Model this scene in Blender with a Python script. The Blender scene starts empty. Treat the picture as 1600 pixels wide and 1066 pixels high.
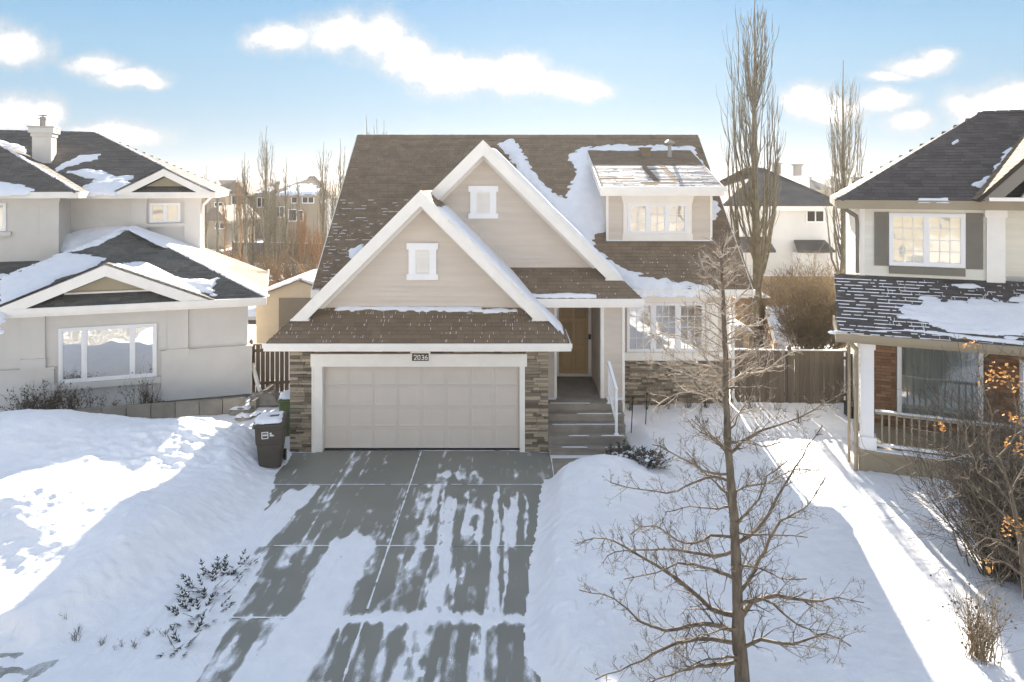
import bpy, math, random
import numpy as np
from mathutils import Vector, Matrix

SC = bpy.context.scene
COL = SC.collection
random.seed(7)
F = 1100.0          # focal length in pixels of the 1600 px wide photograph
HY = 290.0          # row of the horizon
CH = 6.59           # camera height (m)
R = math.radians

# ------------------------------------------------------------------ camera
cam_d = bpy.data.cameras.new('camera')
cam = bpy.data.objects.new('camera', cam_d)
COL.objects.link(cam)
cam.location = (0, 0, CH)
cam.rotation_euler = (R(90), 0, 0)
cam_d.sensor_width = 36
cam_d.lens = 36 * F / 1600
cam_d.shift_y = -(533 - HY) / 1600
cam_d.clip_start = 0.1
cam_d.clip_end = 6000
SC.camera = cam

# ------------------------------------------------------------------ world and sun
SUN_EL = 24.0
SUN_AZ = 5.5        # degrees to the right of straight ahead
w = bpy.data.worlds.new('World')
SC.world = w
w.use_nodes = True
nt = w.node_tree
nt.nodes.clear()


def N(nt, typ, **kw):
    n = nt.nodes.new(typ)
    for k, v in kw.items():
        if k == 'ins':
            for kk, vv in v.items():
                n.inputs[kk].default_value = vv
        else:
            setattr(n, k, v)
    return n


def L(nt, a, b):
    nt.links.new(a, b)


def math_node(nt, op, a, b=None, clamp=False):
    n = nt.nodes.new('ShaderNodeMath')
    n.operation = op
    n.use_clamp = clamp
    for i, x in enumerate((a, b)):
        if x is None:
            continue
        if isinstance(x, (int, float)):
            n.inputs[i].default_value = x
        else:
            nt.links.new(x, n.inputs[i])
    return n.outputs[0]


out = N(nt, 'ShaderNodeOutputWorld')
bg = N(nt, 'ShaderNodeBackground')
bg.inputs['Strength'].default_value = 0.15
L(nt, bg.outputs[0], out.inputs[0])
sky = N(nt, 'ShaderNodeTexSky')
sky.sky_type = 'NISHITA'
sky.sun_disc = False
sky.sun_elevation = R(SUN_EL)
sky.sun_rotation = R(SUN_AZ)
sky.altitude = 600
sky.air_density = 1.0
sky.dust_density = 0.2
sky.ozone_density = 1.6
tc = N(nt, 'ShaderNodeTexCoord')
sep = N(nt, 'ShaderNodeSeparateXYZ')
L(nt, tc.outputs['Generated'], sep.inputs[0])
# the clear sky: even blue overhead that pales towards the horizon, all the way round, over the Nishita sky
ramp = N(nt, 'ShaderNodeValToRGB')
el = ramp.color_ramp.elements
SKY_STOPS = [(0.0, (0.62, 0.66, 0.70)), (0.045, (0.54, 0.66, 0.77)), (0.11, (0.43, 0.62, 0.79)), (0.18, (0.37, 0.60, 0.81)),
             (0.255, (0.255, 0.51, 0.80)), (0.6, (0.22, 0.43, 0.74)), (1.0, (0.17, 0.36, 0.66))]
while len(el) < len(SKY_STOPS):
    el.new(0.5)
for e, (p, c) in zip(el, SKY_STOPS):
    e.position = p
    e.color = (*c, 1)
L(nt, math_node(nt, 'MAXIMUM', sep.outputs['Z'], 0.0), ramp.inputs[0])
SKY_GAIN = 1.38
rs = N(nt, 'ShaderNodeVectorMath', operation='SCALE')
L(nt, ramp.outputs[0], rs.inputs[0])
rs.inputs['Scale'].default_value = SKY_GAIN
mx = N(nt, 'ShaderNodeMix', data_type='RGBA')
mx.inputs['Factor'].default_value = 0.985
L(nt, sky.outputs[0], mx.inputs['A'])
L(nt, rs.outputs[0], mx.inputs['B'])
# clouds: fair-weather cumulus given by direction, the nearer ones one by one, fill clouds added out of view by noise
ypos = math_node(nt, 'MAXIMUM', sep.outputs['Y'], 0.05)
gx = math_node(nt, 'DIVIDE', sep.outputs['X'], ypos)
gz = math_node(nt, 'DIVIDE', sep.outputs['Z'], ypos)
nz = N(nt, 'ShaderNodeTexNoise', ins={'Scale': 9.0, 'Detail': 6.0, 'Roughness': 0.6})
L(nt, tc.outputs['Generated'], nz.inputs['Vector'])
nzs = N(nt, 'ShaderNodeVectorMath', operation='SUBTRACT')
L(nt, nz.outputs['Color'], nzs.inputs[0])
nzs.inputs[1].default_value = (0.5, 0.5, 0.5)
comb = N(nt, 'ShaderNodeCombineXYZ')
L(nt, gx, comb.inputs[0])
L(nt, gz, comb.inputs[1])
wob = N(nt, 'ShaderNodeVectorMath', operation='MULTIPLY')
L(nt, nzs.outputs[0], wob.inputs[0])
wob.inputs[1].default_value = (0.055, 0.045, 0)
pos = N(nt, 'ShaderNodeVectorMath', operation='ADD')
L(nt, comb.outputs[0], pos.inputs[0])
L(nt, wob.outputs[0], pos.inputs[1])
# (x, y, rx, ry) of each billow, in thousandths of the distance
CLOUDS = [(440, 62, 55, 24), (530, 52, 75, 36), (585, 62, 60, 38), (640, 88, 55, 34), (690, 112, 60, 34),
          (740, 118, 80, 34), (810, 122, 75, 32), (870, 132, 60, 26), (925, 138, 45, 16), (905, 148, 30, 14),
          (20, 75, 62, 30), (-60, 70, 90, 40), (150, 100, 52, 18), (205, 118, 52, 18), (240, 126, 26, 12),
          (10, 178, 65, 30), (70, 185, 38, 30), (-70, 190, 70, 34), (170, 208, 90, 18),
          (1262, 160, 42, 27), (1300, 172, 55, 20), (1385, 155, 55, 20), (1430, 100, 60, 17), (1465, 88, 36, 17), (1385, 116, 42, 9),
          (1540, 165, 70, 30), (1590, 150, 60, 32), (1680, 160, 110, 45), (1425, 188, 45, 18)]
acc = None
for (cx, cy, rx, ry) in CLOUDS:
    sb = N(nt, 'ShaderNodeVectorMath', operation='SUBTRACT')
    L(nt, pos.outputs[0], sb.inputs[0])
    sb.inputs[1].default_value = ((cx - 800) / F, (HY - cy) / F, 0)
    ml = N(nt, 'ShaderNodeVectorMath', operation='MULTIPLY')
    L(nt, sb.outputs[0], ml.inputs[0])
    ml.inputs[1].default_value = (F / rx / 1.6, F / ry / 1.7, 0)
    ln = N(nt, 'ShaderNodeVectorMath', operation='LENGTH')
    L(nt, ml.outputs[0], ln.inputs[0])
    v = math_node(nt, 'SUBTRACT', 1.0, ln.outputs['Value'])
    if acc is None:
        acc = v
    else:
        sm = nt.nodes.new('ShaderNodeMath')
        sm.operation = 'SMOOTH_MAX'
        L(nt, acc, sm.inputs[0])
        L(nt, v, sm.inputs[1])
        sm.inputs[2].default_value = 0.12
        acc = sm.outputs[0]
# noise clouds added out of view, thick and bright to fill the shade
nz2 = N(nt, 'ShaderNodeTexNoise', ins={'Scale': 3.2, 'Detail': 7.0, 'Roughness': 0.55})
mp = N(nt, 'ShaderNodeMapping')
mp.inputs['Scale'].default_value = (1, 1, 2.6)
L(nt, tc.outputs['Generated'], mp.inputs[0])
L(nt, mp.outputs[0], nz2.inputs['Vector'])
rest = math_node(nt, 'MULTIPLY', math_node(nt, 'SUBTRACT', nz2.outputs['Fac'], 0.445), 5.0)
behind = math_node(nt, 'SUBTRACT', 1.0, math_node(nt, 'MULTIPLY', math_node(nt, 'ADD', sep.outputs['Y'], -0.25), 6.0, True), True)
high = math_node(nt, 'MULTIPLY', math_node(nt, 'SUBTRACT', sep.outputs['Z'], 0.30), 6.0, True)
zone = math_node(nt, 'MAXIMUM', behind, high)
rest = math_node(nt, 'SUBTRACT', math_node(nt, 'MULTIPLY', math_node(nt, 'ADD', rest, 1.0), zone), 1.0)
allc = math_node(nt, 'MAXIMUM', acc, rest)
nz3 = N(nt, 'ShaderNodeTexNoise', ins={'Scale': 26.0, 'Detail': 8.0, 'Roughness': 0.66})
L(nt, tc.outputs['Generated'], nz3.inputs['Vector'])
edge = math_node(nt, 'ADD', allc, math_node(nt, 'MULTIPLY', math_node(nt, 'SUBTRACT', nz3.outputs['Fac'], 0.5), 0.9))
cr = N(nt, 'ShaderNodeMapRange', interpolation_type='SMOOTHERSTEP')
cr.inputs['From Min'].default_value = 0.0
cr.inputs['From Max'].default_value = 0.85
L(nt, edge, cr.inputs['Value'])
cfac = math_node(nt, 'MULTIPLY', cr.outputs[0], 0.90)
mc = N(nt, 'ShaderNodeMix', data_type='RGBA')
L(nt, cfac, mc.inputs['Factor'])
L(nt, mx.outputs['Result'], mc.inputs['A'])
CLOUD = 2.36
thick = N(nt, 'ShaderNodeMapRange', interpolation_type='SMOOTHSTEP')
thick.inputs['From Min'].default_value = 0.35
thick.inputs['From Max'].default_value = 1.5
thick.inputs['To Min'].default_value = CLOUD * 0.53
thick.inputs['To Max'].default_value = CLOUD * 2.35
L(nt, edge, thick.inputs['Value'])
cc = N(nt, 'ShaderNodeVectorMath', operation='SCALE')
nz4 = N(nt, 'ShaderNodeTexNoise', ins={'Scale': 15.0, 'Detail': 6.0, 'Roughness': 0.6})
L(nt, tc.outputs['Generated'], nz4.inputs['Vector'])
cmx = N(nt, 'ShaderNodeMix', data_type='RGBA')
cmr = N(nt, 'ShaderNodeMapRange')
cmr.inputs['From Min'].default_value = 0.36
cmr.inputs['From Max'].default_value = 0.60
L(nt, nz4.outputs['Fac'], cmr.inputs['Value'])
L(nt, cmr.outputs[0], cmx.inputs['Factor'])
cmx.inputs['A'].default_value = (0.84, 0.845, 0.88, 1)
cmx.inputs['B'].default_value = (1.04, 1.0, 0.965, 1)
L(nt, cmx.outputs['Result'], cc.inputs[0])
L(nt, thick.outputs[0], cc.inputs['Scale'])
L(nt, cc.outputs[0], mc.inputs['B'])
L(nt, mc.outputs['Result'], bg.inputs['Color'])

sun_d = bpy.data.lights.new('sun', 'SUN')
sun_d.energy = 5.0
sun_d.angle = R(0.6)
sun_d.color = (1.0, 0.91, 0.78)
sun = bpy.data.objects.new('sun', sun_d)
COL.objects.link(sun)
sd = Vector((-math.sin(R(SUN_AZ)) * math.cos(R(SUN_EL)), -math.cos(R(SUN_AZ)) * math.cos(R(SUN_EL)), -math.sin(R(SUN_EL))))
sun.rotation_euler = sd.to_track_quat('-Z', 'Y').to_euler()
sun.location = (10, 60, 60)

SC.view_settings.view_transform = 'Standard'
SC.view_settings.look = 'None'
SC.view_settings.gamma = 1
SC.view_settings.use_curve_mapping = False
SC.view_settings.exposure = 2.18
SC.cycles.max_bounces = 7
SC.cycles.diffuse_bounces = 4
SC.cycles.transparent_max_bounces = 12


# ------------------------------------------------------------------ materials
def mat_new(name):
    m = bpy.data.materials.new(name)
    m.use_nodes = True
    t = m.node_tree
    b = t.nodes['Principled BSDF']
    return m, t, b


def surf(name, col, rough=0.8, var=0.12, scale=6.0, stretch=(1, 1, 1), bump=0.0, bscale=60.0, col2=None, metallic=0.0,
         spec=0.3, piece=0.15, bdist=0.01, detail=5.0, sharp=None, c2amt=None):
    """procedural surface: base colour with noise, a variation per piece, and fine relief"""
    m, t, b = mat_new(name)
    co = N(t, 'ShaderNodeTexCoord')
    mp = N(t, 'ShaderNodeMapping')
    mp.inputs['Scale'].default_value = stretch
    L(t, co.outputs['Object'], mp.inputs[0])
    n1 = N(t, 'ShaderNodeTexNoise', ins={'Scale': scale, 'Detail': detail, 'Roughness': 0.6})
    L(t, mp.outputs[0], n1.inputs['Vector'])
    rp = N(t, 'ShaderNodeMapRange')
    rp.inputs['From Min'].default_value = 0.3 if sharp is None else sharp[0]
    rp.inputs['From Max'].default_value = 0.7 if sharp is None else sharp[1]
    L(t, n1.outputs['Fac'], rp.inputs['Value'])
    mxx = N(t, 'ShaderNodeMix', data_type='RGBA')
    L(t, rp.outputs[0], mxx.inputs['Factor'])
    c2 = col2 if col2 else tuple(min(1, c * (1 + var)) for c in col)
    c1 = col if col2 else tuple(c * (1 - var) for c in col)
    mxx.inputs['A'].default_value = (*c1, 1)
    mxx.inputs['B'].default_value = (*c2, 1)
    at = N(t, 'ShaderNodeAttribute', attribute_name='rnd')
    oi = N(t, 'ShaderNodeObjectInfo')
    ad = math_node(t, 'FRACT', math_node(t, 'ADD', at.outputs['Fac'], oi.outputs['Random']))
    hs = N(t, 'ShaderNodeHueSaturation')
    L(t, mxx.outputs['Result'], hs.inputs['Color'])
    mr = N(t, 'ShaderNodeMapRange')
    mr.inputs['To Min'].default_value = 1 - piece
    mr.inputs['To Max'].default_value = 1 + piece
    L(t, ad, mr.inputs['Value'])
    L(t, mr.outputs[0], hs.inputs['Value'])
    L(t, hs.outputs[0], b.inputs['Base Color'])
    b.inputs['Roughness'].default_value = rough
    b.inputs['Metallic'].default_value = metallic
    b.inputs['Specular IOR Level'].default_value = spec
    if bump:
        n2 = N(t, 'ShaderNodeTexNoise', ins={'Scale': bscale, 'Detail': 4.0})
        L(t, mp.outputs[0], n2.inputs['Vector'])
        bp = N(t, 'ShaderNodeBump', ins={'Strength': bump, 'Distance': bdist})
        L(t, n2.outputs['Fac'], bp.inputs['Height'])
        L(t, bp.outputs[0], b.inputs['Normal'])
    return m


M = {}
M['siding'] = surf('siding', (0.63, 0.55, 0.47), 0.6, 0.05, 3, bump=0.15, bscale=30, stretch=(0.4, 1, 3), piece=0.035)
M['trim'] = surf('trim', (0.86, 0.815, 0.75), 0.55, 0.04, 3, piece=0.02, bump=0.05)
M['white'] = surf('white_vinyl', (0.86, 0.85, 0.85), 0.4, 0.02, 3, piece=0.01)
M['door_panel'] = surf('door_panel', (0.63, 0.565, 0.50), 0.5, 0.03, 2, piece=0.012, bump=0.04)
M['roof_brown'] = surf('roof_brown', (0.205, 0.148, 0.098), 0.9, 0.12, 2.2, bump=0.6, bscale=220, piece=0.11, bdist=0.004)
M['roof_grey'] = surf('roof_grey', (0.135, 0.118, 0.105), 0.9, 0.16, 2.2, bump=0.6, bscale=220, piece=0.16, bdist=0.004)
M['roof_green'] = surf('roof_green_grey', (0.118, 0.115, 0.104), 0.9, 0.16, 2.2, bump=0.6, bscale=220, piece=0.16, bdist=0.004)
M['roof_dark'] = surf('roof_dark', (0.095, 0.082, 0.078), 0.85, 0.18, 2.2, bump=0.6, bscale=220, piece=0.18, bdist=0.004)
M['underlay'] = surf('roof_underlay', (0.05, 0.04, 0.032), 0.95)
M['stone'] = surf('ledge_stone', (0.33, 0.25, 0.17), 0.85, 0.3, 9, bump=0.9, bscale=45, piece=0.6, bdist=0.02, col2=(0.44, 0.385, 0.30))
M['mortar'] = surf('mortar', (0.13, 0.105, 0.08), 0.95)
M['brick'] = surf('brick', (0.25, 0.135, 0.075), 0.85, 0.3, 20, bump=0.6, bscale=90, piece=0.35)
M['stucco'] = surf('stucco', (0.67, 0.635, 0.585), 0.9, 0.05, 1.2, bump=0.5, bscale=120, piece=0.0, bdist=0.006)
M['stucco_tan'] = surf('stucco_tan', (0.45, 0.39, 0.28), 0.9, 0.05, 1.2, bump=0.4, bscale=120, piece=0.0)
M['greige'] = surf('greige_fascia', (0.32, 0.265, 0.185), 0.6, 0.06, 2, piece=0.02)
M['taupe'] = surf('taupe_shutter', (0.20, 0.18, 0.15), 0.6, 0.05, 2, piece=0.03)
M['vinyl'] = surf('vinyl_siding', (0.78, 0.75, 0.66), 0.55, 0.04, 3, stretch=(0.4, 1, 3), piece=0.03)
M['conc'] = None
M['step'] = surf('step_concrete', (0.28, 0.245, 0.205), 0.75, 0.2, 2.5, bump=0.3, bscale=80, piece=0.06)
M['found'] = surf('foundation', (0.26, 0.23, 0.19), 0.9, 0.2, 3, bump=0.4)
M['fence'] = surf('fence_stain', (0.14, 0.11, 0.08), 0.75, 0.2, 3, stretch=(6, 6, 0.7), bump=0.4, bscale=20, piece=0.2)
M['fence_tan'] = surf('fence_tan', (0.33, 0.235, 0.14), 0.8, 0.2, 3, stretch=(6, 6, 0.7), bump=0.4, bscale=20, piece=0.2)
M['cedar'] = surf('cedar', (0.50, 0.40, 0.27), 0.8, 0.12, 3, stretch=(6, 6, 0.7), piece=0.1)
M['bark'] = surf('bark', (0.055, 0.045, 0.034), 0.9, 0.4, 9, stretch=(2, 2, 0.5), bump=1.0, bscale=30, bdist=0.02, col2=(0.17, 0.14, 0.105))
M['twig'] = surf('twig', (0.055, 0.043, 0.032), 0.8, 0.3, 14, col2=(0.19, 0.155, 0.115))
M['twig_sunlit'] = surf('sunlit_twig', (0.20, 0.16, 0.12), 0.8, 0.3, 14, col2=(0.46, 0.40, 0.33))  # paler twig colour with sunlight painted in, for the upper limbs
M['poplar'] = surf('poplar_bark', (0.125, 0.105, 0.072), 0.85, 0.3, 5, col2=(0.23, 0.20, 0.14))
M['rust'] = surf('rust_twig', (0.24, 0.145, 0.075), 0.85, 0.3, 5, col2=(0.33, 0.205, 0.11))
M['brush'] = surf('brush_twig', (0.17, 0.13, 0.08), 0.85, 0.3, 5, col2=(0.28, 0.22, 0.14))
M['leaf_orange'] = surf('dry_orange_leaf', (0.60, 0.31, 0.09), 0.7, 0.25, 9, piece=0.3)
M['evergreen'] = surf('evergreen_leaf', (0.035, 0.042, 0.030), 0.6, 0.3, 9, piece=0.4)
M['dryplant'] = surf('dry_plant', (0.10, 0.075, 0.05), 0.85, 0.3, 9, piece=0.4)
M['bin'] = surf('bin_plastic', (0.075, 0.063, 0.05), 0.45, 0.08, 4, piece=0, bump=0.1)
M['green_bin'] = surf('green_plastic', (0.11, 0.15, 0.06), 0.45, 0.08, 4, piece=0)
M['rubber'] = surf('rubber', (0.02, 0.02, 0.02), 0.7)
M['metal'] = surf('grey_metal', (0.35, 0.32, 0.29), 0.4, 0.08, 6, metallic=0.7)
M['black'] = surf('black_plastic', (0.02, 0.02, 0.022), 0.5)
M['sign'] = surf('sign_brown', (0.10, 0.075, 0.05), 0.5)
M['entry_door'] = surf('entry_door', (0.44, 0.285, 0.135), 0.5, 0.08, 3, stretch=(5, 5, 0.5))
M['curtain'] = surf('curtain_cloth', (0.62, 0.56, 0.46), 0.8, 0.1, 4)
M['curtain_blue'] = surf('sheer_cloth', (0.30, 0.36, 0.36), 0.8, 0.15, 3, stretch=(5, 5, 0.4), col2=(0.55, 0.58, 0.54))
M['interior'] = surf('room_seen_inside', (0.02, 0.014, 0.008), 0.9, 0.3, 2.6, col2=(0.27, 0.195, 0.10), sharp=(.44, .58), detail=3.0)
M['room'] = surf('dark_room', (0.06, 0.05, 0.04), 0.9)
M['far_wall'] = surf('far_stucco', (0.36, 0.29, 0.205), 0.9, 0.08, 1)
M['far_white'] = surf('far_white_siding', (0.70, 0.69, 0.66), 0.8, 0.04, 1)
M['far_roof'] = surf('far_roof', (0.19, 0.15, 0.12), 0.9, 0.2, 1)
M['far_grey'] = surf('far_grey_roof', (0.13, 0.118, 0.105), 0.9, 0.2, 1)
M['shed_wall'] = surf('shed_wall', (0.50, 0.44, 0.35), 0.8, 0.06, 2)
M['mulch'] = surf('bare_soil', (0.10, 0.08, 0.06), 0.95, 0.3, 9, bump=0.6)


def snow_mat():
    m, t, b = mat_new('snow')
    co = N(t, 'ShaderNodeTexCoord')
    n1 = N(t, 'ShaderNodeTexNoise', ins={'Scale': 3.0, 'Detail': 8.0, 'Roughness': 0.62})
    n2 = N(t, 'ShaderNodeTexNoise', ins={'Scale': 26.0, 'Detail': 5.0, 'Roughness': 0.6})
    L(t, co.outputs['Object'], n1.inputs['Vector'])
    L(t, co.outputs['Object'], n2.inputs['Vector'])
    b1 = N(t, 'ShaderNodeBump', ins={'Strength': 0.55, 'Distance': 0.07})
    L(t, n1.outputs['Fac'], b1.inputs['Height'])
    b2 = N(t, 'ShaderNodeBump', ins={'Strength': 0.5, 'Distance': 0.02})
    L(t, n2.outputs['Fac'], b2.inputs['Height'])
    L(t, b1.outputs[0], b2.inputs['Normal'])
    L(t, b2.outputs[0], b.inputs['Normal'])
    mxx = N(t, 'ShaderNodeMix', data_type='RGBA')
    rp = N(t, 'ShaderNodeMapRange')
    rp.inputs['From Min'].default_value = 0.35
    rp.inputs['From Max'].default_value = 0.65
    L(t, n1.outputs['Fac'], rp.inputs['Value'])
    L(t, rp.outputs[0], mxx.inputs['Factor'])
    mxx.inputs['A'].default_value = (0.80, 0.80, 0.84, 1)
    mxx.inputs['B'].default_value = (0.86, 0.86, 0.88, 1)
    L(t, mxx.outputs['Result'], b.inputs['Base Color'])
    b.inputs['Roughness'].default_value = 0.7
    b.inputs['Specular IOR Level'].default_value = 0.25
    return m


M['snow'] = snow_mat()


def concrete_mat():
    m, t, b = mat_new('driveway_concrete')
    co = N(t, 'ShaderNodeTexCoord')
    mp = N(t, 'ShaderNodeMapping')
    mp.inputs['Scale'].default_value = (3.2, 0.75, 1)
    L(t, co.outputs['Object'], mp.inputs[0])
    n1 = N(t, 'ShaderNodeTexNoise', ins={'Scale': 1.6, 'Detail': 9.0, 'Roughness': 0.68})
    L(t, mp.outputs[0], n1.inputs['Vector'])
    n0 = N(t, 'ShaderNodeTexNoise', ins={'Scale': 0.8, 'Detail': 4.0})
    L(t, co.outputs['Object'], n0.inputs['Vector'])
    base = N(t, 'ShaderNodeMix', data_type='RGBA')
    L(t, n0.outputs['Fac'], base.inputs['Factor'])
    base.inputs['A'].default_value = (0.175, 0.175, 0.15, 1)
    base.inputs['B'].default_value = (0.275, 0.265, 0.23, 1)
    nf = N(t, 'ShaderNodeTexNoise', ins={'Scale': 60, 'Detail': 4.0})
    L(t, co.outputs['Object'], nf.inputs['Vector'])
    # dusting of wind-blown snow round what is left of the snow cover
    at = N(t, 'ShaderNodeAttribute', attribute_name='dust')
    s = math_node(t, 'ADD', at.outputs['Fac'], math_node(t, 'MULTIPLY', math_node(t, 'SUBTRACT', n1.outputs['Fac'], 0.5), 1.5))
    s = math_node(t, 'ADD', s, math_node(t, 'MULTIPLY', math_node(t, 'SUBTRACT', nf.outputs['Fac'], 0.5), 0.6))
    rp = N(t, 'ShaderNodeMapRange', interpolation_type='SMOOTHSTEP')
    rp.inputs['From Min'].default_value = -0.42
    rp.inputs['From Max'].default_value = 0.18
    L(t, s, rp.inputs['Value'])
    fin = N(t, 'ShaderNodeMix', data_type='RGBA')
    L(t, math_node(t, 'MULTIPLY', rp.outputs[0], 0.88), fin.inputs['Factor'])
    L(t, base.outputs['Result'], fin.inputs['A'])
    fin.inputs['B'].default_value = (0.80, 0.81, 0.86, 1)
    L(t, fin.outputs['Result'], b.inputs['Base Color'])
    b.inputs['Roughness'].default_value = 0.55
    b.inputs['Specular IOR Level'].default_value = 0.4
    bp = N(t, 'ShaderNodeBump', ins={'Strength': 0.25, 'Distance': 0.004})
    L(t, nf.outputs['Fac'], bp.inputs['Height'])
    L(t, bp.outputs[0], b.inputs['Normal'])
    return m


M['conc'] = concrete_mat()


def glass_mat(name, mirror=0.5, tint=(0.9, 0.9, 0.88), wob=0.35):
    m, t, b = mat_new(name)
    t.nodes.remove(b)
    o = t.nodes['Material Output']
    tr = N(t, 'ShaderNodeBsdfTransparent')
    tr.inputs[0].default_value = (*tint, 1)
    gl = N(t, 'ShaderNodeBsdfGlossy')
    gl.inputs['Roughness'].default_value = 0.015
    gl.inputs['Color'].default_value = (0.95, 0.95, 0.95, 1)
    co = N(t, 'ShaderNodeTexCoord')
    n1 = N(t, 'ShaderNodeTexNoise', ins={'Scale': 1.3, 'Detail': 1.0})
    L(t, co.outputs['Object'], n1.inputs['Vector'])
    bp = N(t, 'ShaderNodeBump', ins={'Strength': wob, 'Distance': 0.05})
    L(t, n1.outputs['Fac'], bp.inputs['Height'])
    L(t, bp.outputs[0], gl.inputs['Normal'])
    mxs = N(t, 'ShaderNodeMixShader')
    mxs.inputs[0].default_value = mirror
    L(t, tr.outputs[0], mxs.inputs[1])
    L(t, gl.outputs[0], mxs.inputs[2])
    L(t, mxs.outputs[0], o.inputs[0])
    return m


M['glass'] = glass_mat('window_glass', 0.60)
M['glass_up'] = glass_mat('upper_window_glass', 0.09)
M['glass_big'] = glass_mat('porch_window_glass', 0.30, wob=0.1)
M['glass_soft'] = glass_mat('window_glass_soft', 0.42)


# ------------------------------------------------------------------ mesh helpers
class MB:
    def __init__(s):
        s.v = []
        s.f = []
        s.r = []

    def add(s, vs, fs, r=None):
        o = len(s.v)
        s.v.extend([tuple(p) for p in vs])
        if r is None:
            r = random.random()
        for f in fs:
            s.f.append(tuple(o + i for i in f))
            s.r.append(r)
        return s

    def box(s, x0, x1, y0, y1, z0, z1, r=None):
        if x1 < x0: x0, x1 = x1, x0
        if y1 < y0: y0, y1 = y1, y0
        if z1 < z0: z0, z1 = z1, z0
        vs = [(x0, y0, z0), (x1, y0, z0), (x1, y1, z0), (x0, y1, z0), (x0, y0, z1), (x1, y0, z1), (x1, y1, z1), (x0, y1, z1)]
        return s.add(vs, [(3, 2, 1, 0), (4, 5, 6, 7), (0, 1, 5, 4), (1, 2, 6, 5), (2, 3, 7, 6), (3, 0, 4, 7)], r)

    def prism(s, pts, vec, r=None):
        """closed polygon pts (3-D) extruded by vec"""
        n = len(pts)
        v = Vector(vec)
        a = [Vector(p) for p in pts]
        nrm = Vector((0, 0, 0))
        for i in range(n):
            p, q = a[i], a[(i + 1) % n]
            nrm += p.cross(q)
        if nrm.dot(v) > 0:
            a.reverse()
        b = [p + v for p in a]
        fs = [tuple(range(n)), tuple(reversed(range(n, 2 * n)))]
        for i in range(n):
            j = (i + 1) % n
            fs.append((j, i, n + i, n + j))
        return s.add(a + b, fs, r)

    def beam(s, p0, p1, wid, dep, up=(0, 0, 1), r=None):
        """box from p0 to p1; wid across (perpendicular to up), dep along up"""
        p0, p1 = Vector(p0), Vector(p1)
        d = (p1 - p0).normalized()
        u = Vector(up)
        sd_ = d.cross(u).normalized()
        u = sd_.cross(d).normalized()
        a = sd_ * wid / 2
        b = u * dep / 2
        vs = []
        for p in (p0, p1):
            vs += [p - a - b, p + a - b, p + a + b, p - a + b]
        return s.add(vs, [(0, 1, 2, 3), (7, 6, 5, 4), (1, 0, 4, 5), (2, 1, 5, 6), (3, 2, 6, 7), (0, 3, 7, 4)], r)

    def tube(s, pts, rad, n=5, r=None, cap=False):
        pts = [Vector(p) for p in pts]
        if r is None:
            r = random.random()
        k = len(pts)
        rings = []
        t0 = (pts[1] - pts[0]).normalized()
        ref = Vector((1, 0, 0)) if abs(t0.x) < 0.8 else Vector((0, 1, 0))
        vs = []
        for i in range(k):
            t = (pts[min(i + 1, k - 1)] - pts[max(i - 1, 0)])
            if t.length < 1e-9:
                t = t0
            t = t.normalized()
            a = t.cross(ref).normalized()
            b = t.cross(a)
            rr = rad[i] if hasattr(rad, '__len__') else rad
            for j in range(n):
                an = 2 * math.pi * j / n
                vs.append(pts[i] + a * (rr * math.cos(an)) + b * (rr * math.sin(an)))
        fs = []
        for i in range(k - 1):
            for j in range(n):
                q = (j + 1) % n
                fs.append((i * n + j, i * n + q, (i + 1) * n + q, (i + 1) * n + j))
        if cap:
            fs.append(tuple(reversed(range(n))))
            fs.append(tuple(range((k - 1) * n, k * n)))
        return s.add(vs, fs, r)

    def lathe(s, prof, c=(0, 0, 0), n=14, r=None):
        vs = []
        for (rr, z) in prof:
            for j in range(n):
                an = 2 * math.pi * j / n
                vs.append((c[0] + rr * math.cos(an), c[1] + rr * math.sin(an), c[2] + z))
        fs = []
        for i in range(len(prof) - 1):
            for j in range(n):
                q = (j + 1) % n
                fs.append((i * n + j, i * n + q, (i + 1) * n + q, (i + 1) * n + j))
        fs.append(tuple(reversed(range(n))))
        fs.append(tuple(range((len(prof) - 1) * n, len(prof) * n)))
        return s.add(vs, fs, r)

    def mesh(s, name, m, off=(0, 0, 0), smooth=False):
        me = bpy.data.meshes.new(name)
        ox, oy, oz = off
        me.from_pydata([(x - ox, y - oy, z - oz) for (x, y, z) in s.v], [], s.f)
        if m:
            me.materials.append(m)
        at = me.attributes.new('rnd', 'FLOAT', 'FACE')
        at.data.foreach_set('value', s.r)
        if smooth:
            me.polygons.foreach_set('use_smooth', [True] * len(me.polygons))
        me.update()
        return me


OFF = {}
ANG = {}


def obj(name, mb, m, parent=None, label=None, kind=None, smooth=False, cat=None, group=None, mesh=None, off=None):
    o_off = OFF.get(parent.name, (0, 0, 0)) if parent else (off or (0, 0, 0))
    me = mesh if mesh else mb.mesh(name, m, o_off, smooth)
    o = bpy.data.objects.new(name, me)
    COL.objects.link(o)
    if parent:
        o.parent = parent
    elif off:
        o.location = off
    OFF[o.name] = o_off
    tag(o, label, cat, group, kind)
    return o


def tag(o, label=None, cat=None, group=None, kind=None):
    if label: o['label'] = label
    if cat: o['category'] = cat
    if group: o['group'] = group
    if kind: o['kind'] = kind


def thing(name, label, cat, origin, world=None, rot=0.0, group=None):
    """Empty at the thing's base. origin: the base in build coordinates; world: where it stands (default the same)"""
    o = bpy.data.objects.new(name, None)
    o.empty_display_size = 0.3
    COL.objects.link(o)
    o.location = world if world else origin
    o.rotation_euler = (0, 0, rot)
    OFF[o.name] = tuple(origin)
    ANG[o.name] = (Vector(world if world else origin), rot, Vector(origin))
    tag(o, label, cat, group)
    return o


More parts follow.
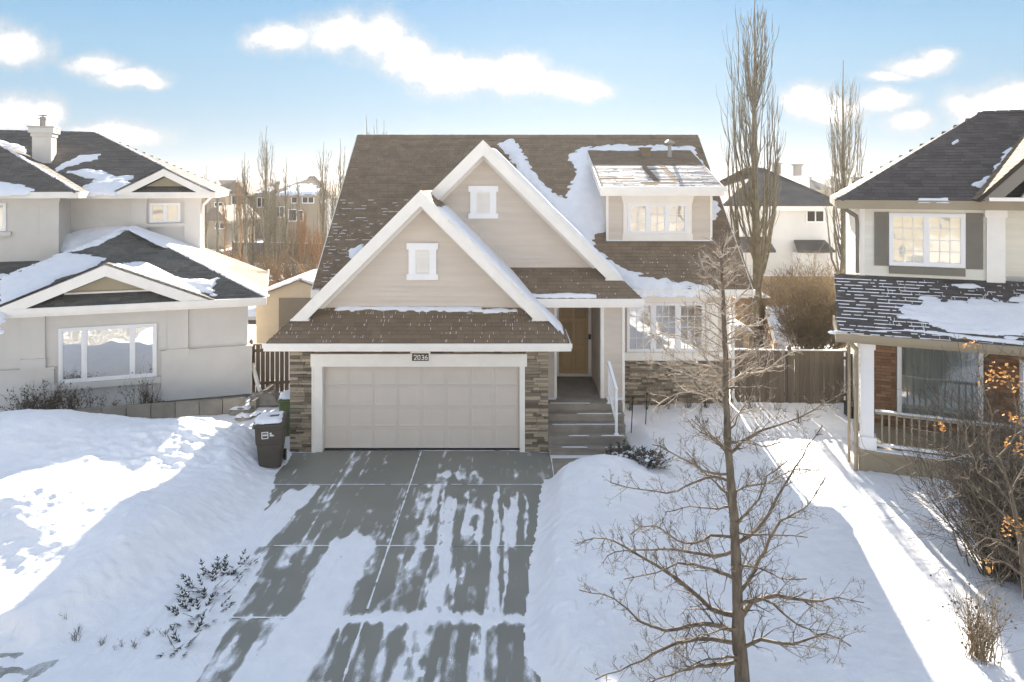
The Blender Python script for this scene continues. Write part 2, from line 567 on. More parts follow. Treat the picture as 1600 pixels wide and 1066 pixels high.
def inst(name, mesh, mtx, parent):
    """an alike piece: shared mesh set with a matrix in build coordinates"""
    o = bpy.data.objects.new(name, mesh)
    COL.objects.link(o)
    o.parent = parent
    off = Vector(OFF[parent.name])
    mtx = mtx.copy()
    mtx.translation = mtx.translation - off
    o.matrix_basis = mtx
    OFF[o.name] = tuple(off)
    return o


class Fr:
    """a house's build frame: local (u, v, z) with v away from its front"""
    def __init__(s, org, ang):
        s.o = Vector(org)
        s.a = ang
        s.m = Matrix.Rotation(ang, 3, 'Z')
        s.mi = s.m.inverted()

    def w(s, p):
        return s.o + s.m @ Vector(p)

    def l(s, p):
        return s.mi @ (Vector(p) - s.o)

    def at_y(s, px, py, v):
        """where the sight line through a photo pixel meets the local plane y = v"""
        c = s.l((0, 0, CH))
        d = s.mi @ Vector(((px - 800) / F, 1, (HY - py) / F))
        t = (v - c.y) / d.y
        return c + d * t

    def on(s, px, py, pl):
        c = s.l((0, 0, CH))
        d = s.mi @ Vector(((px - 800) / F, 1, (HY - py) / F))
        t = (pl.o - c).dot(pl.n) / d.dot(pl.n)
        q = c + d * t - pl.o
        return (q.dot(pl.u), q.dot(pl.v))


W0 = Fr((0, 0, 0), 0)


class Plane:
    def __init__(s, o, u, v):
        s.o = Vector(o)
        s.u = Vector(u).normalized()
        s.v = Vector(v).normalized()
        s.n = s.u.cross(s.v).normalized()

    def p(s, a, b, h=0):
        return s.o + s.u * a + s.v * b + s.n * h

    def uv(s, q):
        d = Vector(q) - s.o
        return (d.dot(s.u), d.dot(s.v))


def span(poly, v):
    """u-interval of a convex polygon at height v"""
    xs = []
    n = len(poly)
    for i in range(n):
        (a, b), (c, d) = poly[i], poly[(i + 1) % n]
        if (b - v) * (d - v) <= 0 and abs(d - b) > 1e-9:
            t = (v - b) / (d - b)
            xs.append(a + (c - a) * t)
    if len(xs) < 2:
        return None
    return min(xs), max(xs)


# ------------------------------------------------------------------ noise (numpy)
def _hash(ix, iy, seed):
    n = (ix.astype(np.int64) * 374761393 + iy.astype(np.int64) * 668265263 + seed * 1442695041) & 0xffffffff
    n = ((n ^ (n >> 13)) * 1274126177) & 0xffffffff
    n = n ^ (n >> 16)
    return (n & 0xffffff) / float(0xffffff)


def vnoise(x, y, seed=0):
    x = np.asarray(x, float)
    y = np.asarray(y, float)
    ix = np.floor(x)
    iy = np.floor(y)
    fx = x - ix
    fy = y - iy
    fx = fx * fx * (3 - 2 * fx)
    fy = fy * fy * (3 - 2 * fy)
    a = _hash(ix, iy, seed)
    b = _hash(ix + 1, iy, seed)
    c = _hash(ix, iy + 1, seed)
    d = _hash(ix + 1, iy + 1, seed)
    return (a + (b - a) * fx + (c - a) * fy + (a - b - c + d) * fx * fy) * 2 - 1


def fbm(x, y, seed=0, oct=4, gain=0.5):
    t = 0
    a = 1.0
    s = 0
    for i in range(oct):
        t = t + a * vnoise(np.asarray(x) * 2 ** i, np.asarray(y) * 2 ** i, seed + i * 17)
        s += a
        a *= gain
    return t / s


def sdist(px, py, poly):
    """signed distance to polygon, positive inside"""
    px = np.asarray(px, float)
    py = np.asarray(py, float)
    best = np.full(px.shape, 1e9)
    inside = np.zeros(px.shape, bool)
    n = len(poly)
    for i in range(n):
        x0, y0 = poly[i]
        x1, y1 = poly[(i + 1) % n]
        dx, dy = x1 - x0, y1 - y0
        l2 = dx * dx + dy * dy + 1e-12
        t = np.clip(((px - x0) * dx + (py - y0) * dy) / l2, 0, 1)
        d = np.hypot(px - x0 - t * dx, py - y0 - t * dy)
        best = np.minimum(best, d)
        cond = (y0 > py) != (y1 > py)
        with np.errstate(divide='ignore', invalid='ignore'):
            xi = x0 + (py - y0) * dx / (dy if abs(dy) > 1e-12 else 1e-12)
        inside ^= cond & (px < xi)
    return np.where(inside, best, -best)


def sstep(a, b, x):
    t = np.clip((x - a) / (b - a), 0, 1)
    return t * t * (3 - 2 * t)


def grid_mesh(name, P, keep, m, smooth=True):
    """P: (ny, nx, 3) vertices; keep: (ny-1, nx-1) faces"""
    ny, nx, _ = P.shape
    idx = np.arange(ny * nx).reshape(ny, nx)
    q = np.stack([idx[:-1, :-1], idx[:-1, 1:], idx[1:, 1:], idx[1:, :-1]], -1)[keep]
    used = np.unique(q)
    remap = np.full(ny * nx, -1)
    remap[used] = np.arange(len(used))
    q = remap[q]
    co = P.reshape(-1, 3)[used]
    me = bpy.data.meshes.new(name)
    me.vertices.add(len(co))
    me.vertices.foreach_set('co', co.astype(np.float32).ravel())
    me.loops.add(q.size)
    me.loops.foreach_set('vertex_index', q.astype(np.int32).ravel())
    me.polygons.add(len(q))
    me.polygons.foreach_set('loop_start', np.arange(0, q.size, 4, dtype=np.int32))
    me.polygons.foreach_set('use_smooth', np.full(len(q), smooth))
    me.materials.append(m)
    me.update(calc_edges=True)
    me.validate()
    return me


def snow_sheet(pl, polys, parent, thick=0.07, res=0.06, ragged=0.10, course=0.14, seed=1, edge=0.12, name='roof_snow', holes=()):
    """a lying sheet of snow on a roof plane: real thickness that thins to nothing at a ragged edge"""
    us = [p[0] for q in polys for p in q]
    vs = [p[1] for q in polys for p in q]
    u = np.arange(min(us) - 0.2, max(us) + 0.2, res)
    v = np.arange(min(vs) - 0.2, max(vs) + 0.2, res)
    U, V = np.meshgrid(u, v)
    S = np.full(U.shape, -9.0)
    for q in polys:
        S = np.maximum(S, sdist(U, V, q))
    for q in holes:
        S = np.minimum(S, -sdist(U, V, q))
    row = np.floor(V / course) if course else V
    if ragged:
        S = S + ragged * (vnoise(U * 3.1, row * 7.7 + 0.3, seed) + 0.6 * vnoise(U * 9.0, row * 3.3, seed + 5))
    H = thick * (1 - np.exp(-np.maximum(S, 0) / edge)) * (0.85 + 0.3 * fbm(U * 1.5, V * 1.5, seed + 9)) + 0.022
    H = np.where(S < 0, 0.022 + S * 0.8, H)
    H = np.maximum(H, -0.02)
    off = np.array(OFF[parent.name])
    P = (np.array(pl.o)[None, None] + U[..., None] * np.array(pl.u) + V[..., None] * np.array(pl.v) + H[..., None] * np.array(pl.n)) - off
    k = (H > -0.015)
    keep = k[:-1, :-1] | k[1:, 1:] | k[:-1, 1:] | k[1:, :-1]
    me = grid_mesh(name, P, keep, M['snow'])
    o = bpy.data.objects.new(name, me)
    COL.objects.link(o)
    o.parent = parent
    OFF[o.name] = tuple(off)
    o['kind'] = 'stuff'
    return o


# ------------------------------------------------------------------ building pieces
def roof_plane(parent, pl, poly, mat, budget=0, exposure=0.15, width=0.30, thick=0.12, name='roof', drop=0.0, rows_from=0):
    """slab + shingle courses on a convex polygon poly (u, v)"""
    mb = MB()
    mb.prism([pl.p(a, b, -0.004) for a, b in poly], pl.n * -thick)
    roof = obj(name, mb, M['underlay'], parent)
    vs = [p[1] for p in poly]
    v0, v1 = min(vs), max(vs)
    rows = int((v1 - v0) / exposure) + 1
    meshes = []
    if budget:
        for k in range(5):
            mbk = MB()
            lift = 0.013 + 0.004 * random.random()
            e = 1.0
            wv = [(-.5, -.1, 0.0), (.5, -.1, 0.0), (.5, 1.0, 0.0), (-.5, 1.0, 0.0), (-.5, -.1, lift), (.5, -.1, lift * random.uniform(.8, 1.2)), (.5, 1.0, 0.004), (-.5, 1.0, 0.004)]
            mbk.add(wv, [(4, 5, 6, 7), (0, 1, 5, 4), (1, 2, 6, 5), (3, 0, 4, 7)], 0.0)
            meshes.append(mbk.mesh('shingle', mat))
    rest = MB()
    made = 0
    basis = Matrix((pl.u, pl.v, pl.n)).transposed()
    for r in range(rows):
        va = v0 + r * exposure
        vb = min(va + exposure, v1)
        if vb - va < 0.02:
            continue
        sp = span(poly, (va + vb) / 2)
        if not sp:
            continue
        a, b = sp
        x = a - random.random() * width
        while x < b:
            wd = width * random.choice((0.72, 0.9, 1.0, 1.15, 1.35))
            x0, x1 = max(x, a), min(x + wd - 0.006, b)
            x += wd
            if x1 - x0 < 0.02:
                continue
            if made < budget and r >= rows_from:
                mt = Matrix.Translation(pl.p((x0 + x1) / 2, va, 0.0)) @ (basis @ Matrix.Diagonal(((x1 - x0), (vb - va), 1.0))).to_4x4()
                inst('shingle', random.choice(meshes), mt, roof)
                made += 1
            else:
                l = 0.010 + 0.008 * random.random()
                q = [pl.p(x0, va - .01, 0), pl.p(x1, va - .01, 0), pl.p(x0, va - .01, l), pl.p(x1, va - .01, l), pl.p(x1, vb, .004), pl.p(x0, vb, .004)]
                rest.add(q, [(2, 3, 4, 5), (0, 1, 3, 2)])
    if rest.f:
        obj('shingle_courses', rest, mat, roof, kind='stuff')
    return roof


def gap_snow(pl, poly, parent, exposure, n, seed=3, along='v', ln=0.10, wd=0.018, urange=None, vrange=None, name='snow_in_shingle_joints'):
    """slivers of snow caught at the joints of the shingle tabs"""
    rnd = random.Random(seed)
    mb = MB()
    vs = [p[1] for p in poly]
    v0, v1 = min(vs), max(vs)
    rows = int((v1 - v0) / exposure)
    for i in range(n):
        r = rnd.randrange(rows)
        va = v0 + r * exposure
        if vrange and not (vrange[0] <= va <= vrange[1]):
            continue
        sp = span(poly, va + 0.05)
        if not sp:
            continue
        u = rnd.uniform(*(urange or sp))
        if u < sp[0] + 0.05 or u > sp[1] - 0.05:
            continue
        if along == 'v':
            l = ln * rnd.uniform(0.5, 1.3)
            q = [pl.p(u - wd / 2, va + 0.01, 0.02), pl.p(u + wd / 2, va + 0.01, 0.02), pl.p(u + wd / 2 * .6, va + l, 0.012), pl.p(u - wd / 2 * .6, va + l, 0.012)]
        else:
            l = ln * rnd.uniform(0.4, 1.4)
            w_ = wd * rnd.uniform(.6, 1.4)
            q = [pl.p(u - l / 2, va - 0.005 - w_, 0.012), pl.p(u + l / 2, va - 0.005 - w_, 0.012), pl.p(u + l / 2, va - .008, 0.024), pl.p(u - l / 2, va - .008, 0.024)]
        mb.add(q, [(0, 1, 2, 3)])
    return obj(name, mb, M['snow'], parent, kind='stuff')


def siding(parent, poly, y, mat, course=0.13, name='siding_board', proud=0.032, back=0.12):
    """lap boards over a convex wall polygon (x, z) facing -y, each board a piece"""
    mb = MB()
    mb.prism([(a, y, b) for a, b in poly], (0, back, 0))
    wall = obj('wall', mb, mat, parent)
    zs = [p[1] for p in poly]
    z = min(zs)
    while z < max(zs) - 0.02:
        z1 = min(z + course, max(zs))
        s0 = span(poly, z + 0.002)
        s1 = span(poly, z1 - 0.002)
        if s0 and s1:
            b = MB()
            (a0, a1), (c0, c1) = s0, s1
            vs = [(a0, y - proud, z), (a1, y - proud, z), (c1, y - 0.004, z1), (c0, y - 0.004, z1),
                  (a0, y - 0.001, z), (a1, y - 0.001, z), (c1, y - 0.001, z1), (c0, y - 0.001, z1)]
            b.add(vs, [(0, 1, 2, 3), (1, 0, 4, 5), (3, 2, 6, 7), (0, 3, 7, 4), (2, 1, 5, 6)])
            obj(name, b, mat, wall)
        z = z1
    return wall


def window(parent, x0, x1, z0, z1, y, lites=((0, 1),), grid=None, fr=0.05, frame='white', glass='glass', trim=None, tw=0.1,
           back='curtain', sill=None, header=None, wave=0.02, name='window', trim_mat='trim', mull=0.06, proud=0.05):
    """outer trim, frame, then a pane (and grid of muntins) per lite"""
    f = MB()
    f.box(x0, x1, y - proud, y + 0.03, z0, z0 + fr)
    f.box(x0, x1, y - proud, y + 0.03, z1 - fr, z1)
    f.box(x0, x0 + fr, y - proud, y + 0.03, z0 + fr, z1 - fr)
    f.box(x1 - fr, x1, y - proud, y + 0.03, z0 + fr, z1 - fr)
    wo = obj(name, f, M[frame], parent)
    n = len(lites)
    xa, xb = x0 + fr, x1 - fr
    for i, (p, q) in enumerate(lites):
        a = xa + (xb - xa) * p + (mull / 2 if p > 0 else 0)
        b = xa + (xb - xa) * q - (mull / 2 if q < 1 else 0)
        if q < 1:
            m2 = MB().box(b, b + mull, y - proud + 0.004, y + 0.03, z0 + fr, z1 - fr)
            obj('mullion', m2, M[frame], wo)
        s = MB()      # sash
        sf = 0.035
        za, zb = z0 + fr, z1 - fr
        s.box(a, b, y - proud + .012, y + 0.02, za, za + sf)
        s.box(a, b, y - proud + .012, y + 0.02, zb - sf, zb)
        s.box(a, a + sf, y - proud + .012, y + 0.02, za + sf, zb - sf)
        s.box(b - sf, b, y - proud + .012, y + 0.02, za + sf, zb - sf)
        obj('sash', s, M[frame], wo)
        g = MB().add([(a + sf, y - 0.012, za + sf), (b - sf, y - 0.012, za + sf), (b - sf, y - 0.012, zb - sf), (a + sf, y - 0.012, zb - sf)], [(0, 1, 2, 3)])
        obj('pane', g, M[glass], wo)
        if grid:
            gx_, gz_ = grid
            m = MB()
            for k in range(1, gx_):
                xx = a + sf + (b - a - 2 * sf) * k / gx_
                m.box(xx - 0.009, xx + 0.009, y - 0.030, y - 0.016, za + sf, zb - sf)
            for k in range(1, gz_):
                zz = za + sf + (zb - za - 2 * sf) * k / gz_
                m.box(a + sf, b - sf, y - 0.032, y - 0.017, zz - 0.009, zz + 0.009)
            obj('muntin_grid', m, M[frame], wo)
        # what hangs behind the glass
        c = MB()
        nx_ = max(6, int((b - a) / 0.035))
        vs = []
        ph = random.random() * 6
        for k in range(nx_ + 1):
            xx = a + (b - a) * k / nx_
            yy = y + 0.075 + wave * math.sin(k * 1.9 + ph) + 0.01 * math.sin(k * 0.7)
            vs += [(xx, yy, za), (xx, yy, zb)]
        fs = [(2 * k, 2 * k + 2, 2 * k + 3, 2 * k + 1) for k in range(nx_)]
        c.add(vs, fs)
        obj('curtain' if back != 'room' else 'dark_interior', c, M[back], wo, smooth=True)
    if trim:
        t = MB()
        t.box(x0 - tw, x0 - .002, y - 0.035, y - .001, z0, z1)
        t.box(x1 + .002, x1 + tw, y - 0.035, y - .001, z0, z1)
        hd = header if header is not None else tw
        t.box(x0 - tw - 0.03, x1 + tw + 0.03, y - 0.055, y - .001, z1 + .002, z1 + hd)
        sl = sill if sill is not None else tw
        t.box(x0 - tw - 0.03, x1 + tw + 0.03, y - 0.06, y - .001, z0 - sl, z0 - .002)
        obj('window_trim', t, M[trim_mat], wo)
    return wo


STONES_LEFT = [300]


def stones(parent, x0, x1, z0, z1, y, n_budget=200, side=None, mat='stone', rnd=None, name='stone'):
    """dry-stacked ledge stone veneer on a wall facing -y (or +-x with side=(x, y0, y1, sign)), each stone its own piece"""
    rnd = rnd or random.Random(4)
    meshes = STONE_MESHES
    z = z0
    made = 0
    rest = MB()
    while z < z1 - 0.02:
        h = min(rnd.choice((0.045, 0.06, 0.07, 0.085)), z1 - z)
        a, b = (x0, x1) if side is None else (side[1], side[2])
        x = a
        while x < b - 0.01:
            wd = rnd.uniform(0.13, 0.42)
            e = min(x + wd, b)
            if b - e < 0.09:
                e = b
            dp = rnd.uniform(0.030, 0.075)
            cx, wv = (x + e) / 2, e - x - 0.008
            me = rnd.choice(meshes)
            if side is None:
                mt = Matrix.Translation((cx, y, z + h / 2)) @ Matrix.Rotation(rnd.uniform(-.02, .02), 4, 'Y') @ Matrix.Diagonal((wv, dp, h - 0.006, 1))
            else:
                sg = side[3]
                mt = Matrix.Translation((side[0], cx, z + h / 2)) @ Matrix.Rotation(R(90) * sg, 4, 'Z') @ Matrix.Diagonal((wv, dp, h - 0.006, 1))
            if STONES_LEFT[0] > 0:
                inst(name, me, mt, parent)
                STONES_LEFT[0] -= 1
            else:
                rest.add([mt @ v.co for v in me.vertices], [tuple(p.vertices) for p in me.polygons])
            made += 1
            x = e
        z += h
    if rest.f:
        obj('stonework', rest, M['stone'], parent, kind='stuff')
    return made


def make_stone_meshes():
    res = []
    for k in range(7):
        rr = random.Random(50 + k)
        j = lambda s: rr.uniform(-s, s)
        # front face split in 2 x 1 facets that stand out unevenly; back sits in the mortar
        f = [(-.5 + abs(j(.02)), -1 + j(.25), -.5 + abs(j(.06))), (j(.1), -1 + j(.3), -.5 + abs(j(.05))), (.5 - abs(j(.02)), -1 + j(.25), -.5 + abs(j(.06))),
             (.5 - abs(j(.02)), -1 + j(.25), .5 - abs(j(.06))), (j(.1), -1 + j(.3), .5 - abs(j(.05))), (-.5 + abs(j(.02)), -1 + j(.25), .5 - abs(j(.06)))]
        b = [(-.5, 0, -.5), (0, 0, -.5), (.5, 0, -.5), (.5, 0, .5), (0, 0, .5), (-.5, 0, .5)]
        m = MB()
        fs = [(0, 1, 4, 5), (1, 2, 3, 4)]
        for i in range(6):
            q = (i + 1) % 6
            fs.append((q, i, 6 + i, 6 + q))
        m.add(f + b, fs, 0)
        res.append(m.mesh('stone', M['stone']))
    return res


STONE_MESHES = make_stone_meshes()
# ================================================================== MAIN HOUSE
H = thing('house', 'beige house with brown roof, two steep front gables and a closed double garage door', 'house', (-0.5, 17.43, 0.0))


def rake(parent, xp, zp, xe, ze, y, wv=0.40, th=0.05, name='rake_board', mat='trim'):
    """sloping gable board from peak (xp, zp) to a level-cut foot (xe, ze)"""
    k = (zp - ze) / abs(xe - xp)
    cut = wv / k
    sx = 1 if xe > xp else -1
    mb = MB()
    mb.prism([(xp, y, zp), (xe, y, ze), (xe - sx * cut, y, ze), (xp, y, zp - wv)], (0, th, 0))
    return obj(name, mb, M[mat], parent)


def soffit(parent, xp, zp, xe, ze, y0, y1, off=0.14, mat='trim'):
    mb = MB()
    mb.prism([(xp, y0, zp - off), (xe, y0, ze - off), (xe, y0, ze - off - .02), (xp, y0, zp - off - .02)], (0, y1 - y0, 0))
    return obj('soffit', mb, M[mat], parent)


S2 = math.sqrt(0.5)
# ---- garage walls
mb = MB()
mb.box(-5.47, -4.91, 17.46, 21.2, 0, 2.66)
mb.box(0.32, 0.87, 17.46, 20.9, 0, 2.66)
mb.box(-4.91, 0.32, 17.62, 17.8, 2.13, 2.66)
mb.box(-4.91, 0.32, 17.46, 17.62, 2.43, 2.66)
mb.box(-5.47, -5.2, 21.2, 24, 0, 2.66)
gw = obj('garage_wall', mb, M['mortar'], H)
n = stones(gw, -5.5, -4.915, 0.0, 2.63, 17.46)
n += stones(gw, 0.325, 0.90, 0.0, 2.63, 17.46)
n += stones(gw, -4.9, 0.3, 2.46, 2.63, 17.46)
# door surround
mb = MB()
mb.box(-4.91, -4.69, 17.40, 17.62, 0, 2.12)
mb.box(-4.95, -4.90, 17.38, 17.5, 0.0, 2.12)
obj('door_jamb', mb, M['trim'], H)
mb = MB()
mb.box(0.19, 0.32, 17.40, 17.62, 0, 2.12)
obj('door_jamb', mb, M['trim'], H)
mb = MB()
mb.box(-4.97, 0.37, 17.36, 17.61, 2.122, 2.43)
obj('door_header', mb, M['trim'], H)
mb = MB()
mb.box(-4.69, 0.19, 17.60, 17.68, 0.015, 2.125)
gd = obj('garage_door', mb, M['door_panel'], H, label='closed taupe sectional garage door with raised rectangular panels')
for r in range(4):
    z0 = 0.03 + r * 0.523
    for c in range(8):
        x0 = -4.67 + c * 0.605
        m2 = MB()
        a, b, cc, d = x0 + 0.002, x0 + 0.603, z0 + 0.003, z0 + 0.520
        fy = 17.585
        i = 0.045
        m2.add([(a, fy + .003, cc), (b, fy + .003, cc), (b, fy + .003, d), (a, fy + .003, d),
                (a + .003, fy, cc + .006), (b - .003, fy, cc + .006), (b - .003, fy, d - .006), (a + .003, fy, d - .006),
                (a + i, fy + .0, cc + i), (b - i, fy + .0, cc + i), (b - i, fy + .0, d - i), (a + i, fy + .0, d - i),
                (a + i + .014, fy + .005, cc + i + .014), (b - i - .014, fy + .005, cc + i + .014), (b - i - .014, fy + .005, d - i - .014), (a + i + .014, fy + .005, d - i - .014)],
               [(0, 1, 5, 4), (1, 2, 6, 5), (2, 3, 7, 6), (3, 0, 4, 7),
                (4, 5, 9, 8), (5, 6, 10, 9), (6, 7, 11, 10), (7, 4, 8, 11),
                (8, 9, 13, 12), (9, 10, 14, 13), (10, 11, 15, 14), (11, 8, 12, 15), (12, 13, 14, 15)])
        obj('door_panel', m2, M['door_panel'], gd)
mb = MB().box(-4.69, 0.19, 17.585, 17.60, 0.0, 0.028)
obj('weather_seal', mb, M['rubber'], gd)
# house number plate
mb = MB().box(-2.50, -2.01, 17.325, 17.358, 2.24, 2.50)
pl_ = obj('number_plate_frame', mb, M['trim'], H)
mb = MB().box(-2.46, -2.05, 17.312, 17.324, 2.275, 2.46)
plq = obj('number_plate', mb, M['sign'], pl_)


def digits(txt, x, z, y, h, mat, parent):
    """raised figures built of strokes"""
    w_ = h * 0.55
    seg = {'2': [((0, 1), (1, 1)), ((1, 1), (1, .55)), ((1, .55), (0, .0)), ((0, 0), (1, 0)), ((0, .8), (0, 1))],
           '0': [((0, 0), (0, 1)), ((0, 1), (1, 1)), ((1, 1), (1, 0)), ((1, 0), (0, 0))],
           '3': [((0, 1), (1, 1)), ((1, 1), (1, 0)), ((1, 0), (0, 0)), ((.3, .5), (1, .5))],
           '6': [((.9, 1), (.2, .7)), ((.2, .7), (0, .4)), ((0, .4), (0, 0)), ((0, 0), (1, 0)), ((1, 0), (1, .5)), ((1, .5), (0, .5))]}
    mb = MB()
    for ch in txt:
        for (a, b) in seg[ch]:
            mb.beam((x + a[0] * w_, y, z + a[1] * h), (x + b[0] * w_, y, z + b[1] * h), h * .17, 0.012, up=(0, 1, 0))
        x += w_ * 1.62
    return obj('house_number', mb, M['white'], parent)


digits('2036', -2.405, 2.315, 17.306, 0.10, M['white'], pl_)

# ---- front gable over the garage
XR1, ZR1, EX1, EZ1 = -2.265, 6.455, 3.645, 2.81
YF1, YR1 = 16.9, 17.45
sk_s = 0.68
ln = math.hypot(1.0, sk_s)
pl_sk1 = Plane((-2.265, YF1, EZ1), (1, 0, 0), (0, 1, sk_s))
poly_sk1 = [(-EX1, 0), (EX1, 0), (EX1 - .70, ln * 1.03), (-EX1 + .70, ln * 1.03)]
skirt = roof_plane(H, pl_sk1, poly_sk1, M['roof_brown'], budget=240, exposure=0.135, width=0.29)
skirt['label'] = 'low skirt roof over the garage door with snow in its shingle joints'
gap_snow(pl_sk1, poly_sk1, H, 0.135, 170, seed=5, ln=0.10, wd=0.010)
plR1 = Plane((XR1 + EX1, 0, EZ1), (0, 1, 0), (-1, 0, 1))
polyR1 = [(YF1, 0), (18.7, 0), (24.1, 3.2), (24.1, 5.155), (YR1, 5.155), (YR1, .529)]
roof_plane(H, plR1, polyR1, M['roof_brown'], thick=0.10)
plL1 = Plane((XR1 - EX1, 0, EZ1), (0, -1, 0), (1, 0, 1))
polyL1 = [(-24.1, 0), (-YF1, 0), (-YR1, .529), (-YR1, 5.155), (-24.1, 5.155)]
roof_plane(H, plL1, polyL1, M['roof_brown'], thick=0.10)
# eave board, gutter and soffit
mb = MB()
mb.box(-5.95, 1.42, 16.84, 16.90, 2.62, 2.80)
mb.box(-5.95, -5.90, 16.90, 21.5, 2.62, 2.80)
mb.box(1.37, 1.42, 16.90, 18.6, 2.62, 2.80)
obj('fascia', mb, M['trim'], H)
mb = MB()
mb.box(-5.97, 1.44, 16.80, 16.838, 2.70, 2.81)
obj('gutter', mb, M['trim'], H)
mb = MB()
mb.box(-5.89, 1.36, 16.90, 17.50, 2.63, 2.65)
mb.box(-5.89, -5.48, 17.5, 21.5, 2.63, 2.65)
mb.box(.9, 1.36, 17.5, 18.69, 2.63, 2.65)
obj('soffit', mb, M['trim'], H)
siding(H, [(-4.95, 3.40), (.42, 3.40), (-2.265, 6.15)], 17.9, M['siding'], course=0.128)
rake(H, XR1, ZR1 + .02, XR1 + 3.20, ZR1 - 3.18, YR1 - .03)
rake(H, XR1, ZR1 + .02, XR1 - 3.22, ZR1 - 3.20, YR1 - .03)
for sgn in (1, -1):
    soffit(H, XR1, ZR1, XR1 + sgn * 3.05, ZR1 - 3.05, YR1 + .03, 17.9)
    mb = MB()
    mb.prism([(XR1, 17.85, ZR1 - .30), (XR1 + sgn * 2.9, 17.85, ZR1 - .30 - 2.9), (XR1 + sgn * 2.72, 17.85, ZR1 - .30 - 2.9), (XR1, 17.85, ZR1 - .48)], (0, .05, 0))
    obj('frieze_board', mb, M['trim'], H)
    # level return under each foot of the rake
    xa = XR1 + sgn * 3.20
    mb = MB()
    mb.box(xa - sgn * .44, xa + sgn * 0.02, YR1 - .04, YR1 + .3, ZR1 - 3.22, ZR1 - 3.18)
    obj('rake_return', mb, M['trim'], H)


def blind_window(x0, x1, z0, z1, y):
    mb = MB()
    mb.box(x0 - .05, x1 + .05, y - .09, y - .02, z1 - .16, z1)
    mb.box(x0 - .05, x1 + .05, y - .09, y - .02, z0, z0 + .14)
    mb.box(x0, x0 + .17, y - .07, y - .02, z0 + .14, z1 - .16)
    mb.box(x1 - .17, x1, y - .07, y - .02, z0 + .14, z1 - .16)
    wo = obj('gable_vent_trim', mb, M['white'], H)
    m2 = MB()
    m2.box(x0 + .17, x1 - .17, y - .045, y - .02, z0 + .14, z1 - .16)
    p = obj('vent_panel', m2, M['trim'], wo)
    m3 = MB()
    z = z0 + .19
    while z < z1 - .22:
        m3.add([(x0 + .20, y - .066, z), (x1 - .20, y - .066, z), (x1 - .20, y - .048, z + .045), (x0 + .20, y - .048, z + .045)], [(0, 1, 2, 3)])
        z += .052
    obj('louvre', m3, M['trim'], wo)


blind_window(-2.62, -1.92, 4.20, 5.13, 17.9)

# ---- rear, larger gable over the entry
XR2, ZR2, EX2, EZ2 = -0.78, 7.80, 4.17, 3.63
YF2, YR2 = 18.4, 19.0
pl_sk2 = Plane((XR2, YF2, EZ2), (1, 0, 0), (0, 1, .667))
poly_sk2 = [(1.2, 0), (EX2, 0), (EX2 - .72, 1.262), (0.6, 1.262)]
roof_plane(H, pl_sk2, poly_sk2, M['roof_brown'], exposure=0.135, width=0.29)
gap_snow(pl_sk2, poly_sk2, H, 0.135, 24, seed=8, ln=0.06, wd=0.02)
plR2 = Plane((XR2 + EX2, 0, EZ2), (0, 1, 0), (-1, 0, 1))
polyR2 = [(YF2, 0), (20.55, 0), (25.75, 5.90), (YR2, 5.90), (YR2, .57)]
roof_plane(H, plR2, polyR2, M['roof_brown'], thick=0.10)
plL2 = Plane((XR2 - 3.9, 0, ZR2 - 3.9), (0, -1, 0), (1, 0, 1))
polyL2 = [(-22.5, 0), (-YR2, 0), (-YR2, 5.515), (-25.75, 5.515)]
roof_plane(H, plL2, polyL2, M['roof_brown'], thick=0.10)
siding(H, [(-3.9, 4.20), (2.42, 4.20), (-.78, 7.42)], 19.45, M['siding'], course=0.128)
rake(H, XR2, ZR2 + .02, XR2 + 3.75, ZR2 - 3.73, YR2 - .03, wv=0.42)
rake(H, XR2, ZR2 + .02, XR2 - 3.3, ZR2 - 3.28, YR2 - .03, wv=0.42)
for sgn in (1, -1):
    e = 3.6 if sgn > 0 else 3.2
    soffit(H, XR2, ZR2, XR2 + sgn * e, ZR2 - e, YR2 + .03, 19.45)
    mb = MB()
    mb.prism([(XR2, 19.40, ZR2 - .32), (XR2 + sgn * 3.4, 19.40, ZR2 - .32 - 3.4), (XR2 + sgn * 3.22, 19.40, ZR2 - .32 - 3.4), (XR2, 19.40, ZR2 - .50)], (0, .05, 0))
    obj('frieze_board', mb, M['trim'], H)
mb = MB()
mb.box(XR2 + 3.30, XR2 + 3.77, YR2 - .04, YR2 + .35, ZR2 - 3.77, ZR2 - 3.73)
obj('rake_return', mb, M['trim'], H)
blind_window(-1.15, -.43, 5.68, 6.58, 19.45)
mb = MB()
mb.box(0.8, 3.43, 18.34, 18.40, 3.41, 3.62)
mb.box(3.38, 3.43, 18.40, 20.45, 3.41, 3.62)
obj('fascia', mb, M['trim'], H)
mb = MB().box(0.6, 3.45, 18.30, 18.338, 3.50, 3.64)
obj('gutter', mb, M['trim'], H)
mb = MB().box(0.9, 3.37, 18.40, 20.88, 3.42, 3.45)
obj('soffit', mb, M['trim'], H)

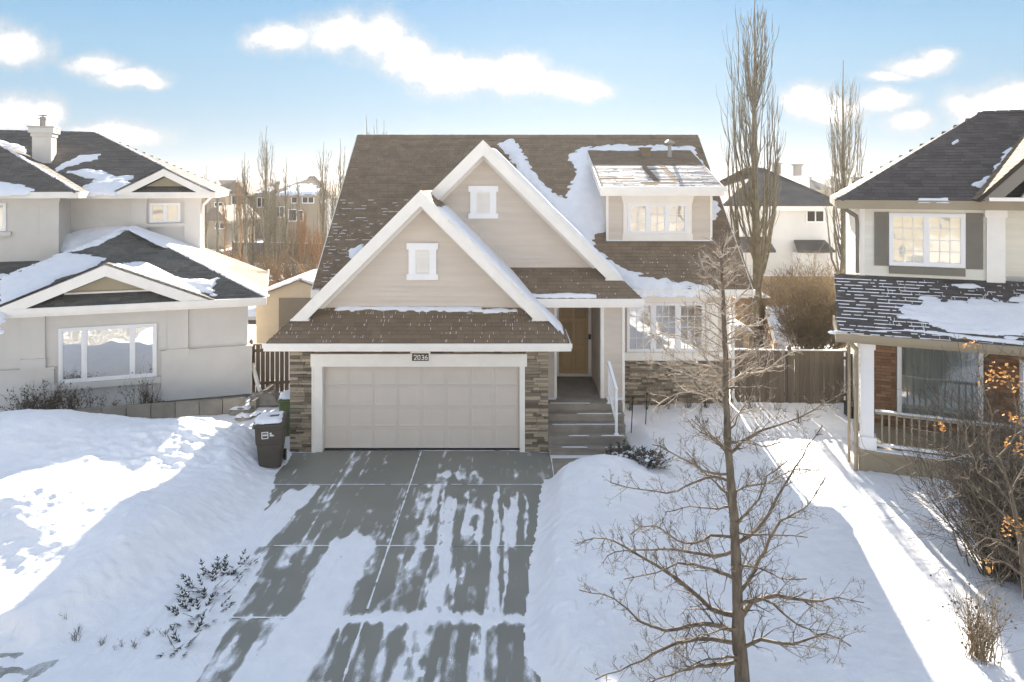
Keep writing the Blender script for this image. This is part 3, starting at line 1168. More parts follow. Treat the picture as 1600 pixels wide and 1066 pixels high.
# ---- main roof
YE, ZE, SM = 20.5, 3.57, 0.8167
XL, XRR = -5.82, 7.0
plM = Plane((0, YE, ZE), (1, 0, 0), (0, 1, SM))
LM = 6.0 * math.hypot(1, SM)
polyM = [(XL, 0), (XRR, 0), (XRR, LM), (XL, LM)]
mroof = roof_plane(H, plM, polyM, M['roof_brown'], exposure=0.148, width=0.30, thick=0.14)
plB = Plane((0, 32.5, ZE), (-1, 0, 0), (0, -1, SM))
mb = MB()
mb.prism([plB.p(-XL, 0), plB.p(-XRR, 0), plB.p(-XRR, LM), plB.p(-XL, LM)], plB.n * -.14)
obj('roof', mb, M['roof_brown'], H)
gap_snow(plM, [(XL, 0), (-3.2, 0), (-3.2, 4.2), (XL, 4.2)], H, 0.148, 150, seed=11, along='u', ln=0.15, wd=0.011)
gap_snow(plM, [(XL, 0), (-3.2, 0), (-3.2, 2.6), (XL, 2.6)], H, 0.148, 60, seed=12, ln=0.08, wd=0.011)
gap_snow(plM, [(3.8, .3), (6.8, .3), (6.8, 1.7), (3.8, 1.7)], H, 0.148, 60, seed=13, ln=0.05, wd=0.025)
mb = MB()
x = XL
while x < XRR - .05:
    e = min(x + .31, XRR)
    mb.prism([(x, 26.32, 8.36), (x, 26.5, 8.505), (x, 26.68, 8.36), (x, 26.5, 8.475)], (e - x - .01, 0, 0))
    x = e
obj('ridge_cap', mb, M['roof_brown'], H, kind='stuff')
for xx in (XL - .03, XRR - .02):
    mb = MB()
    for y0, z0, y1, z1 in ((20.45, 3.42, 26.5, 8.36), (32.55, 3.42, 26.5, 8.36)):
        mb.prism([(xx, y0, z0 - .1), (xx, y1, z1 - .1), (xx, y1, z1 + .1), (xx, y0, z0 + .1)], (.05, 0, 0))
    obj('rake_board', mb, M['trim'], H)
mb = MB()
mb.box(3.44, XRR + .02, 20.42, 20.49, 3.36, 3.56)
obj('fascia', MB().box(XL, -5.9 + .3, 20.42, 20.49, 3.36, 3.56), M['trim'], H)
obj('fascia', mb, M['trim'], H)
mb = MB().box(3.46, XRR + .04, 20.37, 20.418, 3.43, 3.575)
obj('gutter', mb, M['trim'], H)
mb = MB().box(3.4, XRR, 20.49, 20.88, 3.37, 3.40)
obj('soffit', mb, M['trim'], H)
# body
mb = MB()
mb.box(-5.38, 6.38, 21.02, 32.1, 0.0, 3.45)
mb.prism([(-5.38, 21.02, 3.45), (-5.38, 32.1, 3.45), (-5.38, 26.5, 8.1)], (.2, 0, 0))
mb.prism([(6.18, 21.02, 3.45), (6.18, 32.1, 3.45), (6.18, 26.5, 8.1)], (.2, 0, 0))
obj('wall', mb, M['siding'], H)

# ---- entry alcove
siding(H, [(0.88, 0.95), (1.12, .95), (1.12, 3.42), (.88, 3.42)], 18.7, M['siding'], back=0.25)
siding(H, [(2.46, 0.95), (2.92, .95), (2.92, 3.42), (2.46, 3.42)], 18.7, M['siding'], back=0.12)
mb = MB()
mb.box(2.36, 2.93, 18.70 + .13, 20.9, 0.6, 3.42)
mb.box(2.42, 2.93, 18.82, 18.84, 0, .95)
obj('wall', mb, M['siding'], H)
mb = MB()
mb.box(1.12, 1.19, 18.66, 18.95, .95, 3.42)
mb.box(2.35, 2.45, 18.655, 18.84, .95, 3.42)
mb.box(2.92, 2.99, 18.655, 18.84, .40, 3.42)
obj('corner_board', mb, M['trim'], H)
siding(H, [(.9, .95), (2.36, .95), (2.36, 3.42), (.9, 3.42)], 20.9, M['siding'], back=0.1)
# door: six raised panels, frame, handle
mb = MB()
mb.box(1.30, 1.39, 20.83, 20.9, 1.03, 3.10)
mb.box(2.26, 2.35, 20.83, 20.9, 1.03, 3.10)
mb.box(1.30, 2.35, 20.82, 20.9, 3.10, 3.22)
mb.box(1.30, 2.35, 20.78, 20.9, .955, 1.03)
df = obj('door_frame', mb, M['trim'], H)
mb = MB().box(1.39, 2.26, 20.855, 20.9, 1.03, 3.10)
dr = obj('front_door', mb, M['entry_door'], H, label='tan brown panelled front door set back in the entry')
for (a, b) in ((1.47, 1.79), (1.86, 2.18)):
    for (c, d) in ((1.15, 1.75), (1.85, 2.55), (2.65, 3.0)):
        m2 = MB()
        m2.add([(a, 20.852, c), (b, 20.852, c), (b, 20.852, d), (a, 20.852, d), (a + .04, 20.83, c + .04), (b - .04, 20.83, c + .04), (b - .04, 20.83, d - .04), (a + .04, 20.83, d - .04)],
               [(0, 1, 5, 4), (1, 2, 6, 5), (2, 3, 7, 6), (3, 0, 4, 7), (4, 5, 6, 7)])
        obj('door_panel', m2, M['entry_door'], dr)
mb = MB()
mb.tube([(2.2, 20.85, 1.98), (2.2, 20.79, 1.98)], .02, 8)
mb.tube([(2.2, 20.79, 1.98), (2.09, 20.785, 1.98)], .013, 6, cap=True)
mb.lathe([(.03, 0), (.03, .02)], (2.2, 20.82, 2.12), 8)
obj('door_handle', mb, M['metal'], dr)
mb = MB()
mb.box(2.255, 2.33, 20.86 - .10, 20.80, 2.05, 2.2)
obj('mailbox', mb, M['black'], H)
# porch floor and steps
mb = MB().box(0.9, 2.86, 18.2, 20.9, 0.0, 0.95)
porch = obj('porch_floor', mb, M['step'], H)
for k in range(4):
    m2 = MB()
    z = 0.76 - .19 * k
    y0 = 17.95 - .26 * k
    m2.box(0.9, 2.86 - .01 * k, y0, y0 + .27, 0 if k == 3 else z - .19 + .001, z)
    m2.box(0.9, 2.87 - .01 * k, y0 - .025, y0, z - .045, z + .001)
    obj('step', m2, M['step'], H)
rng = random.Random(3)
mb = MB()
for k in range(5):
    z = 0.95 - .19 * k
    y0 = (18.2, 17.95, 17.69, 17.43, 17.17)[k]
    for j in range(5):
        a = rng.uniform(.95, 2.4)
        l = rng.uniform(.15, .7)
        b = min(a + l, 2.8)
        yy = y0 + rng.uniform(.0, .03) if k else y0 + .01
        mb.add([(a, yy, z + .003), (b, yy, z + .003), (b - .04, yy + .03, z + .012), (a + .05, yy + .035, z + .012)], [(0, 1, 2, 3)])
mb.box(2.5, 2.92, 18.5, 18.66, .95, .99)
mb.box(.92, 1.16, 18.55, 18.66, .95, .98)
mb.prism([(0.93, 16.99, .005), (2.8, 17.0, .005), (2.8, 17.16, .005), (0.93, 17.16, .005)], (0, 0, .012))
obj('snow_on_steps', mb, M['snow'], H, kind='stuff')
# handrail
mb = MB()
mb.beam((2.51, 18.22, .95), (2.51, 18.22, 2.02), .06, .06, up=(0, 1, 0))
mb.beam((2.60, 17.55, .38), (2.60, 17.55, 1.50), .06, .06, up=(0, 1, 0))
hr = obj('handrail_post', MB().beam((2.51, 18.22, .95), (2.51, 18.22, 2.02), .065, .065, up=(0, 1, 0)).box(2.45, 2.57, 18.16, 18.28, .952, .97), M['white'], H)
obj('handrail_post', MB().beam((2.60, 17.55, .38), (2.60, 17.55, 1.50), .065, .065, up=(0, 1, 0)).box(2.54, 2.66, 17.49, 17.61, .381, .40), M['white'], H)
obj('handrail', MB().beam((2.505, 18.26, 2.02), (2.605, 17.51, 1.50), .07, .05), M['white'], H)
obj('bottom_rail', MB().beam((2.51, 18.22, 1.22), (2.60, 17.55, .66), .04, .04), M['white'], H)
for k in range(1, 6):
    t = k / 6
    x_, y_ = 2.51 + .09 * t, 18.22 - .67 * t
    obj('baluster', MB().beam((x_, y_, 1.22 - .56 * t), (x_, y_, 2.0 - .52 * t), .022, .022, up=(0, 1, 0)), M['white'], H)

# ---- living-room wall right of the entry
Yw = 20.9
siding(H, [(2.93, 1.45), (6.40, 1.45), (6.40, 3.40), (2.93, 3.40)], Yw, M['siding'], back=0.11)
mb = MB().box(2.93, 6.42, Yw - .015, Yw + .11, 0, 1.42)
sw = obj('stone_wall', mb, M['mortar'], H)
stones(sw, 3.0, 6.44, 0.02, 1.40, Yw - .02)
mb = MB()
mb.box(3.0, 6.48, Yw - .12, Yw - .01, 1.42, 1.66)
obj('sill_board', mb, M['trim'], H)
mb = MB()
mb.box(3.2, 5.75, Yw - .10, Yw - .024, 3.13, 3.33)
obj('window_header', mb, M['trim'], H)
mb = MB()
mb.box(6.38, 6.48, Yw - .03, Yw + .10, 1.66, 3.36)
obj('corner_board', mb, M['trim'], H)
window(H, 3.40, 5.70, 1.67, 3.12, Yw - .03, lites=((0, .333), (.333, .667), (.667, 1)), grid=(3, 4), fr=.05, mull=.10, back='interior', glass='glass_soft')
for (a, b) in ((5.76, 6.10), (3.02, 3.34)):
    mb = MB().box(a, b, Yw - .06, Yw - .024, 1.68, 3.12)
    s_ = obj('shutter', mb, M['trim'], H)
    m2 = MB().box(a + .04, b - .04, Yw - .07, Yw - .061, 1.74, 3.06)
    obj('shutter_panel', m2, M['trim'], s_)
# downspout at the right corner
mb = MB()
mb.tube([(6.62, 20.40, 3.40), (6.56, 20.62, 3.22), (6.53, 20.80, 3.10), (6.53, 20.80, .35), (6.56, 20.5, .2), (6.6, 20.2, .16)], .045, 6)
obj('downspout', mb, M['white'], H)

# ---- dormer
YD = 22.06
dm = MB()
for xs in (2.97, 6.15):
    dm.prism([(xs, YD + .02, 4.84), (xs, 26.0, 8.0), (xs, 25.8, 7.9), (xs, YD + .02, 6.58)], (.10, 0, 0))
obj('dormer_wall', dm, M['siding'], H)
siding(H, [(2.97, 4.86), (6.25, 4.86), (6.25, 6.30), (2.97, 6.30)], YD, M['siding'], back=0.08)
obj('corner_board', MB().box(2.95, 3.02, YD - .035, YD + .02, 4.86, 6.3), M['trim'], H)
obj('corner_board', MB().box(6.20, 6.27, YD - .035, YD + .02, 4.86, 6.3), M['trim'], H)
SD = 0.33
plD = Plane((0, 21.6, 6.55), (1, 0, 0), (0, 1, SD))
LD = 4.35 * math.hypot(1, SD)
polyD = [(2.75, 0), (6.48, 0), (6.48, LD), (2.75, LD)]
droof = roof_plane(H, plD, polyD, M['roof_brown'], exposure=0.148, width=0.30, thick=0.12)
mb = MB()
mb.box(2.73, 6.50, 21.52, 21.60, 6.27, 6.53)
for xx in (2.71, 6.485):
    mb.prism([(xx, 21.6, 6.27), (xx, 21.6, 6.54), (xx, 25.95, 7.98), (xx, 25.95, 7.75)], (.035, 0, 0))
obj('fascia', mb, M['trim'], H)
obj('gutter', MB().box(2.70, 6.56, 21.47, 21.518, 6.40, 6.56), M['trim'], H)
obj('soffit', MB().box(2.75, 6.48, 21.6, YD, 6.28, 6.31), M['trim'], H)
obj('window_header', MB().prism([(3.47, YD - .07, 6.03), (5.63, YD - .07, 6.03), (5.69, YD - .07, 6.27), (3.41, YD - .07, 6.27)], (0, .045, 0)), M['trim'], H)
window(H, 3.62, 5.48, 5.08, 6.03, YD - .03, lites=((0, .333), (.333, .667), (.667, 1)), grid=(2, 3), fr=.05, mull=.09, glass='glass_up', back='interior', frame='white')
mb = MB()
mb.box(3.48, 3.615, YD - .065, YD - .024, 5.0, 6.03)
mb.box(5.485, 5.62, YD - .065, YD - .024, 5.0, 6.03)
mb.box(3.45, 5.65, YD - .08, YD - .024, 4.87, 5.07)
obj('window_trim', mb, M['trim'], H)
obj('flashing', MB().box(2.95, 6.27, YD - .06, YD - .036, 4.85, 4.885), M['white'], H)
# snow lying in the courses of the dormer roof, two bare streaks
mb = MB()
rng = random.Random(12)
for r in range(0, 15):
    v = r * .148
    x = 2.78
    while x < 6.45:
        l = rng.uniform(.3, 1.1)
        e = min(x + l, 6.46)
        ux = (x + e) / 2
        bare = False
        for (c0, sl) in ((4.50, -.07), (5.12, -.07)):
            c = c0 + sl * (v - 1.0)
            if x < c + .08 and e > c - .08 and .35 < v < 2.3:
                if c - .09 > x + .05:
                    e = c - .09
                else:
                    bare = True
                    e = c + .09
        if not bare and rng.random() < .97:
            wv_ = .148 * rng.uniform(.16, .42)
            q = [plD.p(x, v + .002, .020), plD.p(e, v + .002, .020), plD.p(e - .03, v + .002 + wv_, .022), plD.p(x + .03, v + .002 + wv_, .022),
                 plD.p(x, v - .002, .012), plD.p(e, v - .002, .012)]
            mb.add(q, [(0, 1, 2, 3), (4, 5, 1, 0)])
        x = e
obj('roof_snow', mb, M['snow'], H, kind='stuff')
# vents
mb = MB()
c = plD.p(4.72, 3.55, .0)
mb.box(c.x - .17, c.x + .17, c.y - .16, c.y + .16, c.z - .05, c.z + .22)
mb.box(c.x - .21, c.x + .21, c.y - .2, c.y + .2, c.z + .22, c.z + .27)
obj('box_vent', mb, M['roof_brown'], H)
c = plD.p(5.55, 3.35, 0)
mb = MB()
mb.lathe([(.10, -.05), (.075, .12), (.06, .16), (.06, .42)], c, 12)
mb.lathe([(.10, .42), (.17, .46), (.17, .52), (.04, .60)], c, 12)
obj('pipe_vent', mb, M['metal'], H)

# ---- snow on this house's roofs
def pxpoly(fr, pts, pl):
    return [fr.on(x, y, pl) for x, y in pts]


sn = [(780, 228), (790, 221), (803, 217), (821, 248), (843, 280), (866, 305), (884, 313), (890, 300), (901, 276), (901, 262), (889, 252), (893, 240),
      (910, 231), (960, 228), (1000, 228), (1082, 230), (1096, 252), (1108, 280), (1112, 300), (1118, 318), (1122, 330), (1118, 346), (1108, 346), (960, 346),
      (948, 362), (925, 364), (928, 385), (948, 405), (975, 421), (1008, 434), (1060, 441), (1106, 449), (1112, 456), (1000, 458), (965, 440), (900, 368), (830, 290)]
snow_sheet(plM, [pxpoly(W0, sn, plM)], H, thick=.13, seed=3, ragged=.10, res=.05)
snow_sheet(plR1, [[(17.47, .6), (19.5, .75), (19.5, 4.55), (17.47, 4.55)]], H, thick=.05, seed=4, ragged=.04, course=0, edge=.05)
snow_sheet(plR1, [[(17.2, .18), (18.6, .15), (18.6, .8), (17.5, .8)]], H, thick=.05, seed=6, ragged=.05, course=0, edge=.05)
snow_sheet(pl_sk1, [[(-2.2, 1.12), (1.5, 1.10), (1.5, 1.24), (-2.2, 1.24)], [(1.6, 1.02), (2.4, 1.06), (2.4, 1.12), (1.6, 1.12)]], H, thick=.05, seed=14, ragged=.05, res=.035, edge=.04)
snow_sheet(pl_sk2, [[(1.2, .03), (2.95, .03), (2.95, .12), (2.7, .17), (1.2, .16)]], H, thick=.06, seed=24, ragged=.03, res=.03, edge=.04)
snow_sheet(plR2, [[(19.03, .6), (21.5, 1.5), (25, 5.5), (19.03, 5.6)]], H, thick=.08, seed=26, ragged=.03, res=.06, course=0, edge=.06)
pr = pxpoly(W0, [(545, 392), (562, 384), (570, 386), (560, 398), (548, 408)], plM)
snow_sheet(plM, [pr], H, thick=.05, seed=34, ragged=.10, res=.04, edge=.05)
# ================================================================== GROUND
DRV_L, DRV_R = -5.45, 0.95


def ground_h(X, Y, want_thin=False):
    """height of the snow; below 0 where the paving is bare"""
    X = np.asarray(X, float)
    Y = np.asarray(Y, float)
    n1 = fbm(X * .35, Y * .35, 3)
    n2 = fbm(X * 1.6, Y * 1.6, 5)
    n3 = fbm(X * 6, Y * 6, 8, 3)
    h = 0.24 + .07 * n1 + .018 * n2
    h = h + .013 * n3 + .011 * fbm(X * 14, Y * 14, 19, 2)
    h = h + sstep(60, 200, np.hypot(X, Y - 20)) * .3
    # right lawn, a bank thrown up along the driveway
    bank = np.exp(-((X - 1.6 - .1 * (Y - 12)) / 1.1) ** 2) * .26 * sstep(16.6, 15.2, Y)
    h = h + bank
    h = h + .22 * np.exp(-((X - 2.0) / .9) ** 2 - ((Y - 15.2) / 1.0) ** 2)
    h = h - .14 * sstep(17.5, 20, Y) * sstep(3, 3.5, X) * sstep(10.5, 9.5, X)
    h = h + .12 * np.exp(-((X - 5.6) / 1.6) ** 2 - ((Y - 19.6) / .7) ** 2)
    # right neighbour's front: low mounds by the porch
    h = h + .12 * np.exp(-((X - 9.6) / 1.5) ** 2 - ((Y - 14.0) / .9) ** 2)
    # big piles left of the driveway
    h = h + 1.05 * np.exp(-((X + 11.3) / 2.9) ** 2 - ((Y - 16.3) / 2.0) ** 2)
    h = h + .42 * np.exp(-((X + 7.6) / 1.5) ** 2 - ((Y - 16.9) / 1.6) ** 2)
    h = h + .75 * np.exp(-((X + 8.9) / 1.9) ** 2 - ((Y - 13.0) / 1.25) ** 2)
    h = h + .40 * np.exp(-((X + 6.6) / .75) ** 2 - ((Y - 12.2) / 2.0) ** 2)
    h = h + .35 * np.exp(-((X + 12.4) / 1.6) ** 2 - ((Y - 12.4) / 1.2) ** 2)
    rough = sstep(-6.0, -7.0, X) * sstep(-12.5, -10, X) * sstep(11.0, 12.6, Y) * sstep(18.5, 17, Y)
    h = h + rough * (.05 * n2 + .018 * n3) * (.6 + .8 * np.abs(n1))
    # trodden, chunky snow between the bins and the pile
    ch = sstep(-5.6, -6.4, X) * sstep(-9.5, -8.0, X) * sstep(14.8, 15.8, Y) * sstep(18.6, 17.6, Y)
    h = h + ch * .08 * np.maximum(vnoise(X * 4.5, Y * 6.5, 31), vnoise(X * 9, Y * 11, 32) * .7)
    # wheel and foot marks on the right lawn
    h = h - .07 * np.exp(-((X - 10.5 + .45 * (Y - 11)) / .16) ** 2) * sstep(9, 10, Y) * sstep(14.5, 13, Y) * (.6 + .6 * vnoise(X * 3, Y * 3, 77))
    # ground drops behind the pile towards the left neighbour's wall
    back = sstep(17.9, 18.9, Y + .10 * (X + 10)) * sstep(-5.3, -6.3, X) * sstep(27, 24, Y)
    h = h * (1 - back) + (.10 + .05 * n2) * back
    foot = vnoise(X * 3.3, Y * 2.6, 91)
    h = h - .03 * sstep(.62, .9, foot) * sstep(1.5, 3.0, X) + .03 * sstep(.72, .95, vnoise(X * 5.5, Y * 5.5, 92))
    # ---- driveway and front walk
    wig = .05 * vnoise(X * 7, Y * 9, 25) + .10 * vnoise(Y * 1.3, Y * 0 + 2.2, 21) + .02 * vnoise(Y * 4.0, Y * 0 + 4.2, 22)
    ledge = np.interp(Y, [8.5, 10, 11.5, 12.9, 14.0, 15.5, 17.2], [-6.6, -6.3, -5.4, -4.95, -5.0, -5.25, -5.45]) + wig
    redge = np.interp(Y, [8.5, 9.4, 9.9, 11.5, 12.9, 14.5, 16.0, 16.2], [.65, .35, .12, .28, .36, .50, .72, .95]) + wig * .5
    inn = np.minimum(X - ledge, redge - X)
    inn = np.minimum(inn, 17.7 - Y)
    # the walk in front of the steps
    wk = np.minimum(np.minimum(X - .6, 3.02 - X - .5 * np.maximum(0, 16.9 - Y)), np.minimum(Y - 15.85 - .35 * (X - .9) - .08 * n2, 18.8 - Y))
    inn2 = np.maximum(inn, wk)
    rise = np.where(X > -2, sstep(0, -.55, inn2), sstep(0.0, -1.2, inn2))
    edge_in = sstep(.02, -.05, inn2)
    # thin snow left on the driveway
    st = vnoise(X * 6.0, Y * .4, 41) * .65 + vnoise(X * 17.0, Y * .8, 42) * .55 + fbm(X * 9, Y * 4, 43, 4) * .95
    thin = -.66 + st * .66 + .16 * sstep(15.3, 13.5, Y) * sstep(-1.9, -2.6, X)

    def streak(xc, wdt, y0, y1, amt, soft=.15):
        nonlocal thin
        xx = X - xc - .035 * vnoise(X * 16, Y * 2.6, 301) - .05 * vnoise(Y * 1.1, Y * 0, int(100 + float(np.mean(xc)) * 10 % 50))
        m = sstep(wdt + soft, wdt - soft * .3, np.abs(xx)) * sstep(y1 + .25, y1 - .1, Y + .3 * vnoise(X * 7, Y * 1.5, 302)) * sstep(y0 - .25, y0 + .25, Y + .3 * vnoise(X * 7, Y * 1.5, 303))
        thin = thin + amt * m

    cen = np.interp(Y, [8.5, 10.7, 13.2], [-3.25, -3.08, -2.95])
    streak(cen, .35, 6, 13.15, 1.25)
    streak(np.interp(Y, [12, 15.4], [-5.0, -4.45]), .26, 11.5, 15.3, 1.3)
    streak(-4.75, .35, 6, 12.4, .9)
    streak(-1.62, .06, 11.4, 15.3, .7)
    streak(-1.18, .08, 11.0, 14.9, .9)
    streak(-.95, .02, 11.0, 15.2, .6, .04)
    streak(.25, .025, 10.9, 15.2, .7, .04)
    streak(-1.42, .02, 11.2, 15.0, .6, .04)
    streak(-.83, .05, 11.6, 14.2, .5)
    streak(-.62, .05, 12.9, 14.6, .6)
    streak(-.30, .05, 10.7, 15.4, .95, .04)
    streak(-.12, .03, 10.7, 14.4, .85, .03)
    streak(.02, .07, 12.9, 15.0, .9, .05)
    streak(-1.95, .07, 11, 15.3, .45)
    streak(-3.95, .22, 12.2, 12.9, .7)
    streak(-1.0, .55, 15.75, 15.95, .75, .2)
    streak(-.1, .45, 16.1, 16.35, .45, .2)
    thin = thin + .42 * sstep(11.3, 9.6, Y) * (1 + .3 * n2) - .10 * sstep(14, 16.5, Y)
    thin = thin + 1.1 * np.exp(-((Y - 10.72 - .10 * n2) / .16) ** 2) * sstep(-4.6, -2.6, X)
    thin = thin + .9 * sstep(-3.8, -5.2, X) * sstep(13.4, 11.5, Y)
    if want_thin:
        return thin
    # street edge, lower left: icy asphalt with patches
    strt = sstep(-5.3, -7.2, X + .9 * fbm(X * 1.7, Y * 2.5, 71)) * sstep(10.55, 9.95, Y + .45 * fbm(X * 2.1, Y * 2.1, 72))
    thin_s = -.12 + .6 * fbm(X * 1.2, Y * 2.4, 51) + .5 * fbm(X * 4, Y * 7, 52) - .25 * sstep(-6.2, -7.5, X)
    slush = .5 * fbm(X * 2.2, Y * 2.2, 61)
    tcov = np.where(thin > 0, np.minimum(.002 + thin * .024, .026), np.maximum(thin * .05, -.02)) + 0.0
    tcov = np.where(wk > inn, np.where(thin + .05 > 0.1, -.02, -.03), tcov)
    tcov = np.where(Y > 17.75, -.05, tcov)
    sc_ = np.where(thin_s > 0, np.minimum(.004 + thin_s * .05, .04), -.012)
    # blend
    H_ = np.where(inn2 > 0, tcov, tcov * 0 + np.maximum(h, .02) * rise)
    onsteps = (X > .85) & (X < 2.84) & (Y > 17.0) & (Y < 20.95)
    H_ = np.where(onsteps, -.08, H_)
    H_ = H_ * (1 - strt) + (sc_ - .003) * strt
    # beyond the left edge of the driveway the snow thickens slowly
    # scattered dents and clods
    # under buildings
    gar = (X > -5.42) & (X < .85) & (Y > 17.5) & (Y < 21)
    H_ = np.where(gar, -.06, H_)
    return H_


def coords(dense, grow):
    return np.array(dense)


def axis(segs):
    xs = [segs[0][0]]
    for (a, b, st) in segs:
        n_ = max(1, int(round((b - a) / st)))
        xs += list(a + (b - a) * (np.arange(1, n_ + 1) / n_))
    return np.array(xs)


ax = axis([(-900, -200, 60), (-200, -60, 12), (-60, -20, 2), (-20, -9.6, .1), (-9.6, -5.9, .05), (-5.9, 1.6, .027), (1.6, 5, .06), (5, 18, .09), (18, 60, 2), (60, 200, 12), (200, 900, 60)])
ay = axis([(-700, -120, 60), (-120, -20, 8), (-20, 6, 1.3), (6, 8.6, .3), (8.6, 17.6, .033), (17.6, 26, .09), (26, 60, 1), (60, 200, 12), (200, 1500, 100)])
GX, GY = np.meshgrid(ax, ay)
GZ = ground_h(GX, GY)
me = grid_mesh('snow_ground', np.stack([GX, GY, GZ], -1), np.ones((len(ay) - 1, len(ax) - 1), bool), M['snow'])
g = bpy.data.objects.new('snow_ground', me)
COL.objects.link(g)
g['kind'] = 'structure'
g['label'] = 'snow covering the yards and banked beside the driveway'


def gz(x, y):
    return float(ground_h(np.array([x]), np.array([y]))[0])


# driveway slabs with tooled joints
drv = bpy.data.objects.new('driveway', MB().box(DRV_L - .02, DRV_R + .02, 4, 17.56, -.3, -.10).mesh('driveway', M['conc']))
COL.objects.link(drv)
drv['kind'] = 'structure'
drv['label'] = 'grey concrete driveway streaked with wind-packed snow'
OFF[drv.name] = (0, 0, 0)
ys = [17.52, 15.52, 12.88, 10.74, 8.4, 6.0, 4.0]
for i in range(len(ys) - 1):
    for (a, b) in ((DRV_L, -2.25), (-2.25, DRV_R)):
        m_ = MB()
        g_ = .007
        x0, x1, y0, y1 = a + g_, b - g_, ys[i + 1] + g_, ys[i] - g_
        c_ = .008
        z_ = 0.0
        nx_, ny_ = int((x1 - x0) / .035), int((y1 - y0) / .05)
        gu, gv = np.meshgrid(np.linspace(x0, x1, nx_ + 1), np.linspace(y0, y1, ny_ + 1))
        zz = np.where((gu <= x0 + .001) | (gu >= x1 - .001) | (gv <= y0 + .001) | (gv >= y1 - .001), -c_, z_)
        sm_ = grid_mesh('concrete_slab', np.stack([gu, gv, zz], -1), np.ones((ny_, nx_), bool), M['conc'])
        dv = ground_h(gu, gv, want_thin=True).ravel()
        at_ = sm_.attributes.new('dust', 'FLOAT', 'POINT')
        at_.data.foreach_set('value', dv.astype(np.float32))
        obj('concrete_slab', None, None, drv, mesh=sm_)
# snow packed into the joints
rng = random.Random(9)
mb = MB()


def joint(x0, y0, x1, y1, w_):
    n_ = int(math.hypot(x1 - x0, y1 - y0) / .12)
    for k in range(n_):
        if rng.random() < .08:
            continue
        t0, t1 = k / n_, (k + 1.0) / n_
        ww = w_ * rng.uniform(.55, 1.25)
        dx, dy = (y1 - y0), -(x1 - x0)
        l_ = math.hypot(dx, dy)
        dx, dy = dx / l_ * ww, dy / l_ * ww
        a = (x0 + (x1 - x0) * t0, y0 + (y1 - y0) * t0)
        b = (x0 + (x1 - x0) * t1, y0 + (y1 - y0) * t1)
        mb.add([(a[0] - dx, a[1] - dy, .002), (b[0] - dx, b[1] - dy, .002), (b[0], b[1], .007), (a[0], a[1], .007), (b[0] + dx, b[1] + dy, .002), (a[0] + dx, a[1] + dy, .002)],
               [(0, 1, 2, 3), (3, 2, 4, 5)])


joint(-2.25, 17.4, -2.25, 9, .018)
joint(DRV_L, 15.52, DRV_R, 15.52, .014)
joint(DRV_L, 12.88, DRV_R, 12.88, .016)
joint(DRV_L, 10.74, DRV_R, 10.74, .018)
joint(-5.4, 17.37, -4.7, 17.37, .02)
joint(.3, 17.38, .93, 17.38, .02)
joint(-2.3, 17.5, .2, 17.5, .02)
joint(DRV_R, 17.3, DRV_R, 15.9, .012)
o = obj('snow_in_slab_joints', mb, M['snow'], drv, kind='stuff')
wkm = obj('front_walk', MB().box(DRV_R + .012, 3.3, 15.3, 17.22, -.2, -.004).box(2.8, 3.3, 17.2, 18.7, -.2, -.03), M['step'], off=(2, 16.5, 0))
wkm['kind'] = 'structure'
st = obj('street', MB().box(-60, DRV_L - .1, -30, 10.7, -.12, -.006).box(DRV_L - .1, 60, -30, 4.0, -.12, -.006), M['conc'], off=(-10, 0, 0))
st['kind'] = 'structure'
da_ = st.data.attributes.new('dust', 'FLOAT', 'POINT')
da_.data.foreach_set('value', [-.24] * len(st.data.vertices))
# ================================================================== LEFT NEIGHBOUR
def roof3(parent, pts, mat, **kw):
    """shingled plane through 3-D points; the first two lie along the eave"""
    pts = [Vector(p) for p in pts]
    u = (pts[1] - pts[0]).normalized()
    far = max(pts[2:], key=lambda p: p.z)
    v = far - pts[0]
    v = (v - u * v.dot(u)).normalized()
    o = pts[0]
    if u.cross(v).z < 0:
        o, u = pts[1], -u
    pl = Plane(o, u, v)
    poly = [pl.uv(p) for p in pts]
    r = roof_plane(parent, pl, poly, mat, **kw)
    return pl, poly, r


def ridge_line(parent, a, b, mat, w_=.13, st=.3, name='hip_cap'):
    a, b = Vector(a), Vector(b)
    d = b - a
    n_ = max(1, int(d.length / st))
    mb = MB()
    for k in range(n_):
        p, q = a + d * (k / n_), a + d * ((k + .93) / n_)
        sd_ = d.cross(Vector((0, 0, 1))).normalized() * w_
        up = Vector((0, 0, .035))
        dn = Vector((0, 0, -.05))
        mb.add([p - sd_ + dn, p + up * .8, p + sd_ + dn, q - sd_ + dn, q + up * .65, q + sd_ + dn], [(0, 1, 4, 3), (1, 2, 5, 4), (0, 2, 1), (3, 4, 5)])
    return obj(name, mb, mat, parent, kind='stuff')


LF = Fr((-8.07, 21.5, 0.0), R(18.4))
LH = thing('house', 'grey stucco house with hipped grey roofs and a tall stucco chimney', 'house', (0, 0, 0), world=(-8.07, 21.5, 0.0), rot=R(18.4))


def Lp(px, py, v):
    return LF.at_y(px, py, v)


def pbox(mb, fr, px0, px1, py0, py1, v, d0, d1):
    """box whose front spans a pixel rectangle on local plane y = v, from v - d0 to v + d1"""
    a = fr.at_y(px0, py1, v)
    b = fr.at_y(px1, py0, v)
    c = fr.at_y(px0, py0, v)
    e = fr.at_y(px1, py1, v)
    mb.box(a.x, b.x, v - d0, v + d1, (a.z + e.z) / 2, (b.z + c.z) / 2)
    return a.x, b.x, (a.z + e.z) / 2, (b.z + c.z) / 2


ST = M['stucco']
zE = Lp(418, 470, -.5).z + .10       # top of the wing's eave
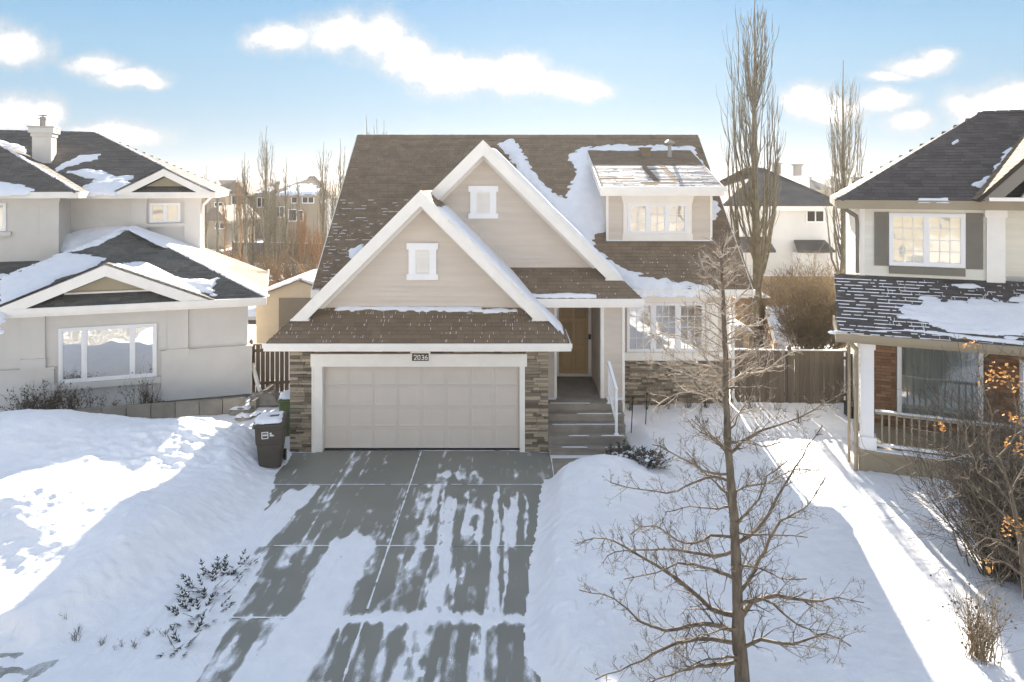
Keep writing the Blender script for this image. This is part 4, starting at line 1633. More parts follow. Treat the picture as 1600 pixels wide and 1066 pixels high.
# lower wing walls
mb = MB()
mb.box(-9.5, 0.0, 0.0, 0.25, .22, zE - .15)
mb.prism([(-.25, .25, .22), (0, .25, .22), (-1.3, 7.5, .22), (-1.6, 7.5, .22)], (0, 0, zE - .37))
obj('wall', mb, ST, LH)
mb = MB()
zr = Lp(330, 546, -.12).z
mb.box(Lp(252, 560, -.12).x, 0.12, -.12, 0, .26, zr)
mb.prism([(-.2, 0, .26), (0.12, 0, .26), (-.9, 6, .26), (-1.2, 6, .26)], (0, 0, zr - .26))
mb.box(Lp(252, 560, -.12).x - .03, 0.15, -.15, 0, zr, zr + .045)
obj('wall_base_band', mb, ST, LH)
mb = MB()
zl = Lp(60, 578, -.12).z
mb.box(-9.5, Lp(84, 578, -.12).x, -.12, 0, .26, zl)
mb.box(-9.5, Lp(84, 578, -.12).x + .03, -.15, 0, zl, zl + .045)
obj('wall_base_band', mb, ST, LH)
for (a, b, t, m_, bot) in ((262, 294, 482, 546, 556), (34, 70, 494, 562, 577)):
    mb = MB()
    xa, xb = Lp(a, 520, -.1).x, Lp(b, 520, -.1).x
    z0, z1, zm = Lp(a, bot, -.1).z, zE - .2, Lp(a, m_, -.1).z
    mb.box(xa, xb, -.10, 0, zm, z1 - .12)
    mb.prism([(xa, -.10, z1 - .12), (xb, -.10, z1 - .12), (xb + .05, -.10, z1), (xa - .05, -.10, z1)], (0, .1, 0))
    mb.box(xa - .03, xb + .03, -.16, 0, z0, zm)
    obj('pilaster', mb, ST, LH)
mb = MB()
mb.box(-9.5, -0.03, -.03, .2, -.2, .22)
obj('foundation', mb, M['found'], LH)
wa, wb = Lp(92, 597, -.03), Lp(245, 505, -.03)
wo = window(LH, wa.x, wb.x, (wa.z + Lp(245, 590, -.03).z) / 2, (wb.z + Lp(92, 513, -.03).z) / 2, -.03,
            lites=((0, .24), (.24, .76), (.76, 1)), fr=.07, mull=.07, back='curtain_blue', frame='white', glass='glass')
zs = (wa.z + Lp(245, 590, -.03).z) / 2
obj('window_sill', MB().box(wa.x - .12, wb.x + .14, -.16, 0, zs - .17, zs - .01), ST, LH)
# eave fascia
mb = MB()
mb.box(-9.8, .52, -.54, -.5, zE - .23, zE)
mb.box(.5, .54, -.5, 7.0, zE - .23, zE)
obj('fascia', mb, M['trim'], LH)
obj('gutter', MB().box(-9.8, .55, -.60, -.542, zE - .14, zE + .015), M['trim'], LH)
obj('soffit', MB().box(-9.8, .5, -.5, 0, zE - .2, zE - .18).box(0, .5, 0, 7, zE - .2, zE - .18), M['trim'], LH)


def hip_apex(fr, px, py, ue, ve, sgn=-1, zhint=None):
    """point on the 45 degree plan diagonal from eave corner (ue, ve) that projects to px; height from py"""
    lo, hi = 0.0, 14.0
    f = lambda s: (lambda w_: 800 + F * w_.x / w_.y - px)(fr.w((ue + sgn * s, ve + s, 0)))
    if f(lo) * f(hi) > 0:
        s = 4.0
    else:
        for _ in range(60):
            m_ = (lo + hi) / 2
            if f(lo) * f(m_) <= 0:
                hi = m_
            else:
                lo = m_
        s = lo
    p = fr.w((ue + sgn * s, ve + s, 0))
    return Vector((ue + sgn * s, ve + s, CH + (HY - py) * p.y / F))


apx = hip_apex(LF, 205, 357, .5, -.5)
print('left wing apex', apx, 'zE', zE)
G2_ = M['roof_green']
ulft = 2 * apx.x - .5
plW, polyW, rW = roof3(LH, [(ulft, -.5, zE), (.5, -.5, zE), tuple(apx)], G2_, budget=300, exposure=.145, width=.3)
vb = 6.2
plWr, polyWr, _ = roof3(LH, [(.5, -.5, zE), (.5, vb, zE), (apx.x + .6, vb, apx.z - .6 * (apx.z - zE) / (.5 - apx.x)), (apx.x, vb - .0, apx.z), tuple(apx)], M['roof_brown'], exposure=.145, width=.3)  # browner shingle than the rest of the wing: sunlight put into the colour
plWl, polyWl, _ = roof3(LH, [(ulft, -.5, zE), (ulft, vb, zE), (apx.x, vb, apx.z), tuple(apx)], G2_, exposure=.145, width=.3)
ridge_line(LH, (.48, -.48, zE + .02), apx, G2_)
ridge_line(LH, (ulft, -.5, zE + .02), apx, G2_)
ridge_line(LH, apx, (apx.x, vb, apx.z), G2_)
# small gable above the triple window
YG = -.56
pk = Lp(165, 412, YG)
fr_ = Lp(335, 470, YG)
kz = (pk.z - zE) / (fr_.x - pk.x)
fl_x = pk.x - (fr_.x - pk.x)
for sx in (1, -1):
    xe = pk.x + sx * (fr_.x - pk.x)
    mb = MB()
    wv = .36
    mb.prism([(pk.x, YG, pk.z), (xe, YG, zE + .0), (xe - sx * wv / kz, YG, zE + .0), (pk.x, YG, pk.z - wv)], (0, .05, 0))
    obj('rake_board', mb, M['trim'], LH)
    vback = -.5 + (pk.z - zE) / ((apx.z - zE) / (apx.y + .5))
    pts = [(xe, YG, zE + .01), (xe, YG + .08, zE + .01), (pk.x, vback, pk.z + .01), (pk.x, YG, pk.z + .01)]
    r_ = roof3(LH, pts, G2_, exposure=.145, width=.3, thick=.05)
    if sx == 1:
        plGr, polyGr = r_[0], r_[1]
    else:
        plGl, polyGl = r_[0], r_[1]
mb = MB()
hw = 1.05
zt = pk.z - wv - .03
mb.prism([(pk.x, -.12, zt), (pk.x + hw, -.12, zt - hw * kz), (pk.x - hw, -.12, zt - hw * kz)], (0, .1, 0))
obj('gable_face', mb, M['stucco_tan'], LH)
obj('ledge', MB().box(pk.x - hw - .05, pk.x + hw + .05, -.2, -.05, zt - hw * kz - .05, zt - hw * kz), M['trim'], LH)
zc = zt - hw * kz - .05
roof3(LH, [(fl_x + 1.0, -.5, zE + .02), (fr_.x - 1.0, -.5, zE + .02), (pk.x + hw, -.13, zc), (pk.x - hw, -.13, zc)], G2_, exposure=.12, width=.3, thick=.04)

# ---- upper storey
VU = 4.8
cr = Lp(314, 330, VU)
clx = Lp(93, 330, VU).x
zU = Lp(250, 301, VU - .5).z
mb = MB()
mb.box(clx - 1, cr.x, VU, VU + .25, zE - .4, zU - .15)
mb.prism([(cr.x - .25, VU + .25, 0), (cr.x, VU + .25, 0), (cr.x - 1.3, VU + 6.5, 0), (cr.x - 1.6, VU + 6.5, 0)], (0, 0, zU - .15))
obj('wall', mb, ST, LH)
for (a, b) in ((205, 229), (288, 313)):
    mb = MB()
    xa, xb = Lp(a, 340, VU - .1).x, Lp(b, 340, VU - .1).x
    zk = Lp(a, 318, VU).z
    mb.box(xa, xb, VU - .1, VU, zE, zk)
    mb.prism([(xa, VU - .10, zk), (xb, VU - .10, zk), (xb + .05, VU - .10, zU - .18), (xa - .05, VU - .10, zU - .18)], (0, .1, 0))
    obj('pilaster', mb, ST, LH)
wa, wb = Lp(234, 348, VU - .02), Lp(282, 317, VU - .02)
window(LH, wa.x, wb.x, wa.z, wb.z, VU - .02, lites=((0, .5), (.5, 1)), fr=.05, mull=.06, back='interior', glass='glass_up', grid=None)
obj('window_sill', MB().box(wa.x - .15, wb.x + .15, VU - .14, VU, wa.z - .16, wa.z - .03), ST, LH)
ue = cr.x + .5
ve = VU - .5
apu = hip_apex(LF, 148, 207, ue, ve)
print('upper apex', apu, 'zU', zU, 'ue', ue)
G1_ = M['roof_grey']
plU, polyU, _ = roof3(LH, [(-20, ve, zU), (ue, ve, zU), tuple(apu), (-20 + (apu.y - ve) * 0, apu.y, apu.z)], G1_, exposure=.145, width=.3)
roof3(LH, [(ue, ve, zU), (ue, apu.y * 2 - ve, zU), tuple(apu)], G1_, exposure=.145, width=.3)
roof3(LH, [(-20, apu.y * 2 - ve, zU), (ue, apu.y * 2 - ve, zU), tuple(apu), (-20, apu.y, apu.z)], G1_, exposure=.29, width=.6)
ridge_line(LH, (ue, ve, zU + .02), apu, G1_)
ridge_line(LH, (-20, apu.y, apu.z), apu, G1_)
mb = MB()
mb.box(clx - 1, ue + .02, ve - .04, ve, zU - .2, zU)
mb.box(ue, ue + .04, ve, ve + 7, zU - .2, zU)
obj('fascia', mb, M['trim'], LH)
obj('gutter', MB().box(clx - 1, ue + .04, ve - .10, ve - .042, zU - .11, zU + .012), M['trim'], LH)
obj('soffit', MB().box(clx - 1, ue, ve, VU, zU - .18, zU - .16).box(cr.x, ue, VU, VU + 7, zU - .18, zU - .16), M['trim'], LH)
mb = MB()
mb.tube([(ue - .1, ve - .05, zU - .15), (cr.x + .1, VU - .15, zU - .45), (cr.x + .08, VU - .06, zU - .7), (cr.x + .08, VU - .06, zE + .1)], .045, 6)
obj('downspout', mb, M['trim'], LH)
# upper small gable
YG2 = ve - .06
pk2 = Lp(256, 262, YG2)
ft = Lp(334, 301, YG2)
k2 = (pk2.z - zU) / (ft.x - pk2.x)
for sx in (1, -1):
    xe = pk2.x + sx * (ft.x - pk2.x)
    mb = MB()
    wv = .30
    mb.prism([(pk2.x, YG2, pk2.z), (xe, YG2, zU), (xe - sx * wv / k2, YG2, zU), (pk2.x, YG2, pk2.z - wv)], (0, .05, 0))
    obj('rake_board', mb, M['trim'], LH)
    su = (apu.z - zU) / (apu.y - ve)
    vbk = ve + (pk2.z - zU) / su
    roof3(LH, [(xe, YG2, zU + .01), (xe, YG2 + .08, zU + .01), (pk2.x, vbk, pk2.z + .01), (pk2.x, YG2, pk2.z + .01)], G1_, exposure=.145, width=.3, thick=.05)
hw2 = .62
zt2 = pk2.z - wv - .02
obj('gable_face', MB().prism([(pk2.x, ve + .25, zt2), (pk2.x + hw2, ve + .25, zt2 - hw2 * k2), (pk2.x - hw2, ve + .25, zt2 - hw2 * k2)], (0, .1, 0)), M['stucco_tan'], LH)
roof3(LH, [(pk2.x - (ft.x - pk2.x) + .7, ve, zU + .015), (ft.x - .7, ve, zU + .015), (pk2.x + hw2, ve + .26, zt2 - hw2 * k2), (pk2.x - hw2, ve + .26, zt2 - hw2 * k2)], G1_, exposure=.12, width=.3, thick=.04)
# ---- block further left, nearer
VB = 3.4
cb = Lp(92, 340, VB)
zB = Lp(110, 300, VB - .5).z
mb = MB()
mb.box(-20, cb.x, VB, VU + .1, zE - .5, zB - .15)
obj('wall', mb, ST, LH)
mb = MB()
xa = Lp(62, 340, VB - .1).x
mb.box(xa, cb.x + .02, VB - .1, VB, zE - .5, zB - .35)
mb.prism([(xa, VB - .10, zB - .35), (cb.x + .02, VB - .10, zB - .35), (cb.x + .07, VB - .10, zB - .18), (xa - .05, VB - .10, zB - .18)], (0, .1, 0))
obj('pilaster', mb, ST, LH)
wa, wb = Lp(-40, 362, VB - .02), Lp(10, 317, VB - .02)
window(LH, wa.x, wb.x, wa.z, wb.z, VB - .02, lites=((0, .5), (.5, 1)), fr=.05, back='interior', glass='glass_up')
obj('window_sill', MB().box(wa.x - .1, wb.x + .15, VB - .13, VB, wa.z - .14, wa.z - .02), ST, LH)
ueB = Lp(121, 300, VB - .5).x
veB = VB - .5
sB = (apu.z - zU) / (apu.y - ve)
q = 3.6
apB = Vector((ueB - q, veB + q, zB + q * sB * 1.05))
plBk, polyBk, _ = roof3(LH, [(-20, veB, zB), (ueB, veB, zB), tuple(apB), (-20, apB.y, apB.z)], G1_, exposure=.145, width=.3)
roof3(LH, [(ueB, veB, zB), (ueB, veB + 2 * q, zB), tuple(apB)], G1_, exposure=.145, width=.3)
ridge_line(LH, (ueB, veB, zB + .02), apB, G1_)
mb = MB()
mb.box(-20, ueB + .02, veB - .04, veB, zB - .2, zB)
mb.box(ueB, ueB + .04, veB, VU, zB - .2, zB)
obj('fascia', mb, M['trim'], LH)
obj('soffit', MB().box(-20, ueB, veB, VB, zB - .18, zB - .16), M['trim'], LH)
# roof between the wing and that block
zz0 = zE
roof3(LH, [(-14, 1.0, zE + .15), (ulft + 3.0, 1.0, zE + .15), (ulft + 3.0, VB, zE + .15 + 2.4 * .33), (-14, VB, zE + .15 + 2.4 * .33)], G2_, exposure=.145, width=.3)
# chimney
VC = 6.4
ca, cbm = Lp(50, 230, VC), Lp(80, 230, VC)
ct = Lp(60, 198, VC).z
mb = MB()
dp_ = .62
mb.box(ca.x, cbm.x, VC, VC + dp_, zU, ct - .35)
mb.box(ca.x - .04, cbm.x + .04, VC - .04, VC + dp_ + .04, ct - .35, ct - .12)
mb.box(ca.x - .10, cbm.x + .10, VC - .10, VC + dp_ + .10, ct - .22, ct - .03)
obj('chimney', mb, ST, LH)
chm = obj('chimney_cap', MB().box(ca.x - .12, cbm.x + .12, VC - .12, VC + dp_ + .12, ct - .03, ct + .02), M['metal'], LH)
mb = MB()
cxm = Lp(67, 190, VC + .3).x
mb.lathe([(.10, 0), (.10, .36)], (cxm, VC + .3, ct + .02), 12)
mb.lathe([(.17, 0), (.17, .02)], (cxm, VC + .3, ct + .30), 12)
mb.lathe([(.16, .0), (.16, .03)], (cxm, VC + .3, ct + .42), 12)
mb.lathe([(.03, 0), (.03, .1)], (cxm, VC + .3, ct + .36), 6)
obj('flue', mb, M['metal'], LH)
# snow on these roofs
snow_sheet(plGr, [[(plGr.uv((0, -.40, 0))[0] * 1.0, .5), (plGr.uv((0, 2.2, 0))[0], .5), (plGr.uv((0, 2.2, 0))[0], 2.4), (plGr.uv((0, -.40, 0))[0], 2.9)]], LH, thick=.05, seed=52, ragged=.10)
ss = lambda pts, pl, **k: snow_sheet(pl, [pxpoly(LF, pts, pl)], LH, **k)
ss([(0, 525), (0, 436), (60, 412), (100, 395), (120, 390), (196, 356), (206, 357), (150, 384), (108, 396), (130, 398), (165, 405), (150, 420), (90, 435), (20, 478), (-60, 500), (-60, 440)], plW, thick=.07, seed=40, ragged=.08)
ss([(207, 354), (262, 372), (312, 389), (363, 414), (350, 416), (300, 396), (290, 394), (250, 383), (205, 360)], plWr, thick=.08, seed=41, ragged=.05)
ss([(205, 357), (250, 380), (330, 420), (412, 458), (420, 462), (412, 452), (330, 408), (260, 375)], plWr, thick=.06, seed=42, ragged=.04)
ss([(120, 300), (150, 282), (110, 270), (140, 266), (165, 270), (180, 278), (205, 276), (205, 300), (180, 303), (120, 303)], plU, thick=.08, seed=43, ragged=.12)
ss([(80, 272), (95, 256), (130, 243), (155, 242), (155, 249), (120, 256), (92, 268), (82, 276)], plU, thick=.05, seed=44, ragged=.08)
ss([(-30, 300), (-30, 285), (0, 286), (30, 289), (58, 298), (40, 302), (-30, 304)], plBk, thick=.06, seed=45, ragged=.06)
ss([(-20, 215), (0, 219), (38, 230), (36, 245), (30, 262), (0, 240), (-20, 230)], plU, thick=.06, seed=46, ragged=.08)
ss([(165, 412), (180, 406), (235, 424), (290, 438), (338, 436), (334, 462), (300, 455), (240, 440), (190, 420)], plW, thick=.09, seed=47, ragged=.08)
mb = MB()
for (a, b, w2) in (((.48, -.48, zE + .05), apx + Vector((0, 0, .04)), .07), ((ue, ve, zU + .05), apu + Vector((0, 0, .04)), .07), ((ueB, veB, zB + .05), apB + Vector((0, 0, .04)), .09), ((ulft, -.5, zE + .05), apx + Vector((0, 0, .04)), .05)):
    a, b = Vector(a), Vector(b)
    n_ = 26
    for k in range(n_):
        p, q2 = a + (b - a) * (k / n_), a + (b - a) * ((k + rng.uniform(.6, 1.0)) / n_)
        mb.beam(p, q2, w2 * rng.uniform(.6, 1.5), .05 * rng.uniform(.5, 1.2))
obj('snow_on_hips', mb, M['snow'], LH, kind='stuff')
zj = zE + .15 + 1.2 * .33
snow_sheet(Plane((0, 1.0, zE + .17), (1, 0, 0), (0, 1, .33)), [[(-12, .2), (ulft + 2.6, .2), (ulft + 2.8, 1.6), (-8.0, 1.2), (-12, 1.0)]], LH, thick=.09, seed=49, ragged=.15)
# drift lying where the wing's roof meets the upper wall
plJ = Plane((0, 4.2, zE + .9), (1, 0, 0), (0, 1, .3))
plJ = Plane((0, 4.3, Lp(150, 372, 4.3).z), (1, 0, 0), (0, 1, .5))
snow_sheet(plJ, [pxpoly(LF, [(93, 388), (95, 370), (125, 361), (160, 356), (203, 353), (206, 358), (175, 372), (140, 384), (110, 394)], plJ)], LH, thick=.16, seed=50, ragged=.04, course=0, edge=.15)

# ================================================================== RIGHT NEIGHBOUR
RF = Fr((7.75, 15.7, 0.0), R(-23))
RH = thing('house', 'cream sided house with dark roof, taupe shutters and a railed brick porch', 'house', (0, 0, 0), world=(7.75, 15.7, 0.0), rot=R(-23))


def Rp(px, py, v):
    return RF.at_y(px, py, v)


GR, TP, VN, RD = M['greige'], M['taupe'], M['vinyl'], M['roof_dark']
VW = 1.9
zf = .72           # deck
zP = Rp(1330, 521, -.45).z       # porch eave top
zPt = Rp(1400, 432, VW).z
zUe = Rp(1330, 312, VW - .5).z   # upper eave top
print('right zP', zP, zPt, zUe)
# porch base and deck
mb = MB()
mb.box(0.0, 9, 0.0, .12, -.2, zf - .06)
mb.box(0.0, .12, .12, VW, -.2, zf - .06)
obj('porch_skirt', mb, GR, RH)
obj('corner_board', MB().box(-.02, .14, -.025, -.002, -.2, zf - .06), GR, RH)
obj('porch_deck', MB().box(-.05, 9, -.08, VW, zf - .058, zf), GR, RH)
# post
mb = MB()
p0 = 0.02
mb.box(p0, p0 + .27, .02, .29, zf + .28, zP - .42)
mb.box(p0 - .05, p0 + .32, -.03, .34, zf, zf + .28)
mb.box(p0 - .03, p0 + .30, -.01, .32, zP - .42, zP - .22)
obj('porch_post', mb, M['white'], RH)
xq = Rp(1598, 600, .05).x
mb = MB()
mb.box(xq, xq + .27, .02, .29, zf + .28, zP - .42)
mb.box(xq - .05, xq + .32, -.03, .34, zf, zf + .28)
obj('porch_post', mb, M['white'], RH)
# railing
zt_ = Rp(1372, 643, .15).z
zb_ = zf + .10
rail = obj('handrail', MB().box(p0 + .30, xq - .02, .10, .22, zt_ - .05, zt_), GR, RH)
obj('bottom_rail', MB().box(p0 + .32, xq - .06, .12, .19, zb_ - .03, zb_ + .03), M['white'], RH)
x = p0 + .42
while x < xq - .1:
    obj('baluster', MB().box(x, x + .035, .135, .17, zb_ + .03, zt_ - .05), GR, RH)
    x += .145
mb = MB()
x = p0 + .3
while x < xq:
    e = min(x + rng.uniform(.2, .6), xq)
    mb.box(x, e, .11, .21, zt_, zt_ + rng.uniform(.012, .03))
    mb.box(x, e, -.06 + rng.uniform(0, .03), .11, zf, zf + rng.uniform(.02, .05))
    x = e
obj('snow_on_railing', mb, M['snow'], RH, kind='stuff')
# brick front
bw0, bw1 = .14, Rp(1400, 600, VW).x
wv0, wv1 = bw1, Rp(1537, 600, VW).x
zwb, zwt = Rp(1400, 650, VW).z, zP - .25
mb = MB()
mb.box(.14, wv0, VW + .012, VW + .3, 0, zP + .3)
mb.box(wv0, wv1, VW + .012, VW + .3, 0, zwb)
mb.box(wv1, 9, VW + .012, VW + .3, 0, zP + .3)
mb.box(.14, .3, VW + .3, 9, 0, zP + .3)
bk = obj('brick_wall', mb, M['mortar'], RH)
bm = MB().box(0, 1, -1, 0, 0, 1, 0).mesh('brick', M['brick'])
zc = zf
rowi = 0
nb = 0
rest = MB()
while zc < zP - .2:
    x = bw0 - (.11 if rowi % 2 else 0)
    while x < wv1 + .9:
        a, b = max(x, bw0), x + .21
        x += .222
        if b - a < .03:
            continue
        if a > wv0 - .05 and b < wv1 + .15 and zc + .06 > zwb:
            continue
        if a < wv0 < b and zc + .06 > zwb:
            b = wv0
        if nb < 300:
            inst('brick', bm, Matrix.Translation((a, VW + .014, zc)) @ Matrix.Diagonal((b - a, .012 + random.random() * .012, .066, 1)), bk)
            nb += 1
        else:
            rest.box(a, b, VW, VW + .014, zc, zc + .066)
    # the return at the left corner
    yb = VW + .02 + (.11 if rowi % 2 else 0)
    rest.box(.125, .14, yb, yb + .2, zc, zc + .066)
    zc += .078
    rowi += 1
obj('brickwork', rest, M['brick'], bk, kind='stuff')
window(RH, wv0 + .02, wv1 - .02, zwb, zwt, VW - .01, lites=((0, 1),), fr=.06, grid=None, back='curtain_blue', wave=.035, frame='white', glass='glass_big', proud=.06)
# porch roof
ua = Rp(1309, 522, -.45).x
plP, polyP, rP = roof3(RH, [(ua, -.45, zP), (9.5, -.45, zP), (9.5, VW, zPt), (ua, VW, zPt)], RD, budget=300, exposure=.145, width=.30)
mb = MB()
mb.box(ua - .02, 9.5, -.50, -.455, zP - .20, zP - .01)
mb.box(ua - .04, ua - .0, -.45, VW, zP - .22, zP - .02)
obj('fascia', mb, GR, RH)
obj('gutter', MB().box(ua - .04, 9.5, -.58, -.502, zP - .12, zP + .0), GR, RH)
obj('porch_beam', MB().box(0, 9.5, .0, .30, zP - .30, zP - .15), GR, RH)
obj('porch_ceiling', MB().box(ua, 9.5, -.45, VW, zP - .16, zP - .14), GR, RH)
mb = MB()
xd = -.07
mb.tube([(ua + .2, -.40, zP - .16), (xd, -.2, zP - .4), (xd, -.04, zP - .55), (xd, -.04, .25)], .05, 6)
mb.tube([(xd - .13, .25, zP - .3), (xd - .13, .25, .3)], .035, 6)
obj('downspout', mb, GR, RH)
# upper wall
zw0, zw1 = zPt - .25, zUe - .18
uL = Rp(1345, 400, VW).x
uR = Rp(1542, 400, VW).x
siding(RH, [(uL, zw0), (uR, zw0), (uR, zw1), (uL, zw1)], VW, VN, course=.105)
siding(RH, [(uR + .25, zw0), (uR + 3.2, zw0), (uR + 3.2, zw1), (uR + .25, zw1)], VW + .45, VN, course=.105)
mb = MB()
mb.box(uL - .0, uL + .25, VW + .13, VW + 8, 0, zw1)
mb.box(uR, uR + .3, VW + .13, VW + .6, zw0, zw1)
obj('wall', mb, VN, RH)
obj('corner_board', MB().box(uL - .03, uL + .09, VW - .035, VW + .12, zw0, zw1), M['trim'], RH)
mb = MB()
mb.box(uR - .02, uR + .34, VW - .10, VW + .5, zw0, zw1 - .22)
mb.box(uR - .06, uR + .38, VW - .14, VW + .5, zw1 - .22, zw1)
obj('pilaster', mb, M['trim'], RH)
wa, wb = Rp(1389, 415, VW - .03), Rp(1508, 334, VW - .03)
wz0 = (wa.z + Rp(1508, 418, VW - .03).z) / 2
wz1 = (wb.z + Rp(1389, 333, VW - .03).z) / 2
window(RH, wa.x, wb.x, wz0, wz1, VW - .03, lites=((0, .5), (.5, 1)), grid=(3, 4), fr=.06, mull=.06, back='interior', glass='glass_up')
for (a, b) in ((1366, 1388.5), (1509, 1536)):
    xa, xb = Rp(a, 380, VW - .03).x, Rp(b, 380, VW - .03).x
    s_ = obj('shutter', MB().box(xa, xb, VW - .055, VW - .024, wz0 - .02, wz1 + .02), TP, RH)
    m2 = MB()
    z = wz0 + .06
    while z < wz1 - .1:
        m2.add([(xa + .05, VW - .066, z), (xb - .05, VW - .066, z), (xb - .05, VW - .056, z + .035), (xa + .05, VW - .056, z + .035)], [(0, 1, 2, 3)])
        z += .042
    obj('louvre', m2, TP, s_)
obj('sill_board', MB().box(wa.x, wb.x, VW - .08, VW - .024, wz0 - .20, wz0 - .02), TP, RH)
# upper roof
ueR = Rp(1311, 312, VW - .5).x
veR = VW - .5
apR = hip_apex(RF, 1535, 175, ueR, veR, sgn=1)
print('right apex', apR, ueR, zUe)
plRU, polyRU, _ = roof3(RH, [(ueR, veR, zUe), (13, veR, zUe), (13, apR.y, apR.z), tuple(apR)], RD, exposure=.145, width=.30)
roof3(RH, [(ueR, veR, zUe), (ueR, 2 * apR.y - veR, zUe), tuple(apR)], RD, exposure=.145, width=.30)
roof3(RH, [(ueR, 2 * apR.y - veR, zUe), (13, 2 * apR.y - veR, zUe), (13, apR.y, apR.z), tuple(apR)], RD, exposure=.29, width=.6)
ridge_line(RH, (ueR, veR, zUe + .02), apR, RD)
ridge_line(RH, apR, (13, apR.y, apR.z), RD)
mb = MB()
mb.box(ueR - .03, 13, veR - .05, veR, zUe - .22, zUe - .01)
mb.box(ueR - .05, ueR, veR, veR + 7, zUe - .22, zUe - .01)
obj('fascia', mb, GR, RH)
obj('soffit', MB().box(ueR, 13, veR, VW + .45, zUe - .20, zUe - .18).box(ueR, uL, VW, VW + 7, zUe - .2, zUe - .18), GR, RH)
mb = MB()
mb.tube([(ueR + .08, veR + .1, zUe - .2), (uL - .10, VW - .1, zUe - .42), (uL - .08, VW - .05, zUe - .6), (uL - .08, VW - .05, zPt + .05)], .05, 6)
obj('downspout', mb, TP, RH)
# body for the shadow it throws
obj('wall', MB().box(.3, 12.5, VW + 1.0, VW + 8.3, 0, zUe - .2), VN, RH)
# gable at the right edge
YG3 = veR - .5
fo = Rp(1527, 313, YG3)
pa = Rp(1600, 249, YG3)
k3 = (pa.z - fo.z) / (pa.x - fo.x)
upk = fo.x + 2.6
zpk = fo.z + 2.6 * k3
print('gable slope', k3, zpk)
for sx in (1, -1):
    xe = upk - sx * 2.6
    mb = MB()
    wv = .46
    mb.prism([(upk, YG3, zpk), (xe, YG3, fo.z), (xe + sx * wv / k3, YG3, fo.z), (upk, YG3, zpk - wv)], (0, .06, 0))
    obj('rake_board', mb, TP, RH)
    s3 = (apR.z - zUe) / (apR.y - veR)
    vb3 = veR + (zpk - zUe) / s3
    r_ = roof3(RH, [(xe, YG3 - .03, fo.z + .02), (xe, YG3 + .5, fo.z + .02), (upk, vb3, zpk + .02), (upk, YG3 - .03, zpk + .02)], M['roof_brown'], exposure=.145, width=.3, thick=.08)  # brown on a dark roof: the sun on this gable painted as colour
    if sx == 1:
        plG3, polyG3 = r_[0], r_[1]
siding(RH, [(fo.x + .9, fo.z + .05), (upk + 1.6, fo.z + .05), (upk + .05, zpk - .55), (upk - .05, zpk - .55)], YG3 + .45, VN, course=.105)
obj('rake_return', MB().box(fo.x + .22, fo.x + .95, YG3 - .02, YG3 + .4, fo.z - .02, fo.z + .06), M['trim'], RH)
# snow
rs_ = lambda pts, pl, **k: snow_sheet(pl, [pxpoly(RF, pts, pl)], RH, **k)
rs_([(1402, 485), (1440, 472), (1460, 466), (1485, 470), (1500, 474), (1560, 474), (1590, 462), (1640, 440), (1700, 440), (1700, 555), (1600, 528), (1500, 520), (1440, 505)], plP, thick=.05, seed=60, ragged=.24, edge=.08)
rs_([(1300, 519), (1420, 518), (1600, 540), (1700, 550), (1700, 546), (1600, 534.5), (1420, 515.5), (1390, 517)], plP, thick=.04, seed=61, ragged=.02, edge=.04, res=.03)
rs_([(1490, 446), (1520, 444), (1535, 449), (1500, 450)], plP, thick=.05, seed=62, ragged=.06, edge=.05)
rs_([(1527, 284), (1545, 272), (1580, 235), (1600, 214), (1640, 180), (1650, 215), (1600, 240), (1560, 272), (1540, 290), (1530, 292)], plRU, thick=.10, seed=63, ragged=.12, edge=.08)
rs_([(1436, 313), (1480, 313), (1480, 310.5), (1436, 311)], plRU, thick=.03, seed=64, ragged=.02, edge=.03, res=.03)
rs_([(1488, 224), (1496, 219), (1496, 222), (1489, 226)], plRU, thick=.04, seed=65, ragged=.01, edge=.03, res=.03)
gap_snow(plP, polyP, RH, .145, 340, seed=71, along='u', ln=.15, wd=.018, urange=(0.0, 1.9))
gap_snow(plP, polyP, RH, .145, 190, seed=72, along='u', ln=.13, wd=.009, urange=(1.7, 5.5))
gap_snow(plP, polyP, RH, .145, 260, seed=73, along='v', ln=.12, wd=.012, urange=(1.0, 5.5))
